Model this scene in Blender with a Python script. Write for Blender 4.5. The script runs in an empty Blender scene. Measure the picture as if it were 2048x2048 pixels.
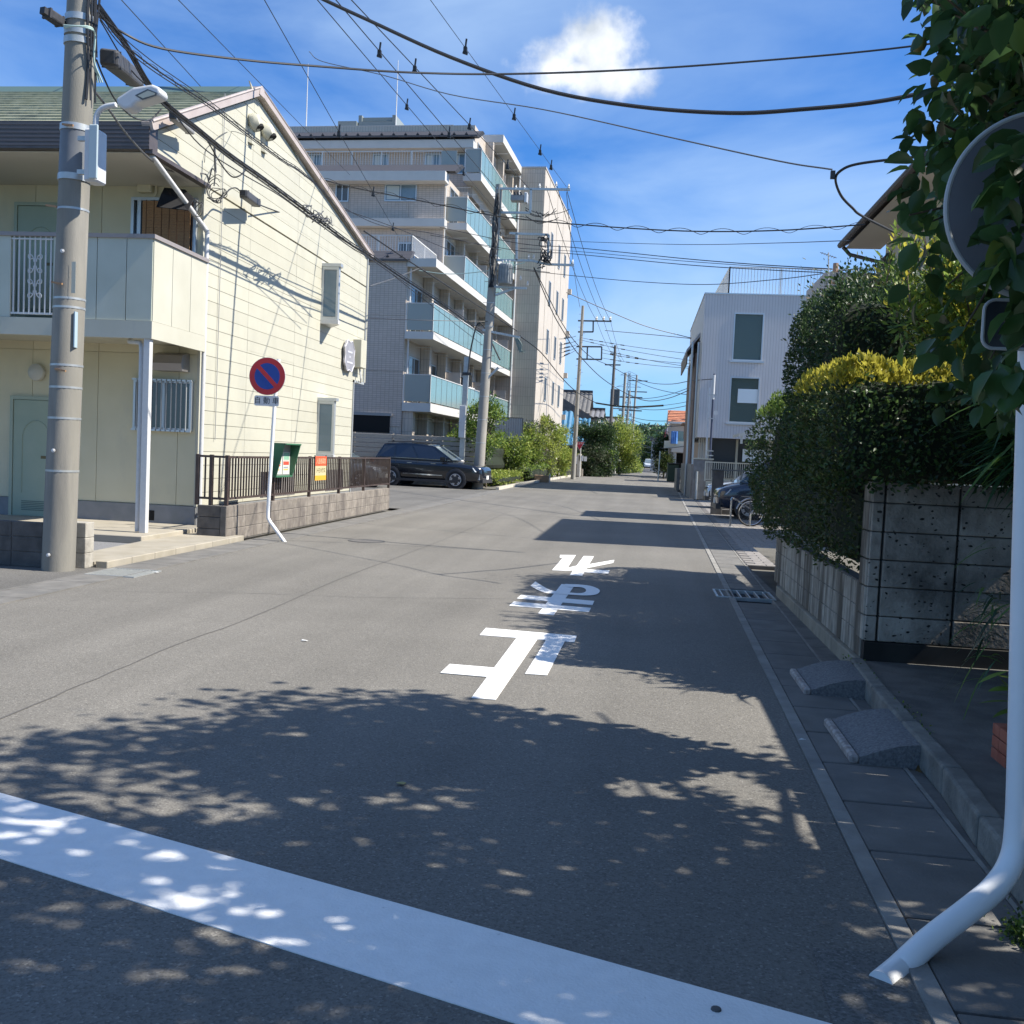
import bpy, bmesh, math, random
import numpy as np
from mathutils import Vector, Matrix
random.seed(7); rng=np.random.default_rng(7)
sc=bpy.context.scene; col=sc.collection
# ---------------------------------------------------------------- camera
F=2030.; H=1.57; ROLL=.045; YAW=math.radians(7.0716); PITCH=math.radians(-3.2526)
def _axes(yaw,pitch,roll):
    f=np.array([-math.sin(yaw)*math.cos(pitch),math.cos(yaw)*math.cos(pitch),math.sin(pitch)])
    r=np.array([math.cos(yaw),math.sin(yaw),0.]); u=np.cross(r,f); c,s=math.cos(roll),math.sin(roll)
    return r*c+u*s,u*c-r*s,f
CR,CU,CF=_axes(YAW,PITCH,ROLL)
cam=bpy.data.objects.new('camera',bpy.data.cameras.new('camera')); col.objects.link(cam); sc.camera=cam
cam.data.sensor_width=36; cam.data.lens=36*F/2048; cam.data.clip_end=6000; cam.data.clip_start=.05
cam.matrix_world=Matrix(((CR[0],CU[0],-CF[0],0),(CR[1],CU[1],-CF[1],0),(CR[2],CU[2],-CF[2],H),(0,0,0,1)))
sc.render.resolution_x=1024; sc.render.resolution_y=1024
def P(x,y,X=None,Y=None,Z=None):
    """surveyed point: where the sight line of a photo position meets a known real plane of the street"""
    d=CF+CR*(x-1024)/F+CU*(1024-y)/F
    t=X/d[0] if X is not None else Y/d[1] if Y is not None else (Z-H)/d[2]
    return Vector((d[0]*t,d[1]*t,H+d[2]*t))
# ---------------------------------------------------------------- light
SUNV=Vector((1.0,-.03,1.1)).normalized()
SUN_EL=math.asin(SUNV.z); SUN_AZ=math.atan2(SUNV.x,SUNV.y)
w=bpy.data.worlds.new('World'); sc.world=w; w.use_nodes=True; nt=w.node_tree; nt.nodes.clear()
N=nt.nodes.new; Lk=nt.links.new
out=N('ShaderNodeOutputWorld'); bg=N('ShaderNodeBackground'); bg.inputs[1].default_value=.080
sky=N('ShaderNodeTexSky'); sky.sky_type='NISHITA'; sky.sun_disc=False; sky.sun_elevation=SUN_EL; sky.sun_rotation=SUN_AZ
sky.altitude=50; sky.air_density=1.0; sky.dust_density=.12; sky.ozone_density=2.5
tc=N('ShaderNodeTexCoord'); mp=N('ShaderNodeMapping'); mp.inputs['Scale'].default_value=(1.0,1.0,3.2); mp.inputs['Rotation'].default_value=(.12,.25,.5)
Lk(tc.outputs['Generated'],mp.inputs[0])
nz=N('ShaderNodeTexNoise'); nz.inputs['Scale'].default_value=2.0; nz.inputs['Detail'].default_value=7; nz.inputs['Roughness'].default_value=.52; nz.inputs['Distortion'].default_value=.5
Lk(mp.outputs[0],nz.inputs['Vector'])
cr=N('ShaderNodeValToRGB'); cr.color_ramp.elements[0].position=.38; cr.color_ramp.elements[0].color=(0,0,0,1); cr.color_ramp.elements[1].position=.72; cr.color_ramp.elements[1].color=(.75,.75,.75,1)
Lk(nz.outputs['Fac'],cr.inputs[0])
tint=N('ShaderNodeMix'); tint.data_type='RGBA'; tint.blend_type='MULTIPLY'; tint.inputs[0].default_value=1; tint.inputs[7].default_value=(.35,.75,1.25,1)
Lk(sky.outputs[0],tint.inputs[6])
m1=N('ShaderNodeMix'); m1.data_type='RGBA'; m1.inputs[7].default_value=(4.2,5.8,8.0,1)
Lk(cr.outputs[0],m1.inputs[0]); Lk(tint.outputs[2],m1.inputs[6])
# one cumulus puff, fixed to a direction of the sky
cd=P(1190,128,Y=100)-Vector((0,0,H)); cd.normalize()
def puff(center,rad):
    vm=N('ShaderNodeVectorMath'); vm.operation='SUBTRACT'; vm.inputs[1].default_value=center
    Lk(tc.outputs['Generated'],vm.inputs[0])
    sl=N('ShaderNodeVectorMath'); sl.operation='MULTIPLY'; sl.inputs[1].default_value=(1,1,rad[1]); Lk(vm.outputs[0],sl.inputs[0])
    ln=N('ShaderNodeVectorMath'); ln.operation='LENGTH'; Lk(sl.outputs[0],ln.inputs[0])
    mr=N('ShaderNodeMapRange'); mr.inputs[1].default_value=0; mr.inputs[2].default_value=rad[0]; mr.inputs[3].default_value=1; mr.inputs[4].default_value=0
    Lk(ln.outputs['Value'],mr.inputs[0]); return mr
def mx(op,a,b):
    n=N('ShaderNodeMath'); n.operation=op
    for i,q in enumerate((a,b)):
        if isinstance(q,(int,float)): n.inputs[i].default_value=q
        else: Lk(q,n.inputs[i])
    return n.outputs[0]
def cdir(x,y):
    v=P(x,y,Y=100)-Vector((0,0,H)); v.normalize(); return v
pa=puff(cdir(1112,125),(.060,1.7)); pb=puff(cdir(1195,108),(.068,1.45)); pc=puff(cdir(1165,145),(.105,3.4))
pm=mx('MAXIMUM',mx('MAXIMUM',pa.outputs[0],pb.outputs[0]),pc.outputs[0])
n2=N('ShaderNodeTexNoise'); n2.inputs['Scale'].default_value=16; n2.inputs['Detail'].default_value=6; n2.inputs['Roughness'].default_value=.55
Lk(tc.outputs['Generated'],n2.inputs['Vector'])
dens=mx('ADD',pm,mx('MULTIPLY',mx('SUBTRACT',n2.outputs['Fac'],.5),1.6))
cr2=N('ShaderNodeValToRGB'); cr2.color_ramp.interpolation='EASE'; cr2.color_ramp.elements[0].position=.24; cr2.color_ramp.elements[0].color=(0,0,0,1); cr2.color_ramp.elements[1].position=.70; cr2.color_ramp.elements[1].color=(.97,.97,.97,1)
Lk(mx('MULTIPLY',dens,mx('GREATER_THAN',pm,.001)),cr2.inputs[0])
n4=N('ShaderNodeTexNoise'); n4.inputs['Scale'].default_value=22; n4.inputs['Detail'].default_value=5; Lk(tc.outputs['Generated'],n4.inputs['Vector'])
cr4=N('ShaderNodeValToRGB'); cr4.color_ramp.elements[0].position=.36; cr4.color_ramp.elements[0].color=(.53,.57,.62,1); cr4.color_ramp.elements[1].position=.62; cr4.color_ramp.elements[1].color=(.92,.93,.95,1); Lk(n4.outputs['Fac'],cr4.inputs[0])
sc4=N('ShaderNodeMix'); sc4.data_type='RGBA'; sc4.blend_type='MULTIPLY'; sc4.inputs[0].default_value=1; sc4.inputs[7].default_value=(9.4,9.6,9.8,1); Lk(cr4.outputs[0],sc4.inputs[6])
m2=N('ShaderNodeMix'); m2.data_type='RGBA'; Lk(sc4.outputs[2],m2.inputs[7])
Lk(cr2.outputs[0],m2.inputs[0]); Lk(m1.outputs[2],m2.inputs[6]); Lk(m2.outputs[2],bg.inputs[0]); Lk(bg.outputs[0],out.inputs[0])
sun=bpy.data.objects.new('sun',bpy.data.lights.new('sun','SUN')); col.objects.link(sun)
sun.data.energy=5.0; sun.data.angle=math.radians(.53); sun.data.color=(1,.94,.84)
sun.rotation_mode='QUATERNION'; sun.rotation_quaternion=SUNV.to_track_quat('Z','Y')
sc.view_settings.view_transform='Standard'; sc.view_settings.look='None'; sc.view_settings.gamma=1; sc.view_settings.exposure=.82; sc.view_settings.use_curve_mapping=False
# ---------------------------------------------------------------- materials
MATS={}
def mat(name,c,rough=.7,c2=None,ns=8,bump=0,bs=60,metal=0,detail=4,stretch=(1,1,1),spec=.5,ramp=(.35,.65),trans=0,island=0,stain=None,coat=0,var=.04):
    if name in MATS: return MATS[name]
    m=bpy.data.materials.new(name); m.use_nodes=True; t=m.node_tree; b=t.nodes['Principled BSDF']; n=t.nodes.new; l=t.links.new
    b.inputs['Base Color'].default_value=(*c,1); b.inputs['Roughness'].default_value=rough; b.inputs['Metallic'].default_value=metal
    b.inputs['Specular IOR Level'].default_value=spec; b.inputs['Coat Weight'].default_value=coat
    src=None
    co=n('ShaderNodeNewGeometry'); mpp=n('ShaderNodeMapping'); mpp.inputs['Scale'].default_value=stretch; l(co.outputs['Position'],mpp.inputs[0])
    if c2 is not None:
        nz=n('ShaderNodeTexNoise'); nz.inputs['Scale'].default_value=ns; nz.inputs['Detail'].default_value=detail; l(mpp.outputs[0],nz.inputs['Vector'])
        rp=n('ShaderNodeValToRGB'); rp.color_ramp.elements[0].position=ramp[0]; rp.color_ramp.elements[1].position=ramp[1]
        rp.color_ramp.elements[0].color=(*c,1); rp.color_ramp.elements[1].color=(*c2,1); l(nz.outputs['Fac'],rp.inputs[0]); src=rp.outputs[0]
    if stain is not None:
        sc_,sns,sst,slo,shi=stain
        nz=n('ShaderNodeTexNoise'); nz.inputs['Scale'].default_value=sns; nz.inputs['Detail'].default_value=6; nz.inputs['Roughness'].default_value=.65
        mq=n('ShaderNodeMapping'); mq.inputs['Scale'].default_value=sst; l(co.outputs['Position'],mq.inputs[0]); l(mq.outputs[0],nz.inputs['Vector'])
        rp=n('ShaderNodeValToRGB'); rp.color_ramp.elements[0].position=slo; rp.color_ramp.elements[1].position=shi; l(nz.outputs['Fac'],rp.inputs[0])
        mm=n('ShaderNodeMix'); mm.data_type='RGBA'; mm.inputs[6].default_value=(*c,1); mm.inputs[7].default_value=(*sc_,1)
        if src: l(src,mm.inputs[6])
        l(rp.outputs[0],mm.inputs[0]); src=mm.outputs[2]
    if island:
        g=n('ShaderNodeNewGeometry'); hs=n('ShaderNodeHueSaturation'); hs.inputs['Color'].default_value=(*c,1)
        if src: l(src,hs.inputs['Color'])
        a=n('ShaderNodeMapRange'); a.inputs[3].default_value=1-island; a.inputs[4].default_value=1+island; l(g.outputs['Random Per Island'],a.inputs[0]); l(a.outputs[0],hs.inputs['Value'])
        src=hs.outputs[0]
    if stain is not None and src:
        oi=n('ShaderNodeObjectInfo'); ov=n('ShaderNodeMapRange'); ov.inputs[3].default_value=1-var; ov.inputs[4].default_value=1+var; l(oi.outputs['Random'],ov.inputs[0])
        oh=n('ShaderNodeHueSaturation'); l(src,oh.inputs['Color']); l(ov.outputs[0],oh.inputs['Value']); src=oh.outputs[0]
    if src: l(src,b.inputs['Base Color'])
    if bump:
        nb=n('ShaderNodeTexNoise'); nb.inputs['Scale'].default_value=bs; nb.inputs['Detail'].default_value=3; l(mpp.outputs[0],nb.inputs['Vector'])
        bb=n('ShaderNodeBump'); bb.inputs['Strength'].default_value=bump; bb.inputs['Distance'].default_value=.01; l(nb.outputs['Fac'],bb.inputs['Height']); l(bb.outputs[0],b.inputs['Normal'])
    if trans:
        tr=n('ShaderNodeBsdfTranslucent'); ms=n('ShaderNodeMixShader'); ms.inputs[0].default_value=trans
        g2=n('ShaderNodeGamma'); g2.inputs[1].default_value=.75
        if src: l(src,g2.inputs[0])
        else: g2.inputs[0].default_value=(*c,1)
        l(g2.outputs[0],tr.inputs[0]); o=t.nodes['Material Output']; l(b.outputs[0],ms.inputs[1]); l(tr.outputs[0],ms.inputs[2]); l(ms.outputs[0],o.inputs[0])
    MATS[name]=m; return m
def pits(m,scale=26,thr=.10,col=(.02,.02,.018)):
    t=m.node_tree; b=t.nodes['Principled BSDF']; n=t.nodes.new; l=t.links.new
    src=b.inputs['Base Color'].links[0].from_socket; co=n('ShaderNodeTexCoord'); mp_=n('ShaderNodeMapping'); mp_.inputs['Scale'].default_value=(1,1,1.5); l(co.outputs['Object'],mp_.inputs[0])
    nz=n('ShaderNodeTexNoise'); nz.inputs['Scale'].default_value=9; l(mp_.outputs[0],nz.inputs['Vector']); mv=n('ShaderNodeMix'); mv.data_type='RGBA'; mv.inputs[0].default_value=.08; l(mp_.outputs[0],mv.inputs[6]); l(nz.outputs['Color'],mv.inputs[7])
    v=n('ShaderNodeTexVoronoi'); v.inputs['Scale'].default_value=scale; v.inputs['Randomness'].default_value=1; l(mv.outputs[2],v.inputs['Vector'])
    sc_=n('ShaderNodeSeparateColor'); l(v.outputs['Color'],sc_.inputs[0]); mul=n('ShaderNodeMath'); mul.operation='MULTIPLY'; mul.inputs[1].default_value=thr*5; l(sc_.outputs[0],mul.inputs[0]); 
    sb=n('ShaderNodeMath'); sb.operation='SUBTRACT'; l(v.outputs['Distance'],sb.inputs[0]); l(mul.outputs[0],sb.inputs[1])
    mr=n('ShaderNodeMapRange'); mr.inputs[1].default_value=-.22; mr.inputs[2].default_value=-.14; mr.inputs[3].default_value=1; mr.inputs[4].default_value=0; l(sb.outputs[0],mr.inputs[0])
    mm=n('ShaderNodeMix'); mm.data_type='RGBA'; mm.inputs[7].default_value=(*col,1); l(mr.outputs[0],mm.inputs[0]); l(src,mm.inputs[6]); l(mm.outputs[2],b.inputs['Base Color'])
    bb=n('ShaderNodeBump'); bb.inputs['Strength'].default_value=.8; bb.inputs['Distance'].default_value=-.01; l(mr.outputs[0],bb.inputs['Height'])
    if b.inputs['Normal'].links: l(b.inputs['Normal'].links[0].from_socket,bb.inputs['Normal'])
    l(bb.outputs[0],b.inputs['Normal'])
def asphalt(name,c,c2,patch):
    m=bpy.data.materials.new(name); m.use_nodes=True; t=m.node_tree; b=t.nodes['Principled BSDF']; n=t.nodes.new; l=t.links.new
    co=n('ShaderNodeTexCoord')
    v=n('ShaderNodeTexVoronoi'); v.inputs['Scale'].default_value=120; l(co.outputs['Object'],v.inputs['Vector'])
    hs=n('ShaderNodeSeparateColor'); l(v.outputs['Color'],hs.inputs[0])
    rp=n('ShaderNodeValToRGB'); e=rp.color_ramp.elements; e[0].position=0; e[0].color=(*[q*.72 for q in c],1); e[1].position=1; e[1].color=(*[min(.8,q*1.4) for q in c2],1)
    a=rp.color_ramp.elements.new(.35); a.color=(*c,1); a=rp.color_ramp.elements.new(.93); a.color=(*c2,1); l(hs.outputs[0],rp.inputs[0])
    nz=n('ShaderNodeTexNoise'); nz.inputs['Scale'].default_value=.45; nz.inputs['Detail'].default_value=6; nz.inputs['Roughness'].default_value=.6; l(co.outputs['Object'],nz.inputs['Vector'])
    mr=n('ShaderNodeMapRange'); mr.inputs[1].default_value=.3; mr.inputs[2].default_value=.7; mr.inputs[3].default_value=1-patch; mr.inputs[4].default_value=1+patch; l(nz.outputs['Fac'],mr.inputs[0])
    # tyre-worn streaks along the road
    mpg=n('ShaderNodeMapping'); mpg.inputs['Scale'].default_value=(1.3,.05,1); l(co.outputs['Object'],mpg.inputs[0])
    n3=n('ShaderNodeTexNoise'); n3.inputs['Scale'].default_value=1.2; n3.inputs['Detail'].default_value=4; l(mpg.outputs[0],n3.inputs['Vector'])
    mr3=n('ShaderNodeMapRange'); mr3.inputs[1].default_value=.35; mr3.inputs[2].default_value=.65; mr3.inputs[3].default_value=.9; mr3.inputs[4].default_value=1.08; l(n3.outputs['Fac'],mr3.inputs[0])
    mu=n('ShaderNodeMath'); mu.operation='MULTIPLY'; l(mr.outputs[0],mu.inputs[0]); l(mr3.outputs[0],mu.inputs[1])
    hv=n('ShaderNodeHueSaturation'); l(rp.outputs[0],hv.inputs['Color']); l(mu.outputs[0],hv.inputs['Value'])
    l(hv.outputs[0],b.inputs['Base Color']); b.inputs['Roughness'].default_value=.82; b.inputs['Specular IOR Level'].default_value=.35
    bb=n('ShaderNodeBump'); bb.inputs['Strength'].default_value=.35; bb.inputs['Distance'].default_value=.004; l(v.outputs['Distance'],bb.inputs['Height']); l(bb.outputs[0],b.inputs['Normal'])
    MATS[name]=m; return m
def tile(name,c1,c2,mortar,tw,th,msize,axis='XZ',rough=.45,offset=0,bump=.3,panel=0):
    m=bpy.data.materials.new(name); m.use_nodes=True; t=m.node_tree; b=t.nodes['Principled BSDF']; n=t.nodes.new; l=t.links.new
    co=n('ShaderNodeTexCoord'); sp=n('ShaderNodeSeparateXYZ'); cb=n('ShaderNodeCombineXYZ'); l(co.outputs['Object'],sp.inputs[0])
    ad=n('ShaderNodeMath'); ad.operation='ADD'; l(sp.outputs['X'],ad.inputs[0]); l(sp.outputs['Y'],ad.inputs[1])
    l(ad.outputs[0],cb.inputs['X']); l(sp.outputs['Z'],cb.inputs['Y'])
    br=n('ShaderNodeTexBrick'); br.offset=offset; br.inputs['Scale'].default_value=1; br.inputs['Brick Width'].default_value=tw; br.inputs['Row Height'].default_value=th; br.inputs['Mortar Size'].default_value=msize
    br.inputs['Color1'].default_value=(*c1,1); br.inputs['Color2'].default_value=(*c2,1); br.inputs['Mortar'].default_value=(*mortar,1); l(cb.outputs[0],br.inputs['Vector'])
    nz=n('ShaderNodeTexNoise'); nz.inputs['Scale'].default_value=.6; nz.inputs['Detail'].default_value=5; l(co.outputs['Object'],nz.inputs['Vector'])
    mr=n('ShaderNodeMapRange'); mr.inputs[3].default_value=.84; mr.inputs[4].default_value=1.12; l(nz.outputs['Fac'],mr.inputs[0])
    hv=n('ShaderNodeHueSaturation'); l(br.outputs['Color'],hv.inputs['Color']); l(mr.outputs[0],hv.inputs['Value'])
    l(hv.outputs[0],b.inputs['Base Color']); b.inputs['Roughness'].default_value=rough
    bb=n('ShaderNodeBump'); bb.inputs['Strength'].default_value=bump; bb.inputs['Distance'].default_value=-.01; l(br.outputs['Fac'],bb.inputs['Height']); l(bb.outputs[0],b.inputs['Normal'])
    MATS[name]=m; return m
def ribbed(name,c,c2,per,vert=True,rough=.5,strength=.5,depth=.02,metal=0):
    """colour plus fine corrugation as relief"""
    m=bpy.data.materials.new(name); m.use_nodes=True; t=m.node_tree; b=t.nodes['Principled BSDF']; n=t.nodes.new; l=t.links.new
    co=n('ShaderNodeTexCoord'); sp=n('ShaderNodeSeparateXYZ'); l(co.outputs['Object'],sp.inputs[0])
    if vert:
        ad=n('ShaderNodeMath'); ad.operation='ADD'; l(sp.outputs['X'],ad.inputs[0]); l(sp.outputs['Y'],ad.inputs[1]); s=ad.outputs[0]
    else: s=sp.outputs['Z']
    mu=n('ShaderNodeMath'); mu.operation='MULTIPLY'; mu.inputs[1].default_value=1/per; l(s,mu.inputs[0])
    fr=n('ShaderNodeMath'); fr.operation='PINGPONG'; fr.inputs[1].default_value=.5; l(mu.outputs[0],fr.inputs[0])
    mr=n('ShaderNodeMapRange'); mr.interpolation_type='SMOOTHSTEP'; mr.inputs[1].default_value=.04; mr.inputs[2].default_value=.14; l(fr.outputs[0],mr.inputs[0])
    mm=n('ShaderNodeMix'); mm.data_type='RGBA'; mm.inputs[6].default_value=(*c2,1); mm.inputs[7].default_value=(*c,1); l(mr.outputs[0],mm.inputs[0])
    nz=n('ShaderNodeTexNoise'); nz.inputs['Scale'].default_value=.8; nz.inputs['Detail'].default_value=5; l(co.outputs['Object'],nz.inputs['Vector'])
    m3=n('ShaderNodeMapRange'); m3.inputs[3].default_value=.88; m3.inputs[4].default_value=1.1; l(nz.outputs['Fac'],m3.inputs[0])
    hv=n('ShaderNodeHueSaturation'); l(mm.outputs[2],hv.inputs['Color']); l(m3.outputs[0],hv.inputs['Value'])
    l(hv.outputs[0],b.inputs['Base Color']); b.inputs['Roughness'].default_value=rough; b.inputs['Metallic'].default_value=metal
    bb=n('ShaderNodeBump'); bb.inputs['Strength'].default_value=strength; bb.inputs['Distance'].default_value=depth; l(mr.outputs[0],bb.inputs['Height']); l(bb.outputs[0],b.inputs['Normal'])
    MATS[name]=m; return m
ASPH=asphalt('asphalt',(.152,.1435,.127),(.180,.170,.151),.12)
ASPH2=asphalt('asphalt_old',(.125,.12,.11),(.16,.154,.142),.16)
PATCH=asphalt('asphalt_patch',(.12,.118,.11),(.17,.165,.155),.2)
CONC=mat('concrete',(.30,.285,.26),.85,(.40,.385,.35),5,.35,50,stain=((.14,.135,.13),2.2,(1,1,1),.5,.8))
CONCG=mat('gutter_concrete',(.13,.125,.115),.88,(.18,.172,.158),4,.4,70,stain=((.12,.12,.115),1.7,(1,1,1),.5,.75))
PAINT=mat('road_paint',(.77,.77,.75),.62,(.82,.82,.80),14,.25,90,stain=((.45,.45,.44),30,(1,1,1),.66,.78))
CREAM=mat('cream_siding',(.475,.46,.37),.6,(.495,.48,.388),3,.12,120,stain=((.41,.40,.33),.9,(1,1,.4),.50,.85))
CREAMW=mat('cream_wall',(.60,.55,.38),.7,(.63,.58,.41),2,.15,90,stain=((.50,.47,.36),1.1,(1,1,.5),.55,.85))
BACK=mat('siding_joint',(.30,.28,.22),.9)
WHITEP=mat('white_paint_metal',(.56,.56,.55),.4,(.6,.6,.59),20)
OFFW=mat('off_white_panel',(.49,.475,.385),.5,(.525,.51,.42),1.5,.05,80,stain=((.42,.42,.37),3,(1,1,.3),.6,.85))
GREENP=mat('grey_green_panel',(.46,.48,.40),.45,(.50,.52,.44),2)
DOORG=mat('green_door',(.30,.36,.27),.42,(.33,.385,.29),3)
FRAMEG=mat('door_frame',(.34,.39,.30),.45)
BROWN=mat('dark_brown_metal',(.075,.062,.06),.4,(.095,.08,.075),6)
FENCEB=mat('fence_brown',(.045,.03,.026),.5,(.065,.045,.038),9)
TRIM=mat('rake_trim',(.40,.34,.31),.45,(.45,.39,.36),4)
DARKT=mat('dark_trim',(.09,.10,.105),.4)
RIDGE=mat('green_ridge_metal',(.09,.14,.125),.35)
SLATE=mat('green_slate',(.275,.28,.185),.75,(.36,.36,.255),7,.3,60,stain=((.17,.18,.14),2.0,(1,1,1),.5,.75))
ALU=mat('aluminium',(.52,.55,.57),.35,metal=.55)
GALV=mat('galvanised_steel',(.42,.44,.44),.45,(.50,.52,.51),12,metal=.6)
GLASSD=mat('dark_window_glass',(.035,.045,.05),.06,spec=.9)
GLASSB=mat('blue_window_glass',(.10,.17,.22),.08,(.16,.24,.30),1.2,spec=.9)
CURT=mat('curtain_behind_glass',(.30,.32,.31),.3,(.42,.44,.43),6,stretch=(1,1,.1),spec=.8)
FOUND=mat('foundation_render',(.20,.21,.215),.85,(.25,.255,.26),4,.2,60)
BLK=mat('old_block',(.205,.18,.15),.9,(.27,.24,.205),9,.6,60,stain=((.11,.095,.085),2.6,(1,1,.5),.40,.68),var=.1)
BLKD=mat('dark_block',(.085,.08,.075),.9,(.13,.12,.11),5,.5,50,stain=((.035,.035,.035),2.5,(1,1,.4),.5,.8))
PIT=mat('pitted_block',(.30,.265,.22),.93,(.42,.375,.315),7,.9,38,stain=((.05,.046,.04),2.0,(1,1,.7),.42,.72),var=.1)
pits(PIT)
PITL=mat('streaked_block',(.34,.31,.255),.92,(.45,.41,.34),9,.5,50,stain=((.10,.085,.065),6,(1,1,.10),.42,.60))
PLINTH=mat('plinth_concrete',(.25,.22,.165),.9,(.31,.28,.22),7,.4,50,stain=((.12,.11,.09),2.5,(1,1,.6),.5,.8))
MORTAR=mat('mortar',(.10,.095,.085),.95,(.14,.13,.12),10)
POLEC=mat('pole_concrete',(.205,.195,.165),.8,(.27,.255,.22),3,.25,120,stretch=(1,1,.25),stain=((.16,.155,.14),4,(1,1,.12),.45,.72))
CABLE=mat('cable_black',(.022,.023,.026),.5)
CABLEG=mat('cable_grey',(.10,.10,.10),.5)
CABLEW=mat('cable_pale',(.42,.55,.50),.5)
BLACKP=mat('black_plastic',(.03,.03,.033),.45,(.045,.045,.05),20)
GREYP=mat('grey_plastic',(.26,.26,.26),.5,(.30,.30,.30),10)
LAMPG=mat('lamp_grey',(.52,.53,.54),.4,(.58,.59,.60),6)
WHITEW=mat('white_render',(.52,.51,.485),.6,(.55,.54,.515),2,.05,60,stain=((.5,.495,.475),1.2,(1,1,.3),.55,.85))
CONTAINER=mat('soffit_white',(.60,.595,.57),.7)
# ---------------------------------------------------------------- mesh helpers
ROOT={}   # object -> world matrix (roots) used to bring world coordinates into the thing's frame
def rootm(o):
    while o.parent: o=o.parent
    return ROOT.get(o.name,Matrix())
class MB:
    def __init__(s): s.v=[]; s.f=[]; s.mi=[]; s.sm=[]
    def add(s,vs,fs,mi=0,sm=False):
        k=len(s.v); s.v+= [tuple(v) for v in vs]; s.f+=[tuple(i+k for i in f) for f in fs]; s.mi+=[mi]*len(fs); s.sm+=[sm]*len(fs); return s
    def box(s,x0,x1,y0,y1,z0,z1,mi=0):
        if x0>x1:x0,x1=x1,x0
        if y0>y1:y0,y1=y1,y0
        if z0>z1:z0,z1=z1,z0
        return s.add([(x0,y0,z0),(x1,y0,z0),(x1,y1,z0),(x0,y1,z0),(x0,y0,z1),(x1,y0,z1),(x1,y1,z1),(x0,y1,z1)],
              [(0,3,2,1),(4,5,6,7),(0,1,5,4),(1,2,6,5),(2,3,7,6),(3,0,4,7)],mi)
    def bbox(s,x0,x1,y0,y1,z0,z1,b=.004,mi=0):
        """box with chamfered edges"""
        if x0>x1:x0,x1=x1,x0
        if y0>y1:y0,y1=y1,y0
        if z0>z1:z0,z1=z1,z0
        bm=bmesh.new(); bmesh.ops.create_cube(bm,size=1)
        for v in bm.verts: v.co=((x0+x1)/2+v.co.x*(x1-x0),(y0+y1)/2+v.co.y*(y1-y0),(z0+z1)/2+v.co.z*(z1-z0))
        bmesh.ops.bevel(bm,geom=bm.edges[:],offset=b,segments=1,affect='EDGES'); bm.verts.index_update()
        s.add([v.co[:] for v in bm.verts],[[v.index for v in f.verts] for f in bm.faces],mi); bm.free(); return s
    def xbox(s,M,sx,sy,sz,mi=0):
        """box of size sx,sy,sz centred at M"""
        vs=[M@Vector((a*sx/2,b*sy/2,c*sz/2)) for c in(-1,1) for b in(-1,1) for a in(-1,1)]
        return s.add(vs,[(0,2,3,1),(4,5,7,6),(0,1,5,4),(1,3,7,5),(3,2,6,7),(2,0,4,6)],mi)
    def bar(s,a,b,w,h=None,up=(0,0,1),mi=0):
        a=Vector(a);b=Vector(b);h=h or w;d=b-a;L=d.length
        if L<1e-6: return s
        d.normalize();u=Vector(up)
        if abs(d.dot(u))>.99:u=Vector((1,0,0))
        r=d.cross(u).normalized();u=r.cross(d)
        M=Matrix(((r.x,d.x,u.x,(a.x+b.x)/2),(r.y,d.y,u.y,(a.y+b.y)/2),(r.z,d.z,u.z,(a.z+b.z)/2),(0,0,0,1)))
        return s.xbox(M,w,L,h,mi)
    def tube(s,pts,r,n=8,mi=0,cap=True,closed=False):
        pts=[Vector(p) for p in pts]; rs=r if hasattr(r,'__len__') else [r]*len(pts)
        vs=[];fs=[];m=len(pts);pu=None
        for i,p in enumerate(pts):
            d=(pts[min(i+1,m-1)]-pts[max(i-1,0)])
            if closed: d=pts[(i+1)%m]-pts[i-1]
            if d.length<1e-9: d=Vector((0,0,1))
            d.normalize()
            if pu is None:
                pu=Vector((0,0,1)) if abs(d.z)<.95 else Vector((1,0,0))
            q=d.cross(pu)
            if q.length<1e-4: q=d.cross(Vector((0,1,0)))
            q.normalize(); u=q.cross(d); pu=u
            for k in range(n):
                a=2*math.pi*k/n; vs.append(p+(q*math.cos(a)+u*math.sin(a))*rs[i])
        for i in range(m if closed else m-1):
            j=(i+1)%m
            for k in range(n):
                fs.append((i*n+k,i*n+(k+1)%n,j*n+(k+1)%n,j*n+k))
        if cap and not closed: fs+=[tuple(range(n))[::-1],tuple((m-1)*n+k for k in range(n))]
        return s.add(vs,fs,mi,True)
    def cyl(s,a,b,r,n=16,mi=0,r2=None): return s.tube([a,b],[r,r if r2 is None else r2],n,mi)
    def lathe(s,c,prof,n=20,mi=0,axis=None):
        """prof: list of (radius,height) about axis through c"""
        ax=Vector(axis or (0,0,1)).normalized(); q=ax.orthogonal().normalized(); u=ax.cross(q); c=Vector(c)
        vs=[c+ax*h+(q*math.cos(2*math.pi*k/n)+u*math.sin(2*math.pi*k/n))*r for r,h in prof for k in range(n)]
        fs=[(i*n+k,i*n+(k+1)%n,(i+1)*n+(k+1)%n,(i+1)*n+k) for i in range(len(prof)-1) for k in range(n)]
        fs+=[tuple(range(n))[::-1],tuple((len(prof)-1)*n+k for k in range(n))]
        return s.add(vs,fs,mi,True)
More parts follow.
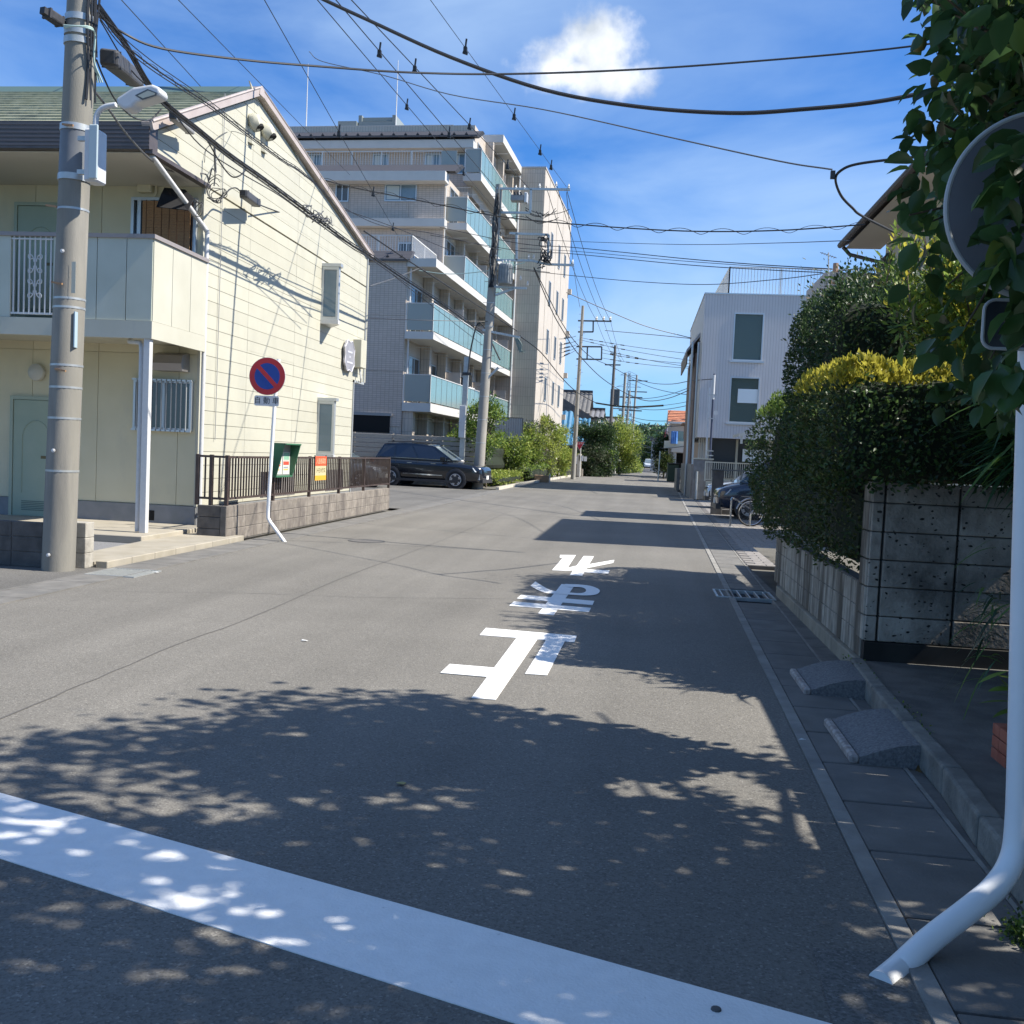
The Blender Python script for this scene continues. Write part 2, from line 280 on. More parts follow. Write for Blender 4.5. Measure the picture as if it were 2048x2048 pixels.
    def prism(s,poly,vec,mi=0):
        n=len(poly); vec=Vector(vec); a=[Vector(p) for p in poly]; b=[p+vec for p in a]
        nrm=sum(((a[i]-a[0]).cross(a[(i+1)%n]-a[0]) for i in range(1,n-1)),Vector())
        if nrm.dot(vec)>0: a,b=b,a
        # a faces away from vec
        return s.add(a+b,[tuple(range(n)),tuple(range(n,2*n))[::-1]]+[(i,i+n,(i+1)%n+n,(i+1)%n) for i in range(n)],mi)
    def quad(s,a,b,c,d,mi=0): return s.add([a,b,c,d],[(0,1,2,3)],mi)
    def poly(s,pts,mi=0): return s.add(pts,[tuple(range(len(pts)))],mi)
    def mesh(s,name,mats,inv=None):
        me=bpy.data.meshes.new(name); vs=s.v
        if inv is not None: vs=[tuple(inv@Vector(v)) for v in vs]
        me.from_pydata(vs,[],s.f)
        for m in (mats if isinstance(mats,(list,tuple)) else [mats]): me.materials.append(m)
        if any(s.mi): me.polygons.foreach_set('material_index',s.mi)
        me.polygons.foreach_set('use_smooth',s.sm)
        me.update(); return me
    def build(s,name,mats,parent=None,label=None,local=False,smooth=None,fix=False):
        inv=None if (local or parent is None) else rootm(parent).inverted()
        me=s.mesh(name,mats,inv)
        if fix:
            bm=bmesh.new(); bm.from_mesh(me); bmesh.ops.recalc_face_normals(bm,faces=bm.faces[:]); bm.to_mesh(me); bm.free()
        o=bpy.data.objects.new(name,me); col.objects.link(o)
        if parent: o.parent=parent
        if label: o['label']=label
        if any(s.sm):
            try: me.set_sharp_from_angle(angle=math.radians(38))
            except Exception: pass
        return o
def thing(name,label,cat,loc=(0,0,0),rz=0,group=None):
    o=bpy.data.objects.new(name,None); o.empty_display_size=.2; col.objects.link(o); o.location=loc; o.rotation_euler=(0,0,rz)
    ROOT[o.name]=Matrix.Translation(loc)@Matrix.Rotation(rz,4,'Z')
    o['label']=label; o['category']=cat
    if group:o['group']=group
    return o
def tag(o,label,cat,group=None,stuff=False):
    o['label']=label;o['category']=cat
    if group:o['group']=group
    if stuff:o['kind']='stuff'
    return o
def struct(o): o['kind']='structure'; return o
def sthing(name,loc=(0,0,0)):
    o=bpy.data.objects.new(name,None); col.objects.link(o); o.location=loc; ROOT[o.name]=Matrix.Translation(loc); o['kind']='structure'; return o
def inst(name,me,parent,loc,rz=0,scale=None,rot=None):
    """one more piece sharing a mesh; loc in world coordinates, parent unrotated"""
    o=bpy.data.objects.new(name,me); col.objects.link(o); o.parent=parent
    o.location=rootm(parent).inverted()@Vector(loc); o.rotation_euler=rot or (0,0,rz)
    if scale:o.scale=scale
    return o
def crom(pts,k=6):
    pts=[Vector(p) for p in pts]; q=[pts[0]*2-pts[1]]+pts+[pts[-1]*2-pts[-2]]; o=[]
    for i in range(1,len(q)-2):
        a,b,c,d=q[i-1:i+3]
        for j in range(k):
            t=j/k; o.append(.5*((2*b)+(c-a)*t+(2*a-5*b+4*c-d)*t*t+(3*b-a-3*c+d)*t**3))
    o.append(pts[-1]); return o
def sag(a,b,s,n=14):
    a=Vector(a);b=Vector(b); return [a.lerp(b,i/n)-Vector((0,0,4*s*(i/n)*(1-i/n))) for i in range(n+1)]
def fastmesh(name,V,Fs,mats,mi=None):
    """V (n,3), Fs (m,k) arrays"""
    me=bpy.data.meshes.new(name); m,k=Fs.shape
    me.vertices.add(len(V)); me.vertices.foreach_set('co',V.astype(np.float32).ravel())
    me.loops.add(m*k); me.loops.foreach_set('vertex_index',Fs.astype(np.int32).ravel())
    me.polygons.add(m); me.polygons.foreach_set('loop_start',np.arange(0,m*k,k,dtype=np.int32))
    for q in (mats if isinstance(mats,(list,tuple)) else [mats]): me.materials.append(q)
    if mi is not None: me.polygons.foreach_set('material_index',mi.astype(np.int32))
    me.update(calc_edges=True); me.validate(); return me
def norm(a): return a/np.maximum(np.linalg.norm(a,axis=-1,keepdims=True),1e-9)
def leafmesh(name,C,D,Nn,L,W,mats,mi=None,fold=.25,droop=0.):
    """leaves: base C, direction D, normal Nn, length L, width W; each a folded diamond of 2 quads-> 4 tris"""
    n=len(C); D=norm(D); S=norm(np.cross(D,Nn)); U=np.cross(S,D); L=np.asarray(L).reshape(-1,1)*np.ones((n,1)); W=np.asarray(W).reshape(-1,1)*np.ones((n,1))
    base=C; tip=C+D*L-U*L*droop; mid=C+D*L*.45+U*W*.0; l=C+D*L*.42+S*W*.5+U*W*fold; r=C+D*L*.42-S*W*.5+U*W*fold
    V=np.stack([base,r,tip,l,mid],1).reshape(-1,3); k=np.arange(n)[:,None]*5
    F1=np.stack([k[:,0]+0,k[:,0]+1,k[:,0]+2,k[:,0]+4],1); F2=np.stack([k[:,0]+0,k[:,0]+4,k[:,0]+2,k[:,0]+3],1)
    Fs=np.concatenate([F1,F2]); m2=None if mi is None else np.concatenate([mi,mi])
    return fastmesh(name,V,Fs,mats,m2)
def linkmesh(name,me,parent=None,world=True):
    o=bpy.data.objects.new(name,me); col.objects.link(o)
    if parent:
        if world: me.transform(rootm(parent).inverted())
        o.parent=parent
    return o
def rdir(n,up=0.,out=None,ow=0.):
    d=rng.normal(size=(n,3)); d=norm(d); d[:,2]+=up
    if out is not None: d+=out*ow
    return norm(d)
def noise3(Pn,scale,seed=0):
    """cheap smooth noise -1..1"""
    r=np.random.default_rng(seed); o=np.zeros(len(Pn))
    for i in range(6):
        k=r.normal(size=3)*scale*(1+.6*i); o+=np.sin(Pn@k+r.uniform(0,6.28))/(1+.4*i)
    return o/3
# ================================================================ GROUND, ROAD
def sheet(name,pts,z,m,parent=None,t=0):
    b=MB()
    if t: b.prism([(x,y,z) for x,y in pts],(0,0,-t))
    else: b.poly([(x,y,z) for x,y in pts])
    return b.build(name,m,parent)
GROUND=mat('ground_soil',(.10,.095,.08),.95,(.14,.13,.11),1.5,.4,30)
struct(sheet('ground',[(-1500,-60),(1500,-60),(1500,3000),(-1500,3000)],-.06,GROUND))
XR=lambda y:.92+.0215*y
struct(sheet('road',[(-60,-40),(60,-40),(60,2.2),(.90,2.2),(.93,4),(XR(12)-.07,12),(XR(52)-.07,52),(XR(110)+.1,110),(4.2,200),(6,420),(1,420),(-1.2,200),(-3.6,110),(-5.1,78),(-40,76),(-40,60),(-5.62,57),(-5.72,40),(-5.68,28),(-5.68,8.4),(-5.68,2.2),(-60,2.2)],0,ASPH))
struct(sheet('parking_lot',[(-40,26.2),(-6.05,26.2),(-6.05,43.3),(-40,43.3)],.004,ASPH2))
struct(sheet('asphalt_patch',[(.60,2.4),(.64,3.34),(.89,3.36),(.87,2.4)],.004,PATCH))
struct(sheet('roadside_strip',[(-14,8.2),(-14,11.5),(-6.20,11.5),(-6.20,8.2)],.002,ASPH2))
struct(sheet('crossing_street',[(XR(52)+.5,44.6),(30,44.6),(30,50),(XR(52)+.5,50)],-.002,ASPH2))
# long cracks and a seam in the asphalt: thin sunk tar lines
b=MB()
def seam(pts,wd):
    p=crom([(x,y,0) for x,y in pts],5); r_=random.Random(3)
    L=[];R_=[]
    for i,q in enumerate(p):
        d=(p[min(i+1,len(p)-1)]-p[max(i-1,0)]).normalized(); s=Vector((-d.y,d.x,0)); ww=wd*r_.uniform(.5,1.2); j=r_.uniform(-.01,.01)
        L.append(q+s*(ww+j)); R_.append(q-s*(ww-j))
    for i in range(len(p)-1): b.quad(R_[i]+Vector((0,0,.003)),R_[i+1]+Vector((0,0,.003)),L[i+1]+Vector((0,0,.003)),L[i]+Vector((0,0,.003)))
seam([(-3.38,2.4),(-3.40,5.1),(-3.42,6.1),(-3.44,7.3),(-3.40,8.8),(-3.46,12),(-3.40,18),(-3.5,30)],.007)
seam([(-5.3,9.6),(-4,10.1),(-2.9,10.3),(-1.2,10.9),(1.05,11.4)],.004)
seam([(-5.5,24.8),(-3,26),(-1,31),(-.4,40)],.009)
struct(b.build('road_seam',mat('tar',(.10,.096,.09),.8)))
# gutters: concrete lids one by one
gl=sthing('gutter_left',(-5.92,8,0))
lid=MB().bbox(-.22,.22,.006,.594,-.05,0,.005).mesh('gutter_lid',CONCG)
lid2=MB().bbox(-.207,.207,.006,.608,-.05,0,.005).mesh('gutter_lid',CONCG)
y=2.3
while y<57:
    if not 10.6<y+.3<11.4: inst('gutter_lid',lid,gl,(-5.93,y,.006+random.uniform(0,.003)))
    y+=.6
MB().box(-6.19,-6.155,2.3,57,-.05,.008).build('gutter_edge',CONCG,gl); MB().box(-5.705,-5.68,2.3,57,-.05,.010).build('gutter_edge',CONCG,gl)
MB().box(-6.155,-5.705,2.3,57,-.08,-.03).build('gutter_channel',mat('channel_dark',(.03,.03,.03),.9),gl)
def grate(nm,lab,x0,x1,y0,y1,nx,along,grp=None,z=.012,mt=None):
    t=thing(nm,lab,'drain grate',((x0+x1)/2,(y0+y1)/2,0),0,grp)
    f=MB().box(x0,x1,y0,y0+.025,-.03,z).box(x0,x1,y1-.025,y1,-.03,z).box(x0,x0+.025,y0+.025,y1-.025,-.03,z).box(x1-.025,x1,y0+.025,y1-.025,-.03,z)
    f.build('frame',mt or GALV,t)
    for i in range(nx):
        a=(i+.5)/nx
        if along=='y': MB().box(x0+.03+(x1-x0-.06)*a-.007,x0+.03+(x1-x0-.06)*a+.007,y0+.026,y1-.026,-.03,z-.002).build('bar',mt or GALV,t)
        else: MB().box(x0+.026,x1-.026,y0+.03+(y1-y0-.06)*a-.007,y0+.03+(y1-y0-.06)*a+.007,-.03,z-.002).build('bar',mt or GALV,t)
    MB().box(x0+.01,x1-.01,y0+.01,y1-.01,-.035,-.031).build('pit',mat('channel_dark',(.03,.03,.03),.9),t); return t
grate('drain_grate','steel grate set in the left gutter in front of the big concrete pole',-6.14,-5.55,10.68,11.34,14,'y')
grr=sthing('gutter_right',(1.2,8,0))
y=2.4
while y<53:
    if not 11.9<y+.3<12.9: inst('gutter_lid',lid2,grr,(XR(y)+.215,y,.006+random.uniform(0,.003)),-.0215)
    y+=.622
for (n_,o0,o1,z_) in (('gutter_edge',-.07,.0,.010),('gutter_edge',.425,.445,.008)):
    MB().prism([(XR(2.2)+o0,2.2,z_),(XR(2.2)+o1,2.2,z_),(XR(53)+o1,53,z_),(XR(53)+o0,53,z_)],(0,0,-.05)).build(n_,mat('gutter_edge_right',(.22,.21,.19),.9,(.29,.28,.255),5,.4,60,stain=((.16,.155,.15),2.6,(1,1,1),.5,.75)),grr)
MB().prism([(XR(2.2),2.2,-.035),(XR(2.2)+.42,2.2,-.035),(XR(53)+.42,53,-.035),(XR(53),53,-.035)],(0,0,-.04)).build('gutter_channel',MATS['channel_dark'],grr)
grate('drain_grate','steel slotted grate across the right gutter beside the low streaked wall',.97,1.66,12.1,12.8,6,'y')
grate('drain_grate','wide dark striped grate on the road edge before the white building gate',1.3,2.45,43.6,47.6,12,'y',mt=mat('dark_iron',(.07,.07,.07),.6))
# right verge: concrete between gutter and walls, forecourt pavers
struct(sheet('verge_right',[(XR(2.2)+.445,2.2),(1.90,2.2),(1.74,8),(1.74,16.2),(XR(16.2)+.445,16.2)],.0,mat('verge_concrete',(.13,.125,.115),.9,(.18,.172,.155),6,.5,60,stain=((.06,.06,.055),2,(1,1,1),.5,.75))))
PAV=mat('paver_grey',(.21,.195,.18),.85,(.27,.25,.23),9,.3,60,stain=((.16,.15,.145),3,(1,1,1),.5,.8))
fc=sthing('forecourt',(2.4,22,0))
MB().prism([(XR(16.2)+.445,16.2,-.004),(9,16.2,-.004),(9,43.4,-.004),(XR(43.4)+.445,43.4,-.004)],(0,0,-.05)).build('paving_bed',MORTAR,fc)
pv=MB().bbox(-.148,.148,-.098,.098,-.04,0,.005).mesh('paver',PAV); pj=[]
k=0; far=MB(); y=16.32
while y<43.2:
    x=XR(y)+.62+(.15 if k%2 else 0)
    while x<7.5:
        if y<22 and x<4.0: inst('paver',pv,fc,(x,y,.004+random.uniform(0,.004)),random.uniform(-.01,.01))
        else: far.box(x-.146,x+.146,y-.096,y+.096,-.004,.004)
        x+=.305
    y+=.205; k+=1
o=far.build('paver_field',PAV,fc); o['kind']='stuff'
# ================================================================ ROAD MARKINGS
Q=lambda x,y:P(860+x/4.83,1080+y/4.83,Z=0)
def marking(lab,polys,grp=None,name='road_marking'):
    b=MB()
    for i,pl in enumerate(polys):
        z=.004+.0009*i
        b.prism([(v.x,v.y,z) for v in pl],(0,0,-.0035))
    o=b.build(name,PAINT); tag(o,lab,'road marking',grp); return o
Qs=lambda l:[Q(*p) for p in l]
G='painted characters on the road'
marking('upside down painted character of long and short bars nearest the stop line',[Qs([(540,852),(1418,928),(1395,990),(480,920)]),Qs([(850,930),(1045,950),(635,1548),(400,1530)]),Qs([(1130,955),(1310,970),(1130,1312),(918,1298)]),Qs([(190,1205),(640,1242),(560,1330),(100,1290)])],G,'painted_character')
def ringstrip(outer,inner):
    r=[]
    for i in range(len(outer)-1): r.append([Q(*outer[i]),Q(*outer[i+1]),Q(*inner[i+1]),Q(*inner[i])])
    return r
def sm2(pts,k=5): return [(v.x,v.y) for v in crom([(x,y,0) for x,y in pts],k)]
def strips(bm,outer,inner,z):
    o_=sm2(outer);i_=sm2(inner)
    vo=[Q(*p) for p in o_]; vi=[Q(*p) for p in i_]; n=len(vo)
    vs=[(v.x,v.y,z) for v in vo]+[(v.x,v.y,z) for v in vi]
    bm.add(vs,[(i,i+1,n+i+1,n+i) for i in range(n-1)])
b=MB()
for i,pl in enumerate([Qs([(1270,428),(1400,436),(1195,728),(1045,712)]),Qs([(880,532),(1587,592),(1570,630),(840,568)]),Qs([(810,598),(1555,660),(1535,700),(765,638)])]):
    z=.004+.0009*i; b.prism([(v.x,v.y,z) for v in pl],(0,0,-.0035))
strips(b,[(1018,405),(1080,445),(1150,482),(1220,500),(1345,512)],[(970,448),(1045,490),(1120,517),(1200,524),(1345,533)],.0072)
strips(b,[(1300,430),(1430,435),(1540,447),(1610,470),(1640,495),(1620,525),(1560,540),(1460,541),(1340,533)],[(1330,462),(1400,460),(1460,463),(1495,475),(1507,492),(1498,507),(1470,517),(1420,519),(1340,512)],.0080)
tag(b.build('painted_character',PAINT,fix=True),'upside down painted character with a loop in the middle of the three on the asphalt','road marking',G)
marking('farthest and smallest of the upside down painted characters with a zigzag left stroke',[Qs([(1258,146),(1408,148),(1310,298),(1180,292),(1280,178),(1252,170)]),Qs([(1485,157),(1582,160),(1470,348),(1350,340)]),Qs([(1305,278),(1420,250),(1530,238),(1780,195),(1770,222),(1530,270),(1420,292),(1308,300)]),Qs([(1480,286),(1600,292),(1735,298),(1722,328),(1590,322),(1480,312)])],G,'painted_character')
a=P(0,1587,Z=0); c=P(0,1718,Z=0); d=P(1272,1941,Z=0); e=P(1007,2048,Z=0)
dr=(d-a).normalized(); dr2=(e-c).normalized()
marking('broad white stop line painted diagonally across the nearest asphalt',[[a-dr*3,a+dr*4.2,c+dr*4.2+(c-a)*0,c-dr*3]],None,'stop_line')
t=thing('manhole_cover','round dark manhole cover flush in the left lane near the no parking sign','manhole',(-4.5,16.6,0))
MB().lathe((-4.5,16.6,0),[(.31,.0),(.31,.006),(.29,.0065)],28).build('ring',mat('dark_iron',(.07,.07,.07),.6),t); MB().lathe((-4.5,16.6,0),[(.27,.0),(.27,.008)],28).build('cover',mat('iron_cover',(.09,.085,.08),.6,(.14,.13,.12),20),t)
# litter
def scrap(lab,x,y,s,m,cat,name):
    b=MB(); r_=random.Random(int(x*1000)); n=7; pts=[(x+s*math.cos(6.28*k/n)*r_.uniform(.5,1),y+s*.5*math.sin(6.28*k/n)*r_.uniform(.5,1),.009+r_.uniform(0,.006)) for k in range(n)]
    b.prism(pts,(0,0,-.003)); tag(b.build(name,m),lab,cat)
pp=P(609,1283,Z=0); scrap('tiny white paper scrap on the sunlit asphalt left of the characters',pp.x,pp.y,.03,PAINT,'litter','paper_scrap')
pp=P(800,1570,Z=0); scrap('pale fallen leaf lying in the middle of the tree shadow',pp.x,pp.y,.035,mat('dry_leaf',(.35,.30,.12),.7),'leaf','fallen_leaf')
pp=P(1605,1482,Z=0); scrap('small white scrap on the right gutter strip opposite the near ramp',pp.x,pp.y,.03,PAINT,'litter','paper_scrap')
pp=P(310,1146,Z=0); scrap('white scrap of paper at the corner of the left drain grate',pp.x,pp.y,.05,PAINT,'litter','paper_scrap')
pp=P(1432,2022,Z=0); tag(MB().lathe((pp.x,pp.y,.004),[(.016,0),(.014,.005),(.004,.006)],10).build('survey_nail',mat('dark_iron',(.07,.07,.07),.6)),'small round metal survey nail in the near stop line paint','survey nail')
# ================================================================ LEFT APARTMENT HOUSE
XW=-7.45; YF=16.4
HS=thing('cream_apartment_house','two storey cream sided apartment house with green slate roof behind the big pole','house',(-10,20,0))
def yr(z):
    lo=16.4 if z<5.80 else 14.6 if z<6.12 else 14.6+(z-6.12)/1.86*3.96
    hi=25.58 if z<3.30 else 26.5 if z<6.62 else 26.5-(z-6.60)/1.38*7.94
    return lo,hi
zs=[.44]; 
while zs[-1]<7.95: zs.append(zs[-1]+.2345)
brk=[3.30,5.80,6.12,6.60]
seams=[P(496,640,X=XW).y,P(590,640,X=XW).y,P(718,600,X=XW).y]
bk=MB(); bk.prism([(XW-.03,16.44,.0),(XW-.03,25.56,.0),(XW-.03,25.56,3.3),(XW-.03,26.48,3.3),(XW-.03,26.48,6.58),(XW-.03,18.56,7.96),(XW-.03,14.62,6.10),(XW-.03,14.62,5.8),(XW-.03,16.44,5.8)],(-.25,0,0)); bk.build('gable_wall',BACK,HS)
for i in range(len(zs)-1):
    z0,z1=zs[i]+.004,zs[i+1]-.004
    subs=[z0]+[q for q in brk if z0<q<z1]+[z1]
    for a_,b_ in zip(subs[:-1],subs[1:]):
        if b_-a_<.03: continue
        l0,h0=yr(a_+1e-4); l1,h1=yr(b_-1e-4)
        cuts=[None]+seams+[None]
        for k in range(len(cuts)-1):
            c0,c1=cuts[k],cuts[k+1]
            p0=(l0 if c0 is None else max(l0,c0+.004)); q0=(h0 if c1 is None else min(h0,c1-.004)); p1=(l1 if c0 is None else max(l1,c0+.004)); q1=(h1 if c1 is None else min(h1,c1-.004))
            if q0-p0<.02: continue
            if q1-p1<.0: p1=q1=(p1+q1)/2
            m_=MB(); o_=random.uniform(-.0015,.0015)
            m_.prism([(XW+o_,p0,a_),(XW+o_,q0,a_),(XW+o_,q1,b_),(XW+o_,p1,b_)],(-.024,0,0)); m_.build('siding_board',CREAM,HS)
MB().box(XW-.28,XW+.005,16.44,25.58,0,.43).build('foundation',FOUND,HS)
# body
MB().box(-30,XW-.29,YF+.03,26.4,0,5.8).build('rear_wall',CREAMW,HS)
# front wall panels between seams
xs=[XW-.0]+[XW-.35,XW-1.8,XW-3.0,XW-4.6,XW-6.4,XW-9,XW-14,XW-22]
for lvl,(z0,z1) in enumerate(((.45,3.0),(3.0,5.80))):
    for k in range(len(xs)-1): MB().box(xs[k+1]+.004,xs[k]-.004,YF,YF+.03,z0+.003,z1-.003).build('front_panel',CREAMW,HS)
MB().box(-30,XW-.004,YF-.02,YF+.03,0,.44).build('foundation',FOUND,HS)
MB().box(XW-1.02,XW-.72,YF-.025,YF-.021,.17,.34).build('vent_opening',mat('void_black',(.008,.008,.008),.9),HS)
# corner board
MB().box(XW-.03,XW+.012,YF-.012,YF+.05,.44,5.78).build('corner_trim',CREAM,HS)
# doors
def door(xc,z0,lab):
    d=MB().bbox(xc-.42,xc+.42,YF-.045,YF-.005,z0,z0+2.0,.006).build('door',DOORG,HS,lab)
    MB().box(xc-.48,xc-.425,YF-.06,YF+0,z0-.02,z0+2.06).box(xc+.425,xc+.48,YF-.06,YF,z0-.02,z0+2.06).box(xc-.425,xc+.425,YF-.06,YF,z0+2.005,z0+2.06).build('door_frame',FRAMEG,HS)
    MB().box(xc+.10,xc+.38,YF-.052,YF-.046,z0+1.0,z0+1.05).build('letter_slot',mat('brass_dark',(.16,.12,.06),.4,metal=.6),d)
    for i in range(6): MB().box(xc-.25,xc+.25,YF-.050,YF-.046,z0+.10+i*.03,z0+.115+i*.03).build('louvre',mat('door_louvre',(.12,.17,.14),.5),d)
    MB().tube([(xc-.25+.0,YF-.05,z0+.4),(xc-.25,YF-.05,z0+1.35)]+[(xc-.25*math.cos(a),YF-.05,z0+1.35+.3*math.sin(a)) for a in np.linspace(.2,2.94,9)]+[(xc+.25,YF-.05,z0+1.35),(xc+.25,YF-.05,z0+.4)],.008,5).build('moulding',DOORG,d)
    MB().lathe((xc+.33,YF-.046,z0+1.18),[(.02,0),(.02,.02)],10,0,(0,-1,0)).build('lock',ALU,d); MB().bar((xc+.36,YF-.07,z0+.95),(xc+.30,YF-.11,z0+.95),.02).build('handle',ALU,d)
    MB().bbox(xc-.30+.8,xc-.2+.86,YF-.03,YF-.001,z0+1.3,z0+1.42,.004).build('doorbell',GREYP,HS)
dl=P(25,765,Y=YF); door(dl.x+.48,.13,'green panelled door on the ground floor'); 
du=P(31,375,Y=YF); door(du.x+.50,3.42,'green panelled door behind the balcony rail')
door(dl.x-3.6,.13,'green panelled door at the left picture edge')
for (x,y,r) in ((77,745,.15),(81,350,.15)):
    c=P(x,y,Y=YF); MB().lathe((c.x,YF,c.z),[(.11,0),(r,.03),(r*.95,.09),(.07,.14)],16,0,(0,-1,0)).build('porch_lamp',mat('frosted_plastic',(.5,.5,.45),.4),HS)
# windows on front
wl=P(276,764,Y=YF); wr=P(381,858,Y=YF)
w1=MB().box(wl.x,wr.x,YF-.02,YF-.004,wr.z,wl.z).build('window',GLASSD,HS)
MB().box(wl.x-.04,wl.x,YF-.08,YF,wr.z-.04,wl.z+.04).box(wr.x,wr.x+.04,YF-.08,YF,wr.z-.04,wl.z+.04).box(wl.x,wr.x,YF-.08,YF,wl.z,wl.z+.04).box(wl.x,wr.x,YF-.08,YF,wr.z-.04,wr.z).box((wl.x+wr.x)/2-.03,(wl.x+wr.x)/2+.03,YF-.04,YF-.02,wr.z,wl.z).build('frame',ALU,w1)
for i in range(11):
    x=wl.x+(wr.x-wl.x)*(i+.5)/11; MB().box(x-.008,x+.008,YF-.12,YF-.1,wr.z-.06,wl.z+.06).build('security_bar',mat('bar_grey',(.36,.37,.37),.5),w1)
MB().box(wl.x-.05,wr.x+.05,YF-.12,YF-.1,wl.z+.03,wl.z+.06).box(wl.x-.05,wr.x+.05,YF-.12,YF-.1,wr.z-.06,wr.z-.03).build('bar_rail',ALU,w1)
hl=P(323,706,Y=YF); hr=P(379,745,Y=YF)
STEEL=mat('vent_steel',(.36,.34,.33),.35,metal=.7)
hb=MB(); prof=[(0,hr.z),( -.28,hr.z),(-.32,hr.z+.12),(-.26,hr.z+.26),(-.12,hl.z),(0,hl.z)]
hb.prism([(hl.x,YF+a_,z_) for a_,z_ in prof],(hr.x-hl.x,0,0)); hb.build('vent_hood',STEEL,HS,fix=True)
ul=P(272,402,Y=YF); ur=P(391,402,Y=YF)
w2=MB().box(ul.x,ur.x,YF-.02,YF-.004,3.9,ul.z).build('window',GLASSD,HS)
MB().box(ul.x-.05,ul.x+.0,YF-.07,YF,3.86,ul.z+.05).box(ul.x+.06,ul.x+.12,YF-.06,YF-.02,3.9,ul.z).box(ur.x,ur.x+.05,YF-.07,YF,3.86,ul.z+.05).box(ul.x,ur.x,YF-.07,YF,ul.z,ul.z+.05).build('frame',ALU,w2)
ebx=P(282,336,Y=YF); MB().bbox(ebx.x,ebx.x+.24,YF-.12,YF,ebx.z-.42,ebx.z,.01).build('meter_box',CREAMW,HS)
MB().tube([(ebx.x+.3,YF-.05,ebx.z-.1),(ebx.x+.3,YF-.05,ebx.z-.45),(ebx.x+.2,YF-.05,ebx.z-.55),(ebx.x+.08,YF-.05,ebx.z-.5)],.018,6).build('conduit',CREAMW,HS)
# gable windows: small projecting bays facing the crossing
def bay(x1,y1,x2,y2,top,bot):
    c0=P(x1,y1,X=XW); Y0=c0.y; zt=top; zb=bot; d=.40
    g=MB().box(XW+.05,XW+d-.05,Y0-.004,Y0+.01,zb+.08,zt-.08).build('window',GLASSB,HS)
    MB().box(XW,XW+.05,Y0-.02,Y0+.03,zb,zt).box(XW+d-.05,XW+d,Y0-.02,Y0+.03,zb,zt).box(XW+.05,XW+d-.05,Y0-.02,Y0+.03,zb,zb+.07).box(XW+.05,XW+d-.05,Y0-.02,Y0+.03,zt-.07,zt).build('frame',ALU,g)
    MB().box(XW+.07,XW+.16,Y0+.02,Y0+.03,zb+.1,zt-.1).build('curtain',CURT,g)
    MB().prism([(XW,Y0+.03,zb),(XW+d,Y0+.03,zb),(XW+d,Y0+.10,zb),(XW,Y0+.75,zb)],(0,0,zt-zb)).build('bay_side',ALU,HS,fix=True)
    MB().prism([(XW,Y0-.05,zt),(XW+d+.05,Y0-.05,zt),(XW+d+.05,Y0+.14,zt),(XW,Y0+.82,zt)],(0,0,.07)).build('bay_cap',ALU,HS,fix=True)
    MB().prism([(XW,Y0-.03,zb),(XW+d+.02,Y0-.03,zb),(XW+d+.02,Y0+.12,zb),(XW,Y0+.78,zb)],(0,0,-.09)).build('bay_sill',WHITEP,HS,fix=True)
bay(645,533,0,0,P(645,533,X=XW).z,P(643,640,X=XW).z)
bay(636,801,0,0,P(636,801,X=XW).z,P(633,908,X=XW).z)
# gable hood vents
for (x,y) in ((501,247),(527,266)):
    c=P(x,y,X=XW); b=MB()
    b.lathe((XW,c.y,c.z),[(.13,0),(.17,.05),(.165,.12),(.12,.19),(.04,.21)],16,0,(1,0,.25)); b.build('hood_vent',CREAM,HS)
    MB().lathe((XW+.16,c.y,c.z-.055),[(.09,0),(.085,.05)],14,0,(.55,0,-.85)).build('vent_mouth',MATS['void_black'],HS)
    MB().prism([(XW,c.y-.11,c.z-.08),(XW+.07,c.y-.07,c.z-.10),(XW+.07,c.y+.07,c.z-.10),(XW,c.y+.11,c.z-.08)],(-.0,0,-.28)).build('vent_skirt',CREAM,HS,fix=True)
# name plaque, power box
c=P(692,712,X=XW); Zc=c.z; pl=[]
for k in range(40):
    a_=2*math.pi*k/40; r_=1+.05*math.cos(8*a_+math.pi); pl.append((XW+.05,c.y+.40*r_*max(-1,min(1,1.15*math.cos(a_)))*.98,Zc+.36*r_*max(-1,min(1,1.15*math.sin(a_)))))
PLQ=mat('plaque_grey',(.25,.25,.28),.5,(.31,.31,.34),8)
pq=MB().prism(pl,(.05,0,0)).build('name_plaque',PLQ,HS,fix=True)
MB().tube([(XW+.10,p[1],p[2]) for p in pl],.013,6,closed=True).build('rim',mat('plaque_rim',(.6,.58,.6),.4),pq)
for k,(zz,ww) in enumerate(((.10,.2),(-.02,.05),(-.16,.26))):
    MB().box(XW+.101,XW+.106,c.y-ww,c.y+ww,Zc+zz-.022,Zc+zz+.022).build('lettering',mat('plaque_letters',(.55,.55,.6),.5),pq)
c=P(714,698,X=XW); Yb_=c.y-.35
MB().bbox(XW,XW+.22,Yb_,Yb_+.50,c.z-.5,c.z+.22,.012).build('power_box',CREAM,HS)
MB().tube([(XW+.1,Yb_+.3,c.z-.5),(XW+.14,Yb_+.32,c.z-.75),(XW+.1,Yb_+.45,c.z-.85),(XW+.03,Yb_+.5,c.z-.8)],.025,7).build('conduit',WHITEP,HS)
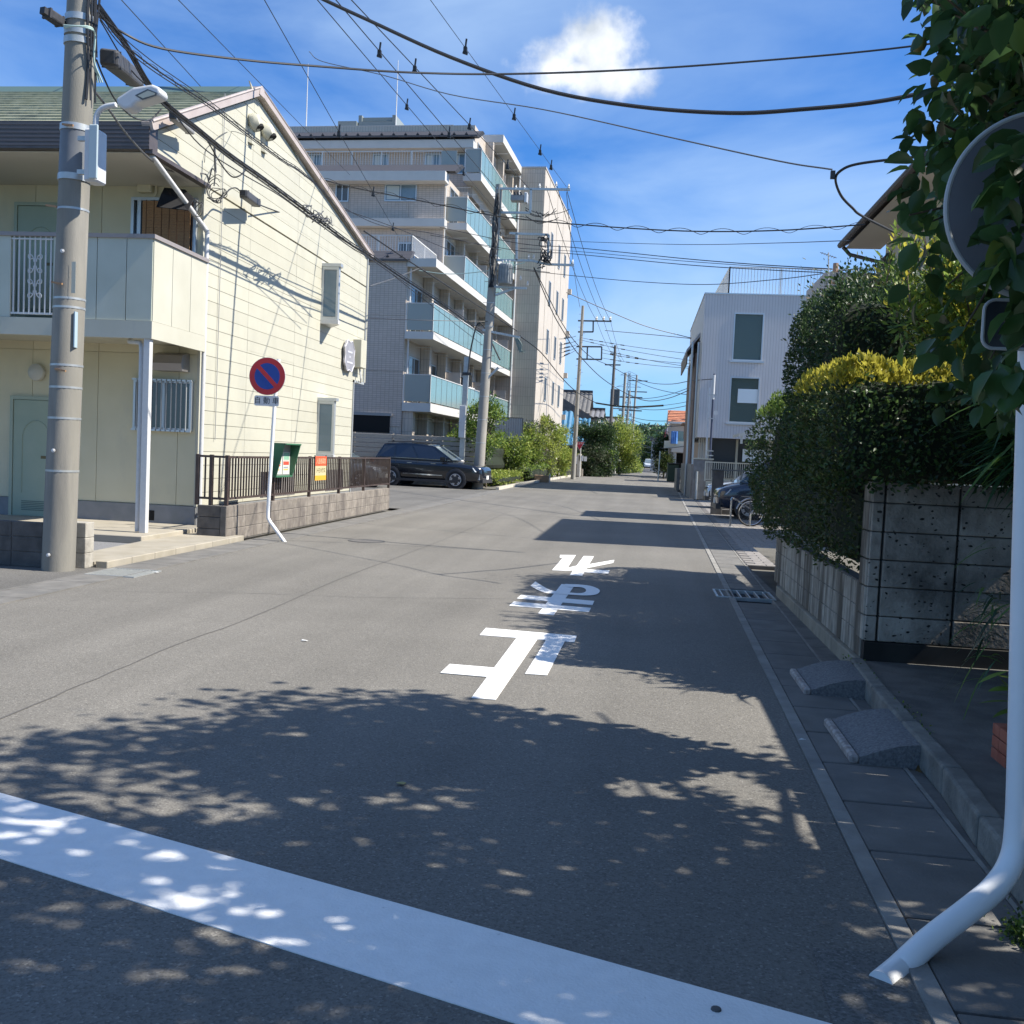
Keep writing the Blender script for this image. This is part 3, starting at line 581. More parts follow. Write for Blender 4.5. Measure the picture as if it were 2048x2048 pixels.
# upper storey overhang behind the notch
MB().box(XW-3,XW-.03,25.58,26.45,3.25,3.31).build('overhang_soffit',mat('grey_trim_metal',(.35,.37,.38),.4),HS)
MB().box(XW-.02,XW+.03,25.56,25.61,.0,3.3).box(XW-.02,XW+.03,25.56,26.52,3.24,3.3).box(XW-.02,XW+.03,26.47,26.52,3.3,6.6).build('edge_trim',mat('grey_trim_metal',(.35,.37,.38),.4),HS)
MB().tube([(XW+.02,26.56,6.4),(XW+.02,26.56,3.3)],.03,8).build('corner_pipe',CREAM,HS)
# roof
ys,zb_=14.45,6.14; yR,zR=18.5,8.07; ye,ze=26.62,6.66
RX0,RX1=-34,XW-.02
rf=MB(); n=14
for i in range(n):
    a_,b_=i/n,(i+1)/n
    y0,z0=ys+(yR-ys)*a_,zb_+(zR-zb_)*a_; y1,z1=ys+(yR-ys)*b_,zb_+(zR-zb_)*b_
    rf.add([(RX0,y0,z0+.045),(RX1,y0,z0+.045),(RX1,y1,z1+.01),(RX0,y1,z1+.01),(RX0,y0,z0),(RX1,y0,z0)],[(0,1,2,3),(4,5,1,0)])
rf.prism([(RX0,ys,zb_-.02),(RX0,yR,zR-.02),(RX0,ye,ze-.02),(RX0,ye,ze-.09),(RX0,yR,zR-.12),(RX0,ys,zb_-.09)],(RX1-RX0,0,0))
rf.build('slate_roof',SLATE,HS)
rf=MB(); rf.prism([(RX0,yR,zR+.0),(RX0,ye,ze+.0),(RX0,ye,ze+.03),(RX0,yR,zR+.03)],(RX1-RX0,0,0)); rf.build('rear_roof',SLATE,HS,fix=True)
MB().prism([(RX0,yR-.2,zR-.06),(RX0,yR-.02,zR+.10),(RX0,yR+.02,zR+.10),(RX0,yR+.2,zR-.01)],(RX1-RX0-.05,0,0)).build('ridge_cap',RIDGE,HS,fix=True)
# rake trims
def rake(a,b_,w_,h_):
    a=Vector(a);b_=Vector(b_); MB().bar(a,b_,w_,h_).build('rake_trim',TRIM,HS)
rake((XW+.03,14.36,6.13),(XW+.03,18.54,8.10),.17,.12); rake((XW+.03,18.48,8.10),(XW+.03,26.72,6.66),.17,.11)
MB().tube([(XW+.11,14.36,6.20),(XW+.11,18.51,8.17),(XW+.11,26.7,6.72)],.022,6).build('rake_bead',TRIM,HS)
MB().prism([(XW-.05,18.38,8.0),(XW-.05,18.66,8.0),(XW-.05,18.60,8.15),(XW-.05,18.51,8.18),(XW-.05,18.42,8.15)],(.18,0,0)).build('ridge_end',TRIM,HS,fix=True)
# front gutter fascia and soffit
g=MB(); g.box(-34,XW+.06,14.36,14.50,5.80,6.20)
g.build('fascia',BROWN,HS)
for i in range(6): MB().box(-34,XW+.065,14.352,14.358,5.84+i*.06,5.87+i*.06).build('fascia_rib',mat('brown_rib',(.12,.10,.095),.4),HS)
MB().box(XW+.061,XW+.067,14.36,14.62,5.80,6.22).build('fascia_end',BROWN,HS)
MB().box(-34,XW-.02,14.5,16.42,5.78,5.795).build('soffit',mat('soffit_cream',(.55,.53,.46),.7),HS)
MB().bar((XW+.04,14.4,5.78),(XW+.04,16.45,5.80),.12,.06).build('soffit_trim',BROWN,HS)
# balcony
BX,BY=-7.35,14.5
bl=MB().box(-34,BX,BY,YF,3.14,3.30).build('balcony_floor',OFFW,HS)
MB().box(-34,BX+.02,BY-.03,BY+.01,3.05,3.31).box(BX-.02,BX+.02,BY+.01,YF-.05,3.05,3.31).build('balcony_fascia',OFFW,HS)
xe=P(165,470,Y=BY).x; xg=P(108,470,Y=BY).x; xgl=P(24,470,Y=BY).x
pxs=[BX,P(255,470,Y=BY).x,P(196,470,Y=BY).x,P(140,470,Y=BY).x,xg]
for k in range(len(pxs)-1): MB().box(pxs[k+1]+.006,pxs[k]-.006,BY-.01,BY+.02,3.315,4.53).build('balcony_panel',GREENP,HS)
x=xgl
while x>-22: MB().box(x-1.1,x-.01,BY-.01,BY+.02,3.315,4.53).build('balcony_panel',GREENP,HS); x-=1.11
MB().box(-34,pxs[-1],BY+.022,BY+.03,3.3,3.32).build('rail_foot',OFFW,HS)
ysd=[BY,P(354,500,X=BX).y,P(373,500,X=BX).y,YF]
ysd=[BY+.0,BY+.62,BY+1.26,YF-.03]
for k in range(3): MB().box(BX-.02,BX+.012,ysd[k]+.006,ysd[k+1]-.006,3.315,4.53).build('balcony_panel',OFFW,HS)
MB().box(-34,BX+.04,BY-.04,BY+.06,4.53,4.59).box(BX-.06,BX+.04,BY+.06,YF-.03,4.53,4.59).build('balcony_cap',mat('cap_taupe',(.27,.24,.23),.45),HS)
rl=MB()
for k in range(8):
    x=xgl+.04+(xg-xgl-.08)*k/7; rl.tube([(x,BY,3.36),(x,BY,4.53)],.013,6)
rl.box(xgl,xg,BY-.012,BY+.012,3.36,3.39); rl.box(xgl,xg,BY-.012,BY+.012,4.48,4.50)
rg=rl.build('balcony_grille',WHITEP,HS)
sc_=MB(); xm=(xgl+xg)/2+.05
for zc in (3.75,4.12):
    for sx in(-1,1):
        for sz in(-1,1):
            pts=[(xm+sx*(.02+.075*(1-math.cos(t_))*(1-.13*t_)),BY-.01,zc+sz*(.03+.09*math.sin(t_)*(1-.1*t_)+.02*t_)) for t_ in np.linspace(0,5.2,16)]
            sc_.tube(pts,.008,5)
sc_.build('scroll_ornament',WHITEP,rg)
# porch post, downpipes, stoop
px_=-7.42
MB().bbox(px_-.05,px_+.05,BY-.0,BY+.10,.13,3.05,.005).build('porch_post',WHITEP,HS)
MB().tube([(px_-.42,BY+.3,3.06),(px_-.38,BY+.2,3.02),(px_-.16,BY+.12,3.0),(px_-.13,BY+.1,2.9),(px_-.13,BY+.1,.14)],.036,10).build('downpipe',WHITEP,HS)
MB().tube([(XW+.09,YF-.03,5.05),(XW+.09,YF-.03,.05)],.036,10).build('downpipe',WHITEP,HS)
MB().tube([(XW+.04,14.5,5.74),(XW+.05,YF-.1,5.12),(XW+.09,YF-.03,5.04)],.04,10).build('downpipe',WHITEP,HS)
STOOP=mat('stoop_concrete',(.30,.27,.21),.85,(.37,.335,.27),4,.2,60,stain=((.25,.23,.19),2,(1,1,1),.5,.8))
MB().bbox(-12,-7.16,13.98,YF-.02,-.05,.13,.01).build('stoop',STOOP,HS)
struct(MB().prism([(-6.40,11.35,.065),(-6.36,15.3,.065),(-7.2,16.3,.065),(-7.5,14.1,.065),(-7.15,13.97,.065),(-6.95,11.35,.065)],(0,0,-.1)).build('entrance_apron',STOOP))
struct(MB().prism([(-6.95,11.36,.02),(-7.16,13.97,.02),(-14,13.97,.02),(-14,11.36,.02)],(0,0,-.1)).build('gravel_yard',mat('gravel',(.13,.13,.13),.95,(.26,.26,.26),90,.9,90)))
kb=sthing('kerb_left',(-6.3,13,0)); y=11.3
while y<15.2:
    MB().bbox(-6.36,-6.21,y+.005,y+.595,-.02,.085,.008).build('kerb_stone',STOOP,kb); y+=.6
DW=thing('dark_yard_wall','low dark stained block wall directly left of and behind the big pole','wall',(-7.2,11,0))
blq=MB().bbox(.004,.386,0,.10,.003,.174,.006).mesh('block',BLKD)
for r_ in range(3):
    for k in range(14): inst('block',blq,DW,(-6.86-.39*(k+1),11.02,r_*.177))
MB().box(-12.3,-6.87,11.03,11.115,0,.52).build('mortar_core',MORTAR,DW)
DP=thing('yard_pillar','short three block pillar between the big pole and the entrance kerb','wall',(-6.5,11.25,0))
for r_ in range(3): MB().bbox(-6.80,-6.42,11.18,11.37,r_*.181+.0,r_*.181+.178,.006).build('block',[BLKD,mat('pale_block',(.33,.31,.27),.9,(.40,.38,.33),8,.4,60,stain=((.16,.15,.13),3,(1,1,1),.5,.75))][1],DP)
# bamboo blind in the upstairs window
t=thing('bamboo_blind','brown bamboo blind hanging in the upstairs window of the cream house','blind',(ul.x+.5,YF-.09,4.6))
BAM=mat('bamboo',(.30,.15,.06),.6,(.46,.25,.11),30,stretch=(1,1,8))
for i in range(56): MB().box(ul.x+.17,ur.x-.04,YF-.095-.004*(i%2),YF-.085,ul.z-.03-i*.0275-.012,ul.z-.03-i*.0275+.012).build('slat',BAM,t)
for k in range(7):
    x=ul.x+.24+k*.135; MB().box(x-.005,x+.005,YF-.104,YF-.1,3.95,ul.z).build('cord',mat('cord_dark',(.12,.06,.03),.8),t)
# torn black awning under the eave
aw=P(352,398,Y=15.9); t=thing('black_sunshade','torn black sunshade hanging under the eave beside the blind','sunshade',tuple(aw))
M1=MB(); A_=lambda x,y,Y:P(x/3.773,y/3.773,Y=Y)
M1.add([A_(1215,1465,15.7),A_(1240,1420,16.1),A_(1400,1435,16.0),A_(1465,1500,15.7),A_(1420,1590,15.5),A_(1180,1565,15.6),A_(1330,1500,15.85)],[(0,1,6),(1,2,6),(2,3,6),(3,4,6),(4,5,6),(5,0,6)])
me=M1.build('cloth',mat('black_cloth',(.012,.012,.014),.9),t); md=me.modifiers.new('s','SOLIDIFY'); md.thickness=.012
MB().tube([A_(1480,1590,16.2),A_(1400,1585,15.7),A_(1465,1500,15.7),A_(1510,1540,16.2)],.012,6).build('frame',BLACKP,t)
b=MB()
for k in range(4): b.tube([A_(1495+40*math.cos(a_+k)-k*6,1580+55*math.sin(a_),15.95+.02*k) for a_ in np.linspace(0,6.2,14)],.007,5)
tag(b.build('coiled_wire',CABLEG),'coil of grey wire hanging at the roof corner of the cream house','wire')
# ================================================================ block wall, fence, notice board, banner
WX=-6.45
bw=thing('block_wall','low weathered concrete block wall carrying the brown fence beside the cream house','wall',(WX,20.5,0))
MB().box(WX-.09,WX+.0,15.32,25.75,-.02,.545).build('mortar_core',MORTAR,bw)
y=15.33;rows=3;bh=.185
blk=MB().bbox(0,.10,.004,.386,.003,bh-.003,.006).mesh('block',BLK)
while y<25.7:
    for r_ in range(rows): inst('block',blk,bw,(WX-.094+random.uniform(0,.004),y,r_*bh-.005))
    y+=.39
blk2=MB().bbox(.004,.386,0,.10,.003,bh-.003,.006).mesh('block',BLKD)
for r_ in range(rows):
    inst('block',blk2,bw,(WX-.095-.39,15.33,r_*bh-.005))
cp=MB().bbox(-.11,.012,.004,.386,.55,.572,.004).mesh('coping',BLK)
fn=thing('fence','dark brown bar fence standing on the block wall along the cream house','fence',(WX-.05,20.5,.55))
FX=WX-.05; yA,yB=15.42,25.95
zt_=1.34
MB().box(FX-.025,FX+.025,yA,yB,zt_-.035,zt_).build('top_rail',FENCEB,fn); MB().box(FX-.02,FX+.02,yA,yB,.64,.675).build('bottom_rail',FENCEB,fn)
bar=MB().box(-.011,.011,-.011,.011,.676,zt_-.036).mesh('bar',FENCEB); post=MB().bbox(-.028,.028,-.028,.028,.545,zt_+.012,.003).mesh('post',FENCEB)
y=yA+.12
while y<yB-.03: inst('bar',bar,fn,(FX,y,0)); y+=.118
for y in (yA+.02,17.5,19.5,21.5,23.5,yB-.02): inst('post',post,fn,(FX,y,0))
xq=FX
while xq>FX-.46: 
    inst('bar',bar,fn,(xq,yA,0)); xq-=.118
MB().box(FX-.48,FX-.025,yA-.025,yA+.025,zt_-.035,zt_).box(FX-.48,FX-.02,yA-.02,yA+.02,.64,.675).build('return_rail',FENCEB,fn)
inst('post',post,fn,(FX-.25,yA,0)); inst('post',post,fn,(FX-.48,yA,0))
for (a_,b_) in ((17.25,19.0),(21.0,22.2)):
    MB().box(FX-.14,FX-.12,a_,b_,.60,1.06).build('board',mat('fence_backing_board',(.16,.15,.145),.7,(.2,.19,.18),4),fn)
# notice board
NX=FX+.045; Zc2=lambda x,y,X:P(400+x/5.682,740+y/5.682,X=X)
tl=Zc2(900,845,NX+.10); tr=Zc2(1088,862,NX+.10); y0,y1=tl.y,tr.y; zt2=tl.z; zb2=Zc2(850,1222,NX+.05).z
t=thing('notice_board','green framed notice board hooked on the road side of the brown fence with two posters','notice board',(NX,(y0+y1)/2,1.2),0)
GB=mat('board_green',(.035,.13,.065),.5,(.045,.16,.08),5)
for yy in (y0,y1-.03): MB().prism([(NX,yy,zt2),(NX+.20,yy,zt2),(NX+.055,yy,zb2),(NX,yy,zb2)],(0,.03,0)).build('side_panel',GB,t,fix=True)
MB().box(NX,NX+.21,y0,y1,zt2,zt2+.025).box(NX,NX+.06,y0+.03,y1-.03,zb2,zb2+.03).build('hood',GB,t)
MB().box(NX,NX+.01,y0+.03,y1-.03,zb2+.03,zt2).build('back_panel',mat('board_back',(.22,.23,.22),.6),t)
# ---- printed paper: flat colour bands
def printed(name,parent,y0,y1,z0,z1,x,bands,base=(.62,.61,.55)):
    """flat print on a sheet in the plane X=x, facing the road"""
    ms=[mat('paper_%g_%g'%(base[0],base[2]),base,.6)]; b=MB().box(x,x+.004,y0,y1,z0,z1)
    for i,(a,b2,c,d,cc) in enumerate(bands):
        ms.append(mat('ink_%.2f_%.2f_%.2f'%cc,cc,.6)); b.box(x+.0045,x+.0055,y0+(y1-y0)*a,y0+(y1-y0)*b2,z0+(z1-z0)*c,z0+(z1-z0)*d,len(ms)-1)
    return b.build(name,ms,parent)
RED=(.55,.07,.04);YEL=(.65,.40,.05);GR=(.10,.28,.10);DB=(.10,.14,.2)
ym=(y0+y1)/2
printed('poster',t,y0+.08,ym-.03,zb2+.05,zt2-.14,NX+.012,[(.15,.7,.88,.94,DB),(.35,.8,.68,.84,GR),(.4,.8,.52,.66,YEL),(.5,.75,.36,.44,RED),(.1,.5,.28,.32,DB),(.1,.6,.18,.23,YEL),(.1,.8,.46,.50,DB)])
printed('poster',t,ym+.02,y1-.07,zb2+.05,zt2-.14,NX+.012,[(.1,.9,.66,.98,(.22,.42,.30)),(.05,.9,.42,.58,RED),(.1,.85,.60,.63,(.70,.35,.30)),(.1,.8,.30,.34,DB),(.1,.8,.18,.23,YEL),(.1,.9,.25,.28,(.4,.4,.38))])
def textobj(name,s,size,loc,rot,m,parent=None,align='CENTER',extr=.001):
    cu=bpy.data.curves.new(name,'FONT'); cu.body=s; cu.size=size; cu.align_x=align; cu.align_y='CENTER'; cu.extrude=extr
    o=bpy.data.objects.new(name,cu); col.objects.link(o)
    dg=bpy.context.evaluated_depsgraph_get(); me=bpy.data.meshes.new_from_object(o.evaluated_get(dg)); bpy.data.objects.remove(o)
    me.name=name; me.materials.clear(); me.materials.append(m); o=bpy.data.objects.new(name,me); col.objects.link(o)
    M=Matrix.Translation(loc)@(rot if isinstance(rot,Matrix) else Matrix.Rotation(rot[2],4,'Z')@Matrix.Rotation(rot[1],4,'Y')@Matrix.Rotation(rot[0],4,'X'))
    if parent: o.parent=parent; me.transform(rootm(parent).inverted()@M)
    else: o.matrix_world=M
    return o
INKB=mat('ink_black',(.02,.02,.02),.6)
# banner
a_=Zc2(1312,980,FX+.05); b_=Zc2(1428,1248,FX+.05)
t=thing('banner','orange and cream advertising banner tied on the brown fence','banner',tuple(a_))
BX_=FX+.05
bn=printed('sheet',t,a_.y,b_.y,b_.z,a_.z,BX_,[(0,1,.60,1.0,(.70,.09,.03)),(.0,1,.0,.2,(.72,.36,.03))],(.52,.46,.27))
RT=Matrix(((0,0,1,0),(1,0,0,0),(0,1,0,0),(0,0,0,1))); hh=a_.z-b_.z
textobj('lettering','入居者募集',(b_.y-a_.y)*.175,(BX_+.007,(a_.y+b_.y)/2,b_.z+hh*.78),RT,mat('ink_pale',(.6,.42,.25),.6),t)
textobj('lettering','トモハウス',(b_.y-a_.y)*.165,(BX_+.007,(a_.y+b_.y)/2,b_.z+hh*.40),RT,mat('ink_brown',(.15,.12,.03),.6),t)
for yy in (a_.y,b_.y): MB().bar((BX_-.01,yy,a_.z+.02),(BX_-.01,yy,b_.z),.018).build('hanger',FENCEB,t)
# ================================================================ no parking sign
SG=thing('no_parking_sign','round blue and red no parking sign on a bent white pole before the block wall','road sign',(-5.72,15.75,0))
sy=15.75
c=P(536.5,753,Y=sy); 
PS=mat('sign_pole_white',(.80,.81,.81),.35,(.77,.78,.78),9)
base=P(571,1083,Z=0); 
pts=[Vector((base.x,base.y,0)),Vector(P(545,1052,Y=sy)),Vector(P(536,1040,Y=sy)),Vector(P(535.5,1020,Y=sy)),Vector(P(549,800,Y=sy))]
top=P(553,775,Y=sy)
MB().tube([(base.x,sy,-.02)]+[tuple(p) for p in crom([P(546,1052,Y=sy),P(538,1040,Y=sy),P(536,1024,Y=sy),P(541,940,Y=sy),P(549,810,Y=sy)],4)]+[tuple(top+Vector((.02,0,.45)))],.030,12).build('pole',PS,SG)
R0=.30; cy=sy-.045
SR=mat('sign_red',(.50,.02,.025),.35); SB=mat('sign_blue',(.01,.05,.30),.35); SWh=mat('sign_edge',(.5,.5,.5),.4)
def disc(r,y,th,m,nm,n=48,c0=None):
    cc=c0 or c; MB().lathe((cc.x,y,cc.z),[(r,0),(r,th)],n,0,(0,-1,0)).build(nm,m,SG)
disc(R0,cy+.012,.014,SWh,'plate'); disc(R0*.985,cy-.0025,.002,SR,'red_ring'); disc(R0*.70,cy-.005,.0015,SB,'blue_field')
ang=math.radians(-45); L_=R0*.72; s=MB(); dx,dz=math.cos(ang),math.sin(ang); wv=.034
s.prism([(c.x+dx*L_+ -dz*wv,cy-.007,c.z+dz*L_+dx*wv),(c.x-dx*L_-dz*wv,cy-.007,c.z-dz*L_+dx*wv),(c.x-dx*L_+dz*wv,cy-.007,c.z-dz*L_-dx*wv),(c.x+dx*L_+dz*wv,cy-.007,c.z+dz*L_-dx*wv)],(0,-.0015,0)); s.build('diagonal_bar',SR,SG,fix=True)
pl_=P(535,802,Y=sy); tilt=.03
hx,hz=.205,.082
def rrect(cx,cz,hx,hz,r,y,n=5):
    o=[]
    for (sx,sz,a0) in ((1,1,0),(-1,1,90),(-1,-1,180),(1,-1,270)):
        for k in range(n+1):
            a=math.radians(a0+90*k/n); o.append((cx+sx*(hx-r)+r*math.cos(a),y,cz+sz*(hz-r)+r*math.sin(a)))
    return o
MB().prism(rrect(pl_.x,pl_.z,hx,hz,.03,cy+.01),(0,-.006,0)).build('supplementary_plate',mat('plate_grey',(.62,.63,.65),.4),SG,fix=True)
textobj('lettering','自 動 車',.118,(pl_.x,cy+.0025,pl_.z-.002),(math.pi/2,0,0),INKB,SG)
# ================================================================ MID-DISTANCE APARTMENT BLOCK
AP=thing('apartment_block','tall stepped apartment block with teal glass balconies beyond the black car','apartment building',(-9.7,46,0),-.045)
TILE=tile('grey_tile',(.49,.415,.355),(.54,.46,.40),(.33,.285,.245),.20,.10,.010,bump=.5,rough=.4)
TILE2=tile('beige_tile',(.50,.43,.355),(.54,.47,.39),(.36,.31,.26),.16,.6,.012,bump=.4,rough=.5)
IVORY=mat('ivory_render',(.44,.395,.34),.65,(.475,.43,.37),1.5,.1,60,stain=((.5,.455,.40),.5,(1,1,.3),.5,.85))
MROOF=ribbed('metal_roof_dark',(.065,.065,.075),(.025,.025,.03),.09,vert=False,rough=.6)
def glassmat(name,c,tr=.45,rough=.08):
    m=bpy.data.materials.new(name); m.use_nodes=True; t=m.node_tree; b=t.nodes['Principled BSDF']; n=t.nodes.new; l=t.links.new
    b.inputs['Base Color'].default_value=(*c,1); b.inputs['Roughness'].default_value=rough; b.inputs['Specular IOR Level'].default_value=.9
    tp=n('ShaderNodeBsdfTransparent'); tp.inputs[0].default_value=(c[0]*.5+.45,c[1]*.5+.5,c[2]*.5+.5,1); ms=n('ShaderNodeMixShader'); ms.inputs[0].default_value=tr
    o=t.nodes['Material Output']; l(b.outputs[0],ms.inputs[1]); l(tp.outputs[0],ms.inputs[2]); l(ms.outputs[0],o.inputs[0]); MATS[name]=m; return m
TEAL=glassmat('teal_balcony_glass',(.22,.36,.37),.22,.12)
FROST=glassmat('frosted_glass',(.33,.36,.34),.15,.35)
def ap(b,name,m,label=None,parent=None): return b.build(name,m,parent or AP,label,local=True,fix=False)
U=-1.35
def wallseg(u0,u1,v0,v1,z0,z1,nm='wall',m=TILE): return ap(MB().box(u0,u1,v0,v1,z0,z1),nm,m)
# front panels with joints, volume A
us=[-16,-12.6,-10.2,-7.4,-4.75,U]
MB_=MB().box(-16,U-.02,.03,20.4,0,10.2); ap(MB_,'core_wall',TILE2)
for i in range(len(us)-1):
    for (z0,z1) in ((.0,2.45),(2.6,5.15),(5.15,7.7),(7.7,10.22)):
        if z0<1 and i in(3,): z0=0; 
        if i==3 and z0<1: 
            ap(MB().box(us[i]+.01,us[i+1]-.01,.0,.03,z0,2.30),'tile_panel',TILE); continue
        ap(MB().box(us[i]+.01,us[i+1]-.01,0,.03,z0+.01,z1-.01),'tile_panel',TILE)
ap(MB().box(-7.4,-1.9,-.04,-.01,2.30,3.08),'garage_opening',MATS['void_black'])
ap(MB().box(-7.5,-1.8,-.08,-.02,3.08,3.2),'lintel',mat('lintel_grey',(.3,.3,.3),.6))
# mansard strip and terrace rail, top of A
ap(MB().prism([(-16,-.12,10.22),(U+.12,-.12,10.22),(U+.12,.5,10.74),(-16,.5,10.74)],(0,.3,0)),'metal_roof',MROOF)
ap(MB().box(-16,U+.14,-.16,-.10,10.16,10.26),'eave_gutter',BROWN)
for i in range(22): ap(MB().prism([(-16+i*.68,.02,10.38),(-15.84+i*.68,.02,10.38),(-15.92+i*.68,.05,10.50)],(0,.12,0)),'snow_guard',BLACKP)
def rail(name,pts,z0,z1,step,m=WHITEP,posts=1.6,pr=.028):
    r=MB(); 
    for a,b_ in zip(pts[:-1],pts[1:]):
        a=Vector(a);b_=Vector(b_);L=(b_-a).length;n=max(1,int(L/step))
        for k in range(n+1):
            p=a.lerp(b_,k/n); r.box(p.x-.011,p.x+.011,p.y-.011,p.y+.011,z0+.08,z1)
        r.bar((a.x,a.y,z1),(b_.x,b_.y,z1),.045); r.bar((a.x,a.y,z0+.08),(b_.x,b_.y,z0+.08),.03)
        n=max(1,int(L/posts))
        for k in range(n+1):
            p=a.lerp(b_,k/n); r.box(p.x-pr,p.x+pr,p.y-pr,p.y+pr,z0,z1+.02)
    return r
ap(rail('r',[(-16,.75,0),(U-.05,.75,0),(U-.05,5.3,0)],10.62,11.5,.13),'terrace_rail',WHITEP)
# volume B (levels 4-5)
ap(MB().box(-16,-1.15,5.55,20.4,10.2,15.6),'core_wall',TILE2)
us=[-16,-12.4,-9.2,-6.2,-3.0,-1.12]
for i in range(len(us)-1):
    for (z0,z1) in ((10.2,12.86),(13.3,15.1)): ap(MB().box(us[i]+.01,us[i+1]-.01,5.52,5.55,z0+.01,z1-.01),'tile_panel',TILE)
ap(MB().box(-16,-.95,5.0,5.55,12.88,13.28),'slab_band',WHITEW)
def window(u0,u1,z0,z1,v,curt=False,side=False,nm='window'):
    if side:
        g=ap(MB().box(v+.005,v+.02,u0,u1,z0,z1),nm,GLASSD); f=MB()
        for a,b_,c,d in ((u0-.05,u0,z0-.05,z1+.05),(u1,u1+.05,z0-.05,z1+.05),(u0,u1,z0-.05,z0),(u0,u1,z1,z1+.05),((u0+u1)/2-.02,(u0+u1)/2+.02,z0,z1)): f.box(v+.003,v+.05,a,b_,c,d)
    else:
        g=ap(MB().box(u0,u1,v-.02,v-.005,z0,z1),nm,GLASSB if curt else GLASSD); f=MB()
        for a,b_,c,d in ((u0-.06,u0,z0-.06,z1+.06),(u1,u1+.06,z0-.06,z1+.06),(u0,u1,z0-.06,z0),(u0,u1,z1,z1+.06),((u0+u1)/2-.025,(u0+u1)/2+.025,z0,z1)): f.box(a,b_,v-.06,v-.003,c,d)
        if curt: ap(MB().box(u0+.05,u0+(u1-u0)*.45,v-.03,v-.021,z0+.04,z1-.04),'curtain',mat('white_curtain',(.45,.5,.5),.4,spec=.8),parent=g)
    ap(f,'frame',ALU,parent=g); return g
window(-6.87,-6.27,14.27,15.05,5.52); window(-4.23,-2.65,14.3,15.06,5.52,True); window(-3.4,-2.6,11.2,12.1,5.52)
ap(MB().prism([(-16,4.75,15.10),(-.95,4.75,15.10),(-.95,5.55,15.10),(-16,5.55,15.10)],(0,0,.48)),'canopy',WHITEW)
ap(MB().prism([(-16,5.1,15.66),(-.55,5.1,15.66),(-.35,5.9,16.2),(-16,5.9,16.2)],(0,.5,0)),'metal_roof',MROOF)
ap(rail('r',[(-16,6.1,0),(-1.5,6.1,0)],16.1,16.95,.14),'terrace_rail',WHITEP)
ap(MB().box(-1.5,-.7,6.05,6.08,16.2,16.95),'screen_panel',FROST)
# volume C (level 6)
ap(MB().box(-16,-.7,10,20.4,15.6,19.5),'core_wall',TILE2)
ap(MB().box(-16,-.68,9.97,10.0,16.2,18.6),'tile_panel',TILE)
for u in (-12.6,-9.9,-6.0,-3.0,-1.5): window(u-.4,u+.4,16.9,17.9,9.97,True)
ap(MB().box(-16,-.55,9.1,10,18.02,18.46),'canopy',WHITEW)
ap(MB().prism([(-16,9.0,18.62),(-.35,9.0,18.62),(-.15,9.6,19.05),(-16,9.6,19.05)],(0,.5,0)),'metal_roof',MROOF)
ap(MB().box(-16,-.3,8.95,9.0,18.56,18.66),'eave_gutter',BROWN)
for i in range(23): ap(MB().prism([(-16+i*.68,9.08,18.74),(-15.84+i*.68,9.08,18.74),(-15.92+i*.68,9.1,18.86)],(0,.12,0)),'snow_guard',BLACKP)
ap(MB().box(-16,-2.2,11,20,19.5,19.80).box(-16,-2.15,10.95,11.0,19.74,19.84),'parapet',mat('parapet_grey',(.33,.34,.345),.6))
g_=mat('roof_box_grey',(.22,.25,.25),.6)
ap(MB().box(-8.95,-7.85,11,13,19.8,20.12),'roof_box',g_); ap(MB().box(-7.8,-5.6,11.2,15,19.8,20.15).box(-7.8,-7.6,11.2,15,20.15,20.5).box(-5.8,-5.6,11.2,15,20.15,20.5).box(-7.6,-5.8,11.3,11.4,20.2,20.4),'roof_house',g_)
for u,zt in ((-10.9,23.4),(-5.55,23.5)): ap(MB().tube([(u,11.1,19.8),(u,11.1,zt)],[.035,.02],6),'antenna_mast',WHITEP)
# balconies
def balcony(v0,zb,zt,glass=True,u0=U,v1=20.5,unit=True):
    s=ap(MB().box(u0-.05,0,v0,v1,zb,zt),'balcony_slab',WHITEW)
    if not glass: return
    zg0,zg1=zt+.06,zt+1.27; n=int((v1-v0)/1.03); st=(v1-v0)/n
    pane=MB().box(-.008,.008,.025,st-.025,zg0,zg1).mesh('glass_pane',TEAL)
    for k in range(n):
        o=bpy.data.objects.new('glass_pane',pane); col.objects.link(o); o.parent=AP; o.location=(-.05,v0+k*st,0)
    pm=MB().box(-.02,.02,-.022,.022,zt-.02,zg1).mesh('glass_post',mat('mullion_dark',(.12,.15,.16),.4))
    for k in range(n+1):
        o=bpy.data.objects.new('glass_post',pm); col.objects.link(o); o.parent=AP; o.location=(-.055,v0+k*st,0)
    ap(MB().box(u0+.07,-.08,v0+.02,v0+.035,zg0,zg1),'frosted_panel',FROST)
    ap(MB().box(-.08,-.02,v0,v1,zg1,zg1+.04).box(u0+.02,-.08,v0,v0+.06,zg1,zg1+.04).box(u0+.0,u0+.06,v0,v0+.05,zt,zg1).box(-.09,-.03,v0,v0+.05,zt,zg1),'glass_rail',WHITEP)
balcony(0,3.34,3.74); balcony(0,6.66,7.0); balcony(6,9.94,10.32); ap(MB().box(U-.05,0,0,6,9.94,10.32),'canopy_slab',WHITEW)
balcony(5.9,12.92,13.28,u0=-1.25); balcony(8.9,16.2,16.6,u0=-.95)
ap(MB().box(-4,.15,13.9,20.5,19.75,20.2),'roof_slab',WHITEW)
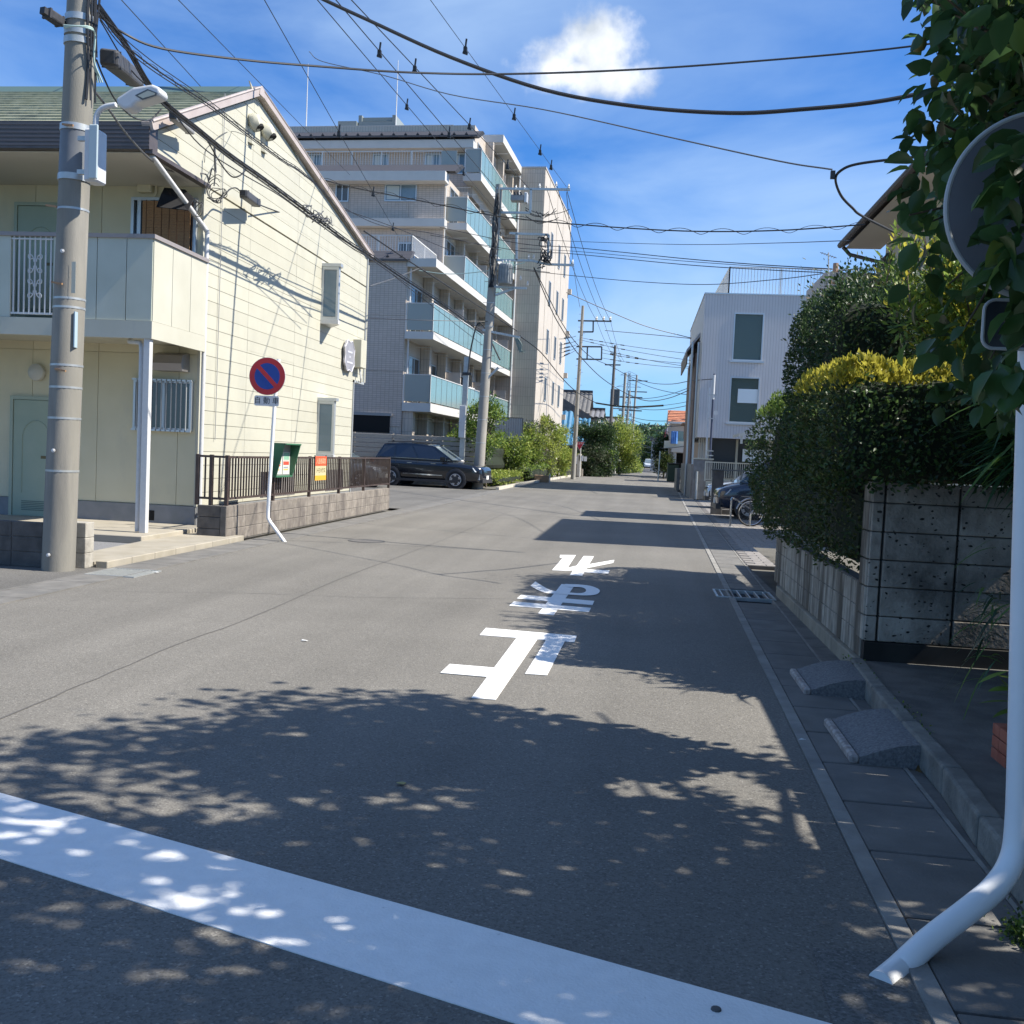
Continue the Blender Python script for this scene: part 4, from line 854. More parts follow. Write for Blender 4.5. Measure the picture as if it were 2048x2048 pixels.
# recessed facade toward the road
for (v0,z0,z1,uu) in ((0,0,3.34,U),(0,3.74,6.66,U),(0,7.0,9.94,U),(5.56,10.32,12.92,-1.15),(5.9,13.28,15.6,-1.15),(10,16.6,19.5,-.7)):
    v=max(v0,.0)+.8
    k=0
    while v<19.2:
        wz1=min(z1-.35,z0+2.15)
        g=ap(MB().box(uu+.004,uu+.02,v,v+1.75,z0+.12,wz1),'balcony_door',GLASSD)
        ap(MB().box(uu+.003,uu+.05,v-.05,v,z0+.1,wz1+.05).box(uu+.003,uu+.05,v+1.75,v+1.8,z0+.1,wz1+.05).box(uu+.003,uu+.05,v,v+1.75,wz1,wz1+.05).box(uu+.02,uu+.05,v+.85,v+.9,z0+.12,wz1),'frame',ALU,parent=g)
        ap(MB().box(uu,uu+.45,v+2.15,v+2.5,z0,z1),'pier',TILE2)
        if k%2==1 and z0>3: ap(MB().box(uu+.46,-.12,v+2.3,v+2.34,z0+.05,z0+1.95),'partition',mat('partition_beige',(.5,.46,.42),.6))
        if k%2==0 and z0>3:
            ac=ap(MB().bbox(uu+.12,uu+.42,v+1.9,v+2.6,z0+.02,z0+.58,.02),'air_conditioner',OFFW)
        ap(MB().tube([(uu+.3,v+.2,z1-.28),(uu+1.05,v+.2,z1-.28)],.012,5).tube([(uu+.3,v+1.7,z1-.28),(uu+1.05,v+1.7,z1-.28)],.012,5),'laundry_arm',ALU)
        v+=3.35;k+=1
ap(MB().box(U+.0,U+.5,.1,.5,0,3.34),'pier',TILE2)
for v in (.2,6.8,13.4): ap(MB().tube([(U+.12,v,0),(U+.12,v,9.9)],.045,8),'downpipe',WHITEP)
ap(MB().tube([(U+.1,5.7,10.4),(U+.1,5.7,15.2)],.05,8).tube([(U+.25,5.65,10.4),(U+.25,5.65,15.0)],.035,8),'downpipe',WHITEP)
# laundry things on the second floor balcony
ap(MB().bar((-.9,3.0,4.9),(-.5,6.0,4.75),.03).bar((-.8,3.2,4.5),(-.35,6.2,5.0),.03).bar((-1.0,3.1,5.1),(-.2,5.2,4.7),.025),'drying_rack',ALU)
wh=mat('white_cloth',(.72,.72,.72),.8)
for k in range(3):
    b=MB(); b.prism([(-.55,10.3+k*.5,3.9),(-.55,10.7+k*.5,3.9),(-.52,10.72+k*.5,5.25),(-.52,10.28+k*.5,5.2)],(.05,0,0)); tag_=ap(b,'hanging_towel',wh)
# beige stair block
ap(MB().box(-6,1.68,20.55,35.4,0,20.1),'block_wall_front',TILE2)
ap(MB().box(1.68,1.72,20.57,35.38,0,20.06),'ivory_wall',IVORY)
for v in (22.9,27.0,30.5): ap(MB().box(1.72,1.735,v,v+.05,0,20.06),'panel_joint',mat('joint_brown',(.3,.27,.24),.8))
ap(MB().box(-5.95,1.76,20.5,35.45,20.1,20.22),'parapet_cap',mat('cap_grey',(.4,.38,.36),.6))
for z in (2.1,5.4,8.7,12.0,15.3):
    for v in (24.4,28.5,31.9): window(v,v+.8,z,z+1.55,1.72,side=True)
    ap(MB().box(1.72,2.0,35.0,35.45,z-.9,z-.5),'ledge',IVORY)
ap(MB().tube([(.08,20.42,0),(.08,20.42,19.6)],.06,8),'downpipe',WHITEP)
# board fence in front of the block
WOODS=mat('fence_board_greige',(.36,.31,.25),.7,(.42,.37,.30),4,.1,60,stretch=(1,1,6)); 
bf=thing('board_fence','greige horizontal board fence behind the black car','fence',(-11,45.1,0))
x0f=-15.5;x1f=-7.35
for i in range(9):
    z=.32+i*.215
    for (a,b_) in ((x0f,-13.0),(-12.99,-11.2),(-11.19,-9.4),(-9.39,x1f)): MB().bbox(a,b_,45.08,45.11,z,z+.185,.006).build('board',WOODS,bf)
for x in (-13,-11.2,-9.4,-7.35): MB().box(x-.04,x+.04,45.12,45.19,0,2.27).build('post',WOODS,bf)
MB().box(x0f,x1f,45.05,45.25,0,.31).build('base_wall',CONC,bf)
YS=60; bp=P(990,838,Y=YS);bq=P(1043,879,Y=YS)
t=thing('ribbed_screen','pale ribbed metal screen with dark edge standing above the shrubs','screen',(bp.x,YS,0))
MB().box(bp.x,bq.x,YS,YS+.05,bq.z-.1,bp.z+.1).build('panel',ribbed('ribbed_grey',(.38,.38,.43),(.22,.22,.26),.14),t)
MB().box(bq.x,bq.x+.06,YS-.03,YS+.07,bq.z-.15,bp.z+.12).box(bp.x,bq.x,YS-.03,YS+.07,bp.z+.1,bp.z+.14).box(bp.x,bq.x,YS-.03,YS+.07,bq.z-.14,bq.z-.1).build('edge',DARKT,t)
MB().box(bq.x-.5,bq.x-.4,YS+.06,YS+.15,0,bp.z).box(bp.x+.4,bp.x+.5,YS+.06,YS+.15,0,bp.z).build('leg',GALV,t)
# steel service post in front of the block
sp=P(925,874,Y=44.3); sp2=P(934,714,Y=44.3)
t=thing('service_post','slender square steel service post with meter boxes rising beside the pole behind the black car','post',(sp.x,44.3,0))
MB().bar((sp.x,44.3,0),(sp2.x,44.3,sp2.z),.22,.22).build('post',GALV,t)
MB().bbox(sp.x-.14,sp.x+.14,44.05,44.16,2.2,3.6,.01).build('meter_box',LAMPG,t)
MB().bar((sp2.x-.15,44.18,5.0),(sp2.x+.25,44.18,5.0),.12).build('clamp',BLACKP,t)
MB().tube(crom([(sp2.x+.1,44.15,5.0),(sp2.x+.2,44.15,6.2),(sp2.x+.6,43.9,7.2),P(1000,720,Y=43.8)],5),.035,6).build('riser_cable',CABLE,t)
# ================================================================ VEHICLES
TYRE=mat('tyre',(.018,.018,.019),.85); RIMD=mat('rim_dark',(.03,.03,.032),.3); RIMS=mat('rim_silver',(.55,.55,.56),.3,metal=.7)
CARG=mat('car_glass',(.015,.02,.03),.04,spec=.9,coat=.5); HEADL=mat('headlight_glass',(.45,.48,.50),.1,spec=.9,coat=.5); TAILR=mat('tail_red',(.35,.01,.01),.2,coat=.5); PLATE=mat('number_plate',(.7,.7,.66),.5); CHROME=mat('chrome',(.65,.66,.67),.12,metal=.95)
def paint(name,c,flake=.0): return mat(name,c,.22,spec=.6,coat=.9,metal=flake)
def wheel(t,x,y,r,w,out,spk=5):
    wt=MB(); s=out
    wt.lathe((x,y,r),[(r*.62,-w/2),(r*.93,-w/2),(r,-w*.36),(r,w*.36),(r*.93,w/2),(r*.64,w/2),(r*.60,w*.3)],30,0,(0,s,0)); o=wt.build('wheel',TYRE,t,local=True)
    MB().lathe((x,y,r),[(r*.62,w*.28),(r*.61,w*.30)],24,0,(0,s,0)).build('rim_well',RIMD,o,local=True)
    R=MB()
    R.tube([(x+r*.635*math.cos(a),y+s*w*.47,r+r*.635*math.sin(a)) for a in np.linspace(0,2*math.pi,28,endpoint=False)],.012,6,closed=True)
    for k in range(spk):
        a=2*math.pi*k/spk+.3
        for da in (0,.32):
            p=Vector((x+.05*math.cos(a),y+s*w*.42,r+.05*math.sin(a))); q=Vector((x+r*.60*math.cos(a+da),y+s*w*.46,r+r*.60*math.sin(a+da)))
            R.bar(p,q,.045,.02,up=(0,1,0))
    R.lathe((x,y,r),[(.055,w*.40),(.05,w*.46)],12,0,(0,s,0)); R.build('rim',RIMS,o,local=True)
def car(name,label,x,y,rz,spec,pm,scale=1.,z=0,group=None):
    t=thing(name,label,'car',(x,y,z),rz,group); t.scale=(scale,)*3
    L,W,Hh=spec['L'],spec['W'],spec['H']; st=spec['st']   # (x, zbottom, zshoulder, halfwidth factor)
    b=MB(); rings=[]
    for (xx,zb,zs,wf) in st:
        w_=W/2*wf; zm=zb+(zs-zb)*.55
        half=[(0,zb),(w_*.86,zb),(w_*.97,zb+(zs-zb)*.18),(w_,zm),(w_*.985,zb+(zs-zb)*.82),(w_*.93,zs-.01),(w_*.75,zs+.02),(0,zs+.035)]
        ring=[(xx,-yy,zz) for yy,zz in half]+[(xx,yy,zz) for yy,zz in half[-2:0:-1]]
        rings.append(ring)
    n=len(rings[0]); vs=[p for r_ in rings for p in r_]
    fs=[(i*n+k,i*n+(k+1)%n,(i+1)*n+(k+1)%n,(i+1)*n+k) for i in range(len(rings)-1) for k in range(n)]
    fs+=[tuple(range(n))[::-1],tuple((len(rings)-1)*n+k for k in range(n))]
    b.add(vs,fs,0,True); o=b.build('body',pm,t,local=True,fix=True); md=o.modifiers.new('s','SUBSURF'); md.levels=2; md.render_levels=2
    zs=spec['belt']; wb=W/2*.90; wr=W/2*.70; zr=Hh; xr0,xr1,xf1,xf0=spec['cab']
    # cabin shell
    c=MB()
    B=lambda t_,s:Vector((xr0+(xf0-xr0)*t_,s*wb*(1-.06*max(0,t_-.6)*2),zs+spec.get('rise',0)*(1-t_)))
    Rr=lambda t_,s:Vector((xr1+(xf1-xr1)*t_,s*wr*(1-.05*abs(2*t_-1)),zr-.05*abs(2*t_-1)**2-(.03 if t_<.5 else .02)*abs(2*t_-1)))
    nn=10; vs=[];fs=[]
    for i in range(nn+1):
        q=i/nn; a,d=B(q,-1),Rr(q,-1); e=Rr(q,1); f=B(q,1); m1=d.lerp(e,.12)+Vector((0,0,.035)); m2=e.lerp(d,.12)+Vector((0,0,.035)); mm=(d+e)/2+Vector((0,0,.05))
        vs+=[a-Vector((0,0,.1)),a,d,m1,mm,m2,e,f,f-Vector((0,0,.1))]
    for i in range(nn):
        for k in range(8): fs.append((i*9+k,i*9+k+1,(i+1)*9+k+1,(i+1)*9+k))
    fs+=[tuple(range(9))[::-1],tuple(nn*9+k for k in range(9))]
    c.add(vs,fs,0,True); c.build('roof',pm,t,local=True,fix=True)
    # side windows
    for s in (-1,1):
        for (t0,t1) in spec['win']:
            v=[B(t0,s).lerp(Rr(t0,s),.08),B(t1,s).lerp(Rr(t1,s),.08),B(t1,s).lerp(Rr(t1,s),.86),B(t0,s).lerp(Rr(t0,s),.86)]
            off=Vector((0,s*.012,.006)); MB().prism([p+off for p in v],(0,-s*.02,0)).build('window',CARG,t,local=True,fix=True)
        a=B(.02,s)+Vector((0,s*.016,.03)); d=B(.97,s)+Vector((0,s*.016,.03)); MB().bar(a,d,.02,.018).build('window_trim',CHROME,t,local=True)
        MB().xbox(Matrix.Translation((xf0-.35,s*(wb+.12),zs+.07)),.20,.17,.14).build('mirror',pm,t,local=True)
        for hx in spec['handles']: MB().bar((hx,s*(W/2*.965),zs-.13),(hx+.2,s*(W/2*.965),zs-.13),.025).build('door_handle',CHROME,t,local=True)
        if spec.get('strip'): MB().bar((-.9,s*(W/2+.008),.52),(.75,s*(W/2+.008),.50),.018,.045).build('sill_strip',CHROME,t,local=True)
        MB().bar((-L*.30,s*(W/2+.004),.28),(L*.30,s*(W/2+.004),.28),.04,.10).build('sill',BLACKP,t,local=True)
        # door seams
        for hx in spec['seams']: MB().bar((hx,s*(W/2*.992),.36),(hx-.05,s*(W/2*.955),zs-.02),.012,.012).build('door_seam',BLACKP,t,local=True)
    # screens
    a,d,e,f=B(1,-1),Rr(1,-1),Rr(1,1),B(1,1); off=Vector((.02,0,.02))
    def inset(q): 
        cc=sum(q,Vector())/4; return [p.lerp(cc,.07)+off for p in q]
    MB().prism(inset([a,f,e,d]),(-.02,0,-.01)).build('windscreen',mat('windscreen_glass',(.14,.18,.20),.05,spec=.9,coat=.5) if spec.get('lit') else CARG,t,local=True,fix=True)
    a,d,e,f=B(0,-1),Rr(0,-1),Rr(0,1),B(0,1); off=Vector((-.015,0,.01)); MB().prism(inset([a,f,e,d]),(.02,0,0)).build('rear_window',CARG,t,local=True,fix=True)
    # wheels, arches
    r=spec['r']; wx=spec['wx']
    for xx in wx:
        for s in (-1,1):
            MB().lathe((xx,s*(W/2-.16),r+.01),[(r*1.17,0),(r*1.17,.165),(r*1.1,.172)],28,0,(0,s,0)).build('wheel_arch',BLACKP,t,local=True)
            wheel(t,xx,s*(W/2-.095),r,.22,s,spec.get('spk',5))
    # lights, grille, bumpers, plates
    fx=L/2
    for s in (-1,1):
        MB().prism([(fx-.16,s*W*.30,.80),(fx-.42,s*W*.455,.86),(fx-.30,s*W*.465,.70),(fx-.13,s*W*.32,.68)],(.03,s*.02,0)).build('headlight',HEADL,t,local=True,fix=True)
        MB().xbox(Matrix.Translation((fx-.17,s*W*.37,.50)),.12,.16,.22).build('fog_light',HEADL if spec.get('strip') else BLACKP,t,local=True)
        MB().xbox(Matrix.Translation((-fx+.11,s*W*.39,spec['tail'])),.16,.26,.13).build('tail_light',TAILR,t,local=True)
    MB().xbox(Matrix.Translation((fx-.07,0,.62)),.08,W*.52,.24).build('grille',BLACKP,t,local=True)
    MB().xbox(Matrix.Translation((fx-.06,0,.34)),.14,W*.78,.14).build('lower_bumper',BLACKP,t,local=True)
    MB().xbox(Matrix.Translation((fx-.005,0,.48)),.02,.33,.165).build('number_plate',PLATE,t,local=True)
    MB().xbox(Matrix.Translation((-fx+.02,0,.85)),.02,.33,.165).build('number_plate',PLATE,t,local=True)
    if spec.get('rails'):
        for s in(-1,1): MB().tube([(xr1+.15,s*wr*.93,zr+.02),((xr1+xf1)/2,s*wr*.97,zr+.075),(xf1-.1,s*wr*.93,zr+.03)],.018,6).build('roof_rail',BLACKP,t,local=True)
        MB().prism([(xr1+.1,-.015,zr+.02),(xr1+.28,-.015,zr+.03),(xr1+.14,-.015,zr+.11)],(0,.03,0)).build('roof_antenna',BLACKP,t,local=True)
    return t
SUV=dict(L=4.7,W=1.86,H=1.72,belt=1.08,rise=.03,cab=(-2.12,-1.85,.22,1.12),r=.36,wx=(-1.42,1.30),win=((.035,.24),(.27,.55),(.58,.93)),handles=(-.75,.25),seams=(-.28,.78,-1.2),tail=.98,strip=True,rails=True,lit=True,
 st=[(-2.34,.55,.86,.80),(-2.30,.38,1.0,.92),(-2.1,.28,1.08,.975),(-1.4,.24,1.09,1.0),(0,.22,1.05,1.0),(.9,.22,1.05,1.0),(1.35,.23,1.03,1.0),(1.85,.25,.97,.97),(2.15,.27,.92,.90),(2.30,.33,.84,.78),(2.35,.42,.70,.66)])
f_=P(925,978,Z=0); r_=P(784,970,Z=0)
car('black_suv','black sport utility car parked sideways behind the brown fence',-8.98,43.42,-.12,SUV,paint('car_black',(.006,.008,.014)),1.075)
HATCH=dict(L=4.1,W=1.70,H=1.50,belt=.95,cab=(-1.85,-1.5,.2,1.15),r=.31,wx=(-1.25,1.25),win=((.05,.3),(.33,.58),(.61,.92)),handles=(-.65,.25),seams=(-.2,.8),tail=.85,lit=True,
 st=[(-2.03,.5,.8,.80),(-1.98,.35,.93,.93),(-1.7,.26,.98,.98),(0,.22,.95,1.0),(.9,.22,.95,1.0),(1.3,.23,.92,.99),(1.7,.25,.84,.94),(1.93,.30,.76,.84),(2.04,.4,.64,.70)])
hx=P(800,960,Z=0)
car('silver_hatchback','silver blue hatchback half hidden behind the brown bar fence',-12.15,39.9,-.03,HATCH,paint('car_silverblue',(.30,.35,.38),.3),1.0)
MINI=dict(L=4.7,W=1.75,H=1.85,belt=1.08,cab=(-2.2,-2.0,.85,1.72),r=.33,wx=(-1.4,1.45),win=((.04,.3),(.33,.60),(.63,.93)),handles=(-.4,.55),seams=(.05,1.05),tail=1.0,spk=7,lit=True,
 st=[(-2.33,.5,.9,.85),(-2.28,.3,1.08,.95),(-1.9,.24,1.12,1.0),(0,.22,1.10,1.0),(1.2,.22,1.10,1.0),(1.6,.24,1.04,.98),(2.0,.26,.95,.94),(2.25,.3,.86,.84),(2.35,.4,.72,.72)])
n1=P(1427,1000,Y=30.6)
car('dark_minivan','dark navy minivan nosing out beside the dark gate pier on the right',n1.x+2.35,30.4,math.pi+.02,MINI,paint('car_navy',(.012,.02,.045)),1.0)
n2_=P(1409,985,Y=36.5)
car('silver_car','pale silver car parked behind the dark gate pier',n2_.x+2.05,36.6,math.pi,HATCH,paint('car_silver',(.50,.54,.58),.35),1.0)
v=P(1297,931,Y=190)
car('distant_van','small pale van standing far down the street',v.x,190,-math.pi/2,MINI,paint('car_white',(.55,.58,.6)),1.0,z=0)
# ================================================================ POLES
def upole(name,label,x,y,ztop,r0=.19,r1=.12,lean=(0,0),m=None,bands=(),bolts=True):
    t=thing(name,label,'utility pole',(x,y,0)); n=10
    pts=[(x+lean[0]*k/n,y+lean[1]*k/n,ztop*k/n) for k in range(n+1)]
    MB().tube([(x,y,-.1)]+pts[1:],[r0+(r1-r0)*k/n for k in range(n+1)],20).build('pole',m or POLEC,t)
    for z in bands:
        f=z/ztop; r=r0+(r1-r0)*f+.004; MB().lathe((x+lean[0]*f,y+lean[1]*f,z),[(r,-.012),(r,.012)],20).build('band',GALV,t)
    if bolts:
        k=0;z=2.6
        while z<ztop-.5:
            f=z/ztop;r=r0+(r1-r0)*f; s=1 if k%2 else -1
            cx,cy=x+lean[0]*f,y+lean[1]*f
            MB().bar((cx+s*r*.9,cy-r*.35,z),(cx+s*(r+.14),cy-r*.35-.03,z),.018).build('step_bolt',mat('rusty_bolt',(.35,.20,.10),.6),t)
            z+=.45 if y>20 else .9; k+=1
    return t
B0=P(112,1135,Z=0)
BP=upole('utility_pole','large concrete utility pole in the left foreground with street lamp and steel bands',-6.60,10.92,10.5,.182,.142,(.22,.05),bands=(1.15,1.75,2.1,2.35,3.0,3.1,4.1),bolts=False)
for (px,py) in ((107,414),(118,568),(125,742),(140,252)):
    c=P(px,py,Y=10.75); MB().bar(c-Vector((.09,.0,-.02)),c+Vector((.05,-.02,0)),.02).build('step_bolt',mat('rusty_bolt',(.35,.20,.10),.6),BP)
for (px,py) in ((97,1110),(107,901),(125,502)):
    c=P(px,py,Y=10.73); MB().lathe(c,[(.022,0),(.022,.012),(.012,.013),(.012,.02)],12,0,(0,-1,0)).build('plug_ring',WHITEP,BP)
lx=lambda z:-6.60+.22*z/10.5
def sleeve(z0,z1,m,nm,dr=.006):
    MB().tube([(lx(z0),10.92+.05*z0/10.5,z0),(lx(z1),10.92+.05*z1/10.5,z1)],[.182-.04*z0/10.5+dr,.182-.04*z1/10.5+dr],24).build(nm,m,BP)
sleeve(4.42,4.98,mat('grey_wrap',(.13,.14,.155),.5,(.16,.17,.185),4),'wrap_sleeve')
for z in (4.45,5.0,5.95,6.05,6.2): sleeve(z-.035,z+.035,GALV,'clamp_band',.014)
MB().bar((-6.40,10.78,3.15),(-6.40,10.78,3.5),.002,.05).build('number_strip',OFFW,BP)
MB().box(-6.40,-6.385,10.80,10.86,2.55,2.95).build('number_strip',mat('pale_blue_strip',(.35,.45,.5),.5),BP)
# cables tied along the top of the big pole
cb=MB()
for k in range(6):
    a=-.1+.16*k; pts=[(lx(z)+.185*math.cos(a)+random.uniform(-.012,.012)+.012,10.95-.17*math.sin(a)+.02*math.sin(z*5+k),z) for z in np.arange(5.3 if k%2 else 5.8,7.6,.3)]
    cb.tube(crom(pts,3),.008+.003*(k%3),6)
tag(cb.build('tied_cables',CABLE),'black cables strapped up the sunny side of the big foreground pole','cable')
cb=MB()
for k in range(3): cb.tube(crom([P(128,50+k*3,Y=10.7),P(150,52,Y=10.6),P(180,54+k*2,Y=10.65),P(190,70,Y=10.8),P(188,120,Y=10.85),P(195+k*5,165,Y=11)],5),.009,5)
tag(cb.build('pale_cable',CABLEW),'pale turquoise cable wrapped over the top of the foreground pole','cable')
# street lamp
SL=thing('street_lamp','grey LED street lamp with curved arm and control box clamped to the big pole','street lamp',(-6.3,10.8,5.3))
A_=lambda x,y,Y:P(x/3.773,y/3.773,Y=Y)
yl=10.72
arm=[A_(722,1000,yl),A_(722,940,yl),A_(728,880,yl),A_(752,835,yl),A_(800,805,yl),A_(875,792,yl)]
MB().tube(crom(arm,5),.030,10).build('arm',LAMPG,SL)
b=MB(); 
hp=[(870,740),(1000,655),(1145,632),(1200,655),(1214,700),(1190,722),(1080,760),(1020,775),(985,815),(935,826),(880,790)]
a_=[A_(*p,yl-.10) for p in hp]; b.prism(a_,(0,.20,0)); hd=b.build('head',LAMPG,SL,fix=True); md=hd.modifiers.new('b','BEVEL'); md.width=.03; md.segments=3
b=MB(); b.prism([A_(*p,yl-.105) for p in [(1018,720),(1115,672),(1185,700),(1180,722),(1075,755)]],(0,-.004,0)); b.build('lens_frame',DARKT,SL,fix=True)
b=MB(); b.prism([A_(*p,yl-.111) for p in [(1040,722),(1118,684),(1170,704),(1165,716),(1078,742)]],(0,-.003,0)); b.build('lens',mat('lamp_lens',(.5,.48,.38),.2),SL,fix=True)
p0=A_(672,985,yl);p1=A_(775,1385,yl)
MB().bbox(p0.x,p1.x-.02,yl-.10,yl+.12,p1.z,p0.z,.02).build('control_box',LAMPG,SL); MB().bbox(p1.x-.105,p1.x+.0,yl-.125,yl-.10,p1.z+.02,p0.z+.03,.01).build('box_cover',mat('cover_blue_grey',(.42,.50,.52),.35),SL)
for z in (p0.z-.09,p1.z+.12): MB().bar((p0.x-.12,yl,z),(p0.x+.02,yl,z),.05).build('bracket',GALV,SL)
# spliced closure boxes
def closure(lab,pts,w,m=BLACKP,grp='cable closures'):
    a,b_=Vector(pts[0]),Vector(pts[1]); t=thing('cable_closure',lab,'cable box',tuple((a+b_)/2),0,grp)
    d=(b_-a).normalized(); o=MB().bar(a,b_,w,w*.9).build('case',m,t); md=o.modifiers.new('b','BEVEL'); md.width=w*.16; md.segments=2
    MB().bar(a-d*w*.45,a,w*.62).build('end_cap',CABLE,t); MB().bar(b_,b_+d*w*.35,w*.5).build('end_cap',CABLE,t)
    up=Vector((0,0,1)); 
    for k in (0,3): 
        p=a.lerp(b_,.08+.28*k); MB().bar(p-d*.012,p+d*.012,w*1.03,w*.93).build('rib',m,t)
    return t
closure('square black closure box hanging left of the big pole top',(P(92,25,Y=10.6),P(122,45,Y=10.8)),.115,grp=None)
closure('largest dark grey closure box slung from the cables right of the big pole',(P(218,115,Y=11.2),P(272,160,Y=13.4)),.21,mat('closure_grey',(.07,.07,.075),.5),grp=None)
closure('grey closure box on the cable bundle at the roof corner of the cream house',(P(346,232,Y=14.6),P(382,262,Y=15.4)),.13,GREYP,grp=None)
closure('small dark closure box hanging in front of the cream boards',(P(487,387,Y=17.2),P(514,407,Y=18.2)),.15,mat('closure_grey',(.07,.07,.075),.5),grp=None)
# pole 2 with transformers
X2,Y2=-6.95,43.5
PM=mat('pole_weathered',(.27,.255,.225),.8,(.34,.32,.28),3,.2,90,stretch=(1,1,.3))
T2=upole('utility_pole','weathered utility pole carrying transformers in front of the apartment block',X2,Y2,13.0,.24,.15,(.38,0),m=PM,bands=(2,3,4,5,6,7,8,9,10))
Pp=lambda x,y,Y=43.4:P(560+x/3.22,200+y/3.22,Y=Y)
V=lambda x,y,Y=43.4:P(940+x/6.438,340+y/6.438,Y=Y)
def arms(t,l,w=.09,m=GALV,nm='cross_arm'):
    for a,b_ in l: MB().bar(a,b_,w).build(nm,m,t)
arms(T2,[(V(345,240),V(1290,252)),(V(400,548),V(775,552)),(V(785,250),V(775,552)),(V(510,815),V(1015,835)),(V(1015,835),V(1000,1180)),(V(600,820),V(600,1165)),(V(330,1160),V(800,1168)),(V(1000,1215),V(1340,1225)),(V(800,1168),V(1000,1215)),(V(240,1500),V(730,1525)),(V(330,1610),V(560,1530)),(P(965,660,Y=43.4),P(1040,675,Y=43.4)),(P(962,770,Y=43.4),P(997,735,Y=43.4))])
def transformer(lab,x,y,r,h,Y):
    c=P(x,y,Y=Y); t=thing('transformer',lab,'transformer',tuple(c),0)
    TR=mat('transformer_grey',(.20,.22,.235),.5,(.25,.27,.28),6); o=MB().lathe(c-Vector((0,0,h/2)),[(r*.9,0),(r,.05),(r,h-.05),(r*.85,h)],20).build('tank',TR,t)
    for k in range(18):
        a=2*math.pi*k/18; MB().bar(c+Vector((r*math.cos(a),r*math.sin(a),-h*.4)),c+Vector((r*math.cos(a),r*math.sin(a),h*.38)),.025,.05,up=(math.cos(a),math.sin(a),0)).build('fin',TR,t)
    for k in (-1,0,1): MB().lathe(c+Vector((k*r*.5,-.02,h/2)),[(.04,0),(.03,.06),(.045,.09),(.025,.16)],8).build('bushing',mat('porcelain',(.6,.6,.58),.3),t)
transformer('finned grey transformer can on the lower platform of the second pole',1011,548,.29,.85,43.1)
t=thing('switch_box','rectangular grey switch box with three black bushings under the top arm of the second pole','transformer',tuple(V(630,350)))
MB().bbox(V(545,0).x,V(715,0).x,43.2,43.6,V(0,400).z,V(0,320).z,.03).build('case',GREYP,t)
for k in range(3): MB().bar(V(580+k*40,320,43.2),V(570+k*40,285,43.2),.07).build('bushing',BLACKP,t)
MB().bbox(V(720,0).x,V(760,0).x,43.2,43.6,V(0,420).z,V(0,290).z,.02).build('side_tank',LAMPG,t)
ins=mat('porcelain',(.6,.6,.58),.3)
def insul(p,t,s=1.):
    MB().lathe(p,[(.03*s,0),(.06*s,.03*s),(.035*s,.06*s),(.06*s,.09*s),(.03*s,.13*s),(.02*s,.2*s)],10).build('insulator',ins,t)
for (x,y) in ((895,235),(1110,210),(1270,240),(590,255),(700,255),(650,1420),(740,1490),(820,1150),(755,1150),(1320,1210)): insul(V(x,y),T2)
cb=MB(); r_=random.Random(5)
for k in range(16):
    cx,cy=r_.uniform(900,1020),r_.uniform(860,1200); pts=[V(cx+r_.uniform(-60,80),cy+r_.uniform(-90,90),43.3+r_.uniform(-.3,.3)) for _ in range(5)]; cb.tube(crom(pts,5),.022,5)
for k in range(9):
    x0_=r_.uniform(330,400); pts=[V(x0_+r_.uniform(-25,25)-i*8,300+i*110,43.15+r_.uniform(-.1,.1)) for i in range(12)]; cb.tube(crom(pts,3),.022,5)
for k in range(6):
    a=V(r_.uniform(700,900),r_.uniform(480,600)); b_=V(r_.uniform(1000,1290),r_.uniform(480,620)); cb.tube(sag(a,b_,.25,10),.014,4)
tag(cb.build('jumper_wires',CABLE),'tangle of black jumper wires and loops around the second pole','cable')
cb=MB()
for k in range(7): cb.tube(crom([P(1030+k,676,Y=43.2),P(1032+k*2,684+k,Y=43.2),P(1036+k,696+k,Y=43.2),P(1036+k*2+(k%2)*3,702+k%3*2,Y=43.2)],4),.015,5)
tag(cb.build('hanging_cable_loops',mat('cable_teal_dull',(.12,.18,.17),.5)),'bundle of pale loose cable tails hanging from the low arm of the second pole','cable')
# poles 3,4,5...
X3=P(1148,913,Y=72).x
T3=upole('utility_pole','bare utility pole with two square arms beside the blue sheeted house',X3,72,12.2,.17,.10,(.12,0),m=PM)
W3=lambda x,y,Y=72:P(1100+x/4.83,600+y/4.83,Y=Y)
arms(T3,[(W3(270,200),W3(595,206)),(W3(270,308),W3(418,308)),(W3(418,205),W3(416,308)),(W3(255,450),W3(500,452)),(W3(255,570),W3(500,575)),(W3(500,452),W3(497,575)),(W3(362,455),W3(358,570))],.10,DARKT)
for x in (450,518,583): insul(W3(x,198),T3,1.6)
X4=P(1219,880,Y=100).x
T4=upole('utility_pole','dark utility pole with a short arm in front of the grey tiled roofs',X4,100,12.6,.19,.12,(.1,0),m=mat('pole_dark',(.13,.12,.11),.8))
arms(T4,[(W3(530,625,100),W3(682,628,100)),(W3(580,520,100),W3(640,522,100))],.12,DARKT)
c=P(1230,795,Y=112); t=thing('transformer','tall square transformer on the pole behind the dark one','transformer',tuple(c)); MB().bbox(c.x-.5,c.x+.5,111.6,112.4,c.z-1,c.z+.9,.05).build('tank',mat('transformer_dark',(.09,.10,.10),.6),t)
MB().tube([(c.x+.9,112,0),(c.x+1.0,112,11)],[.2,.14],10).build('pole',PM,t); arms(t,[((c.x-.4,112,c.z-1.2),(c.x+2.0,112,c.z-1.2))],.12)
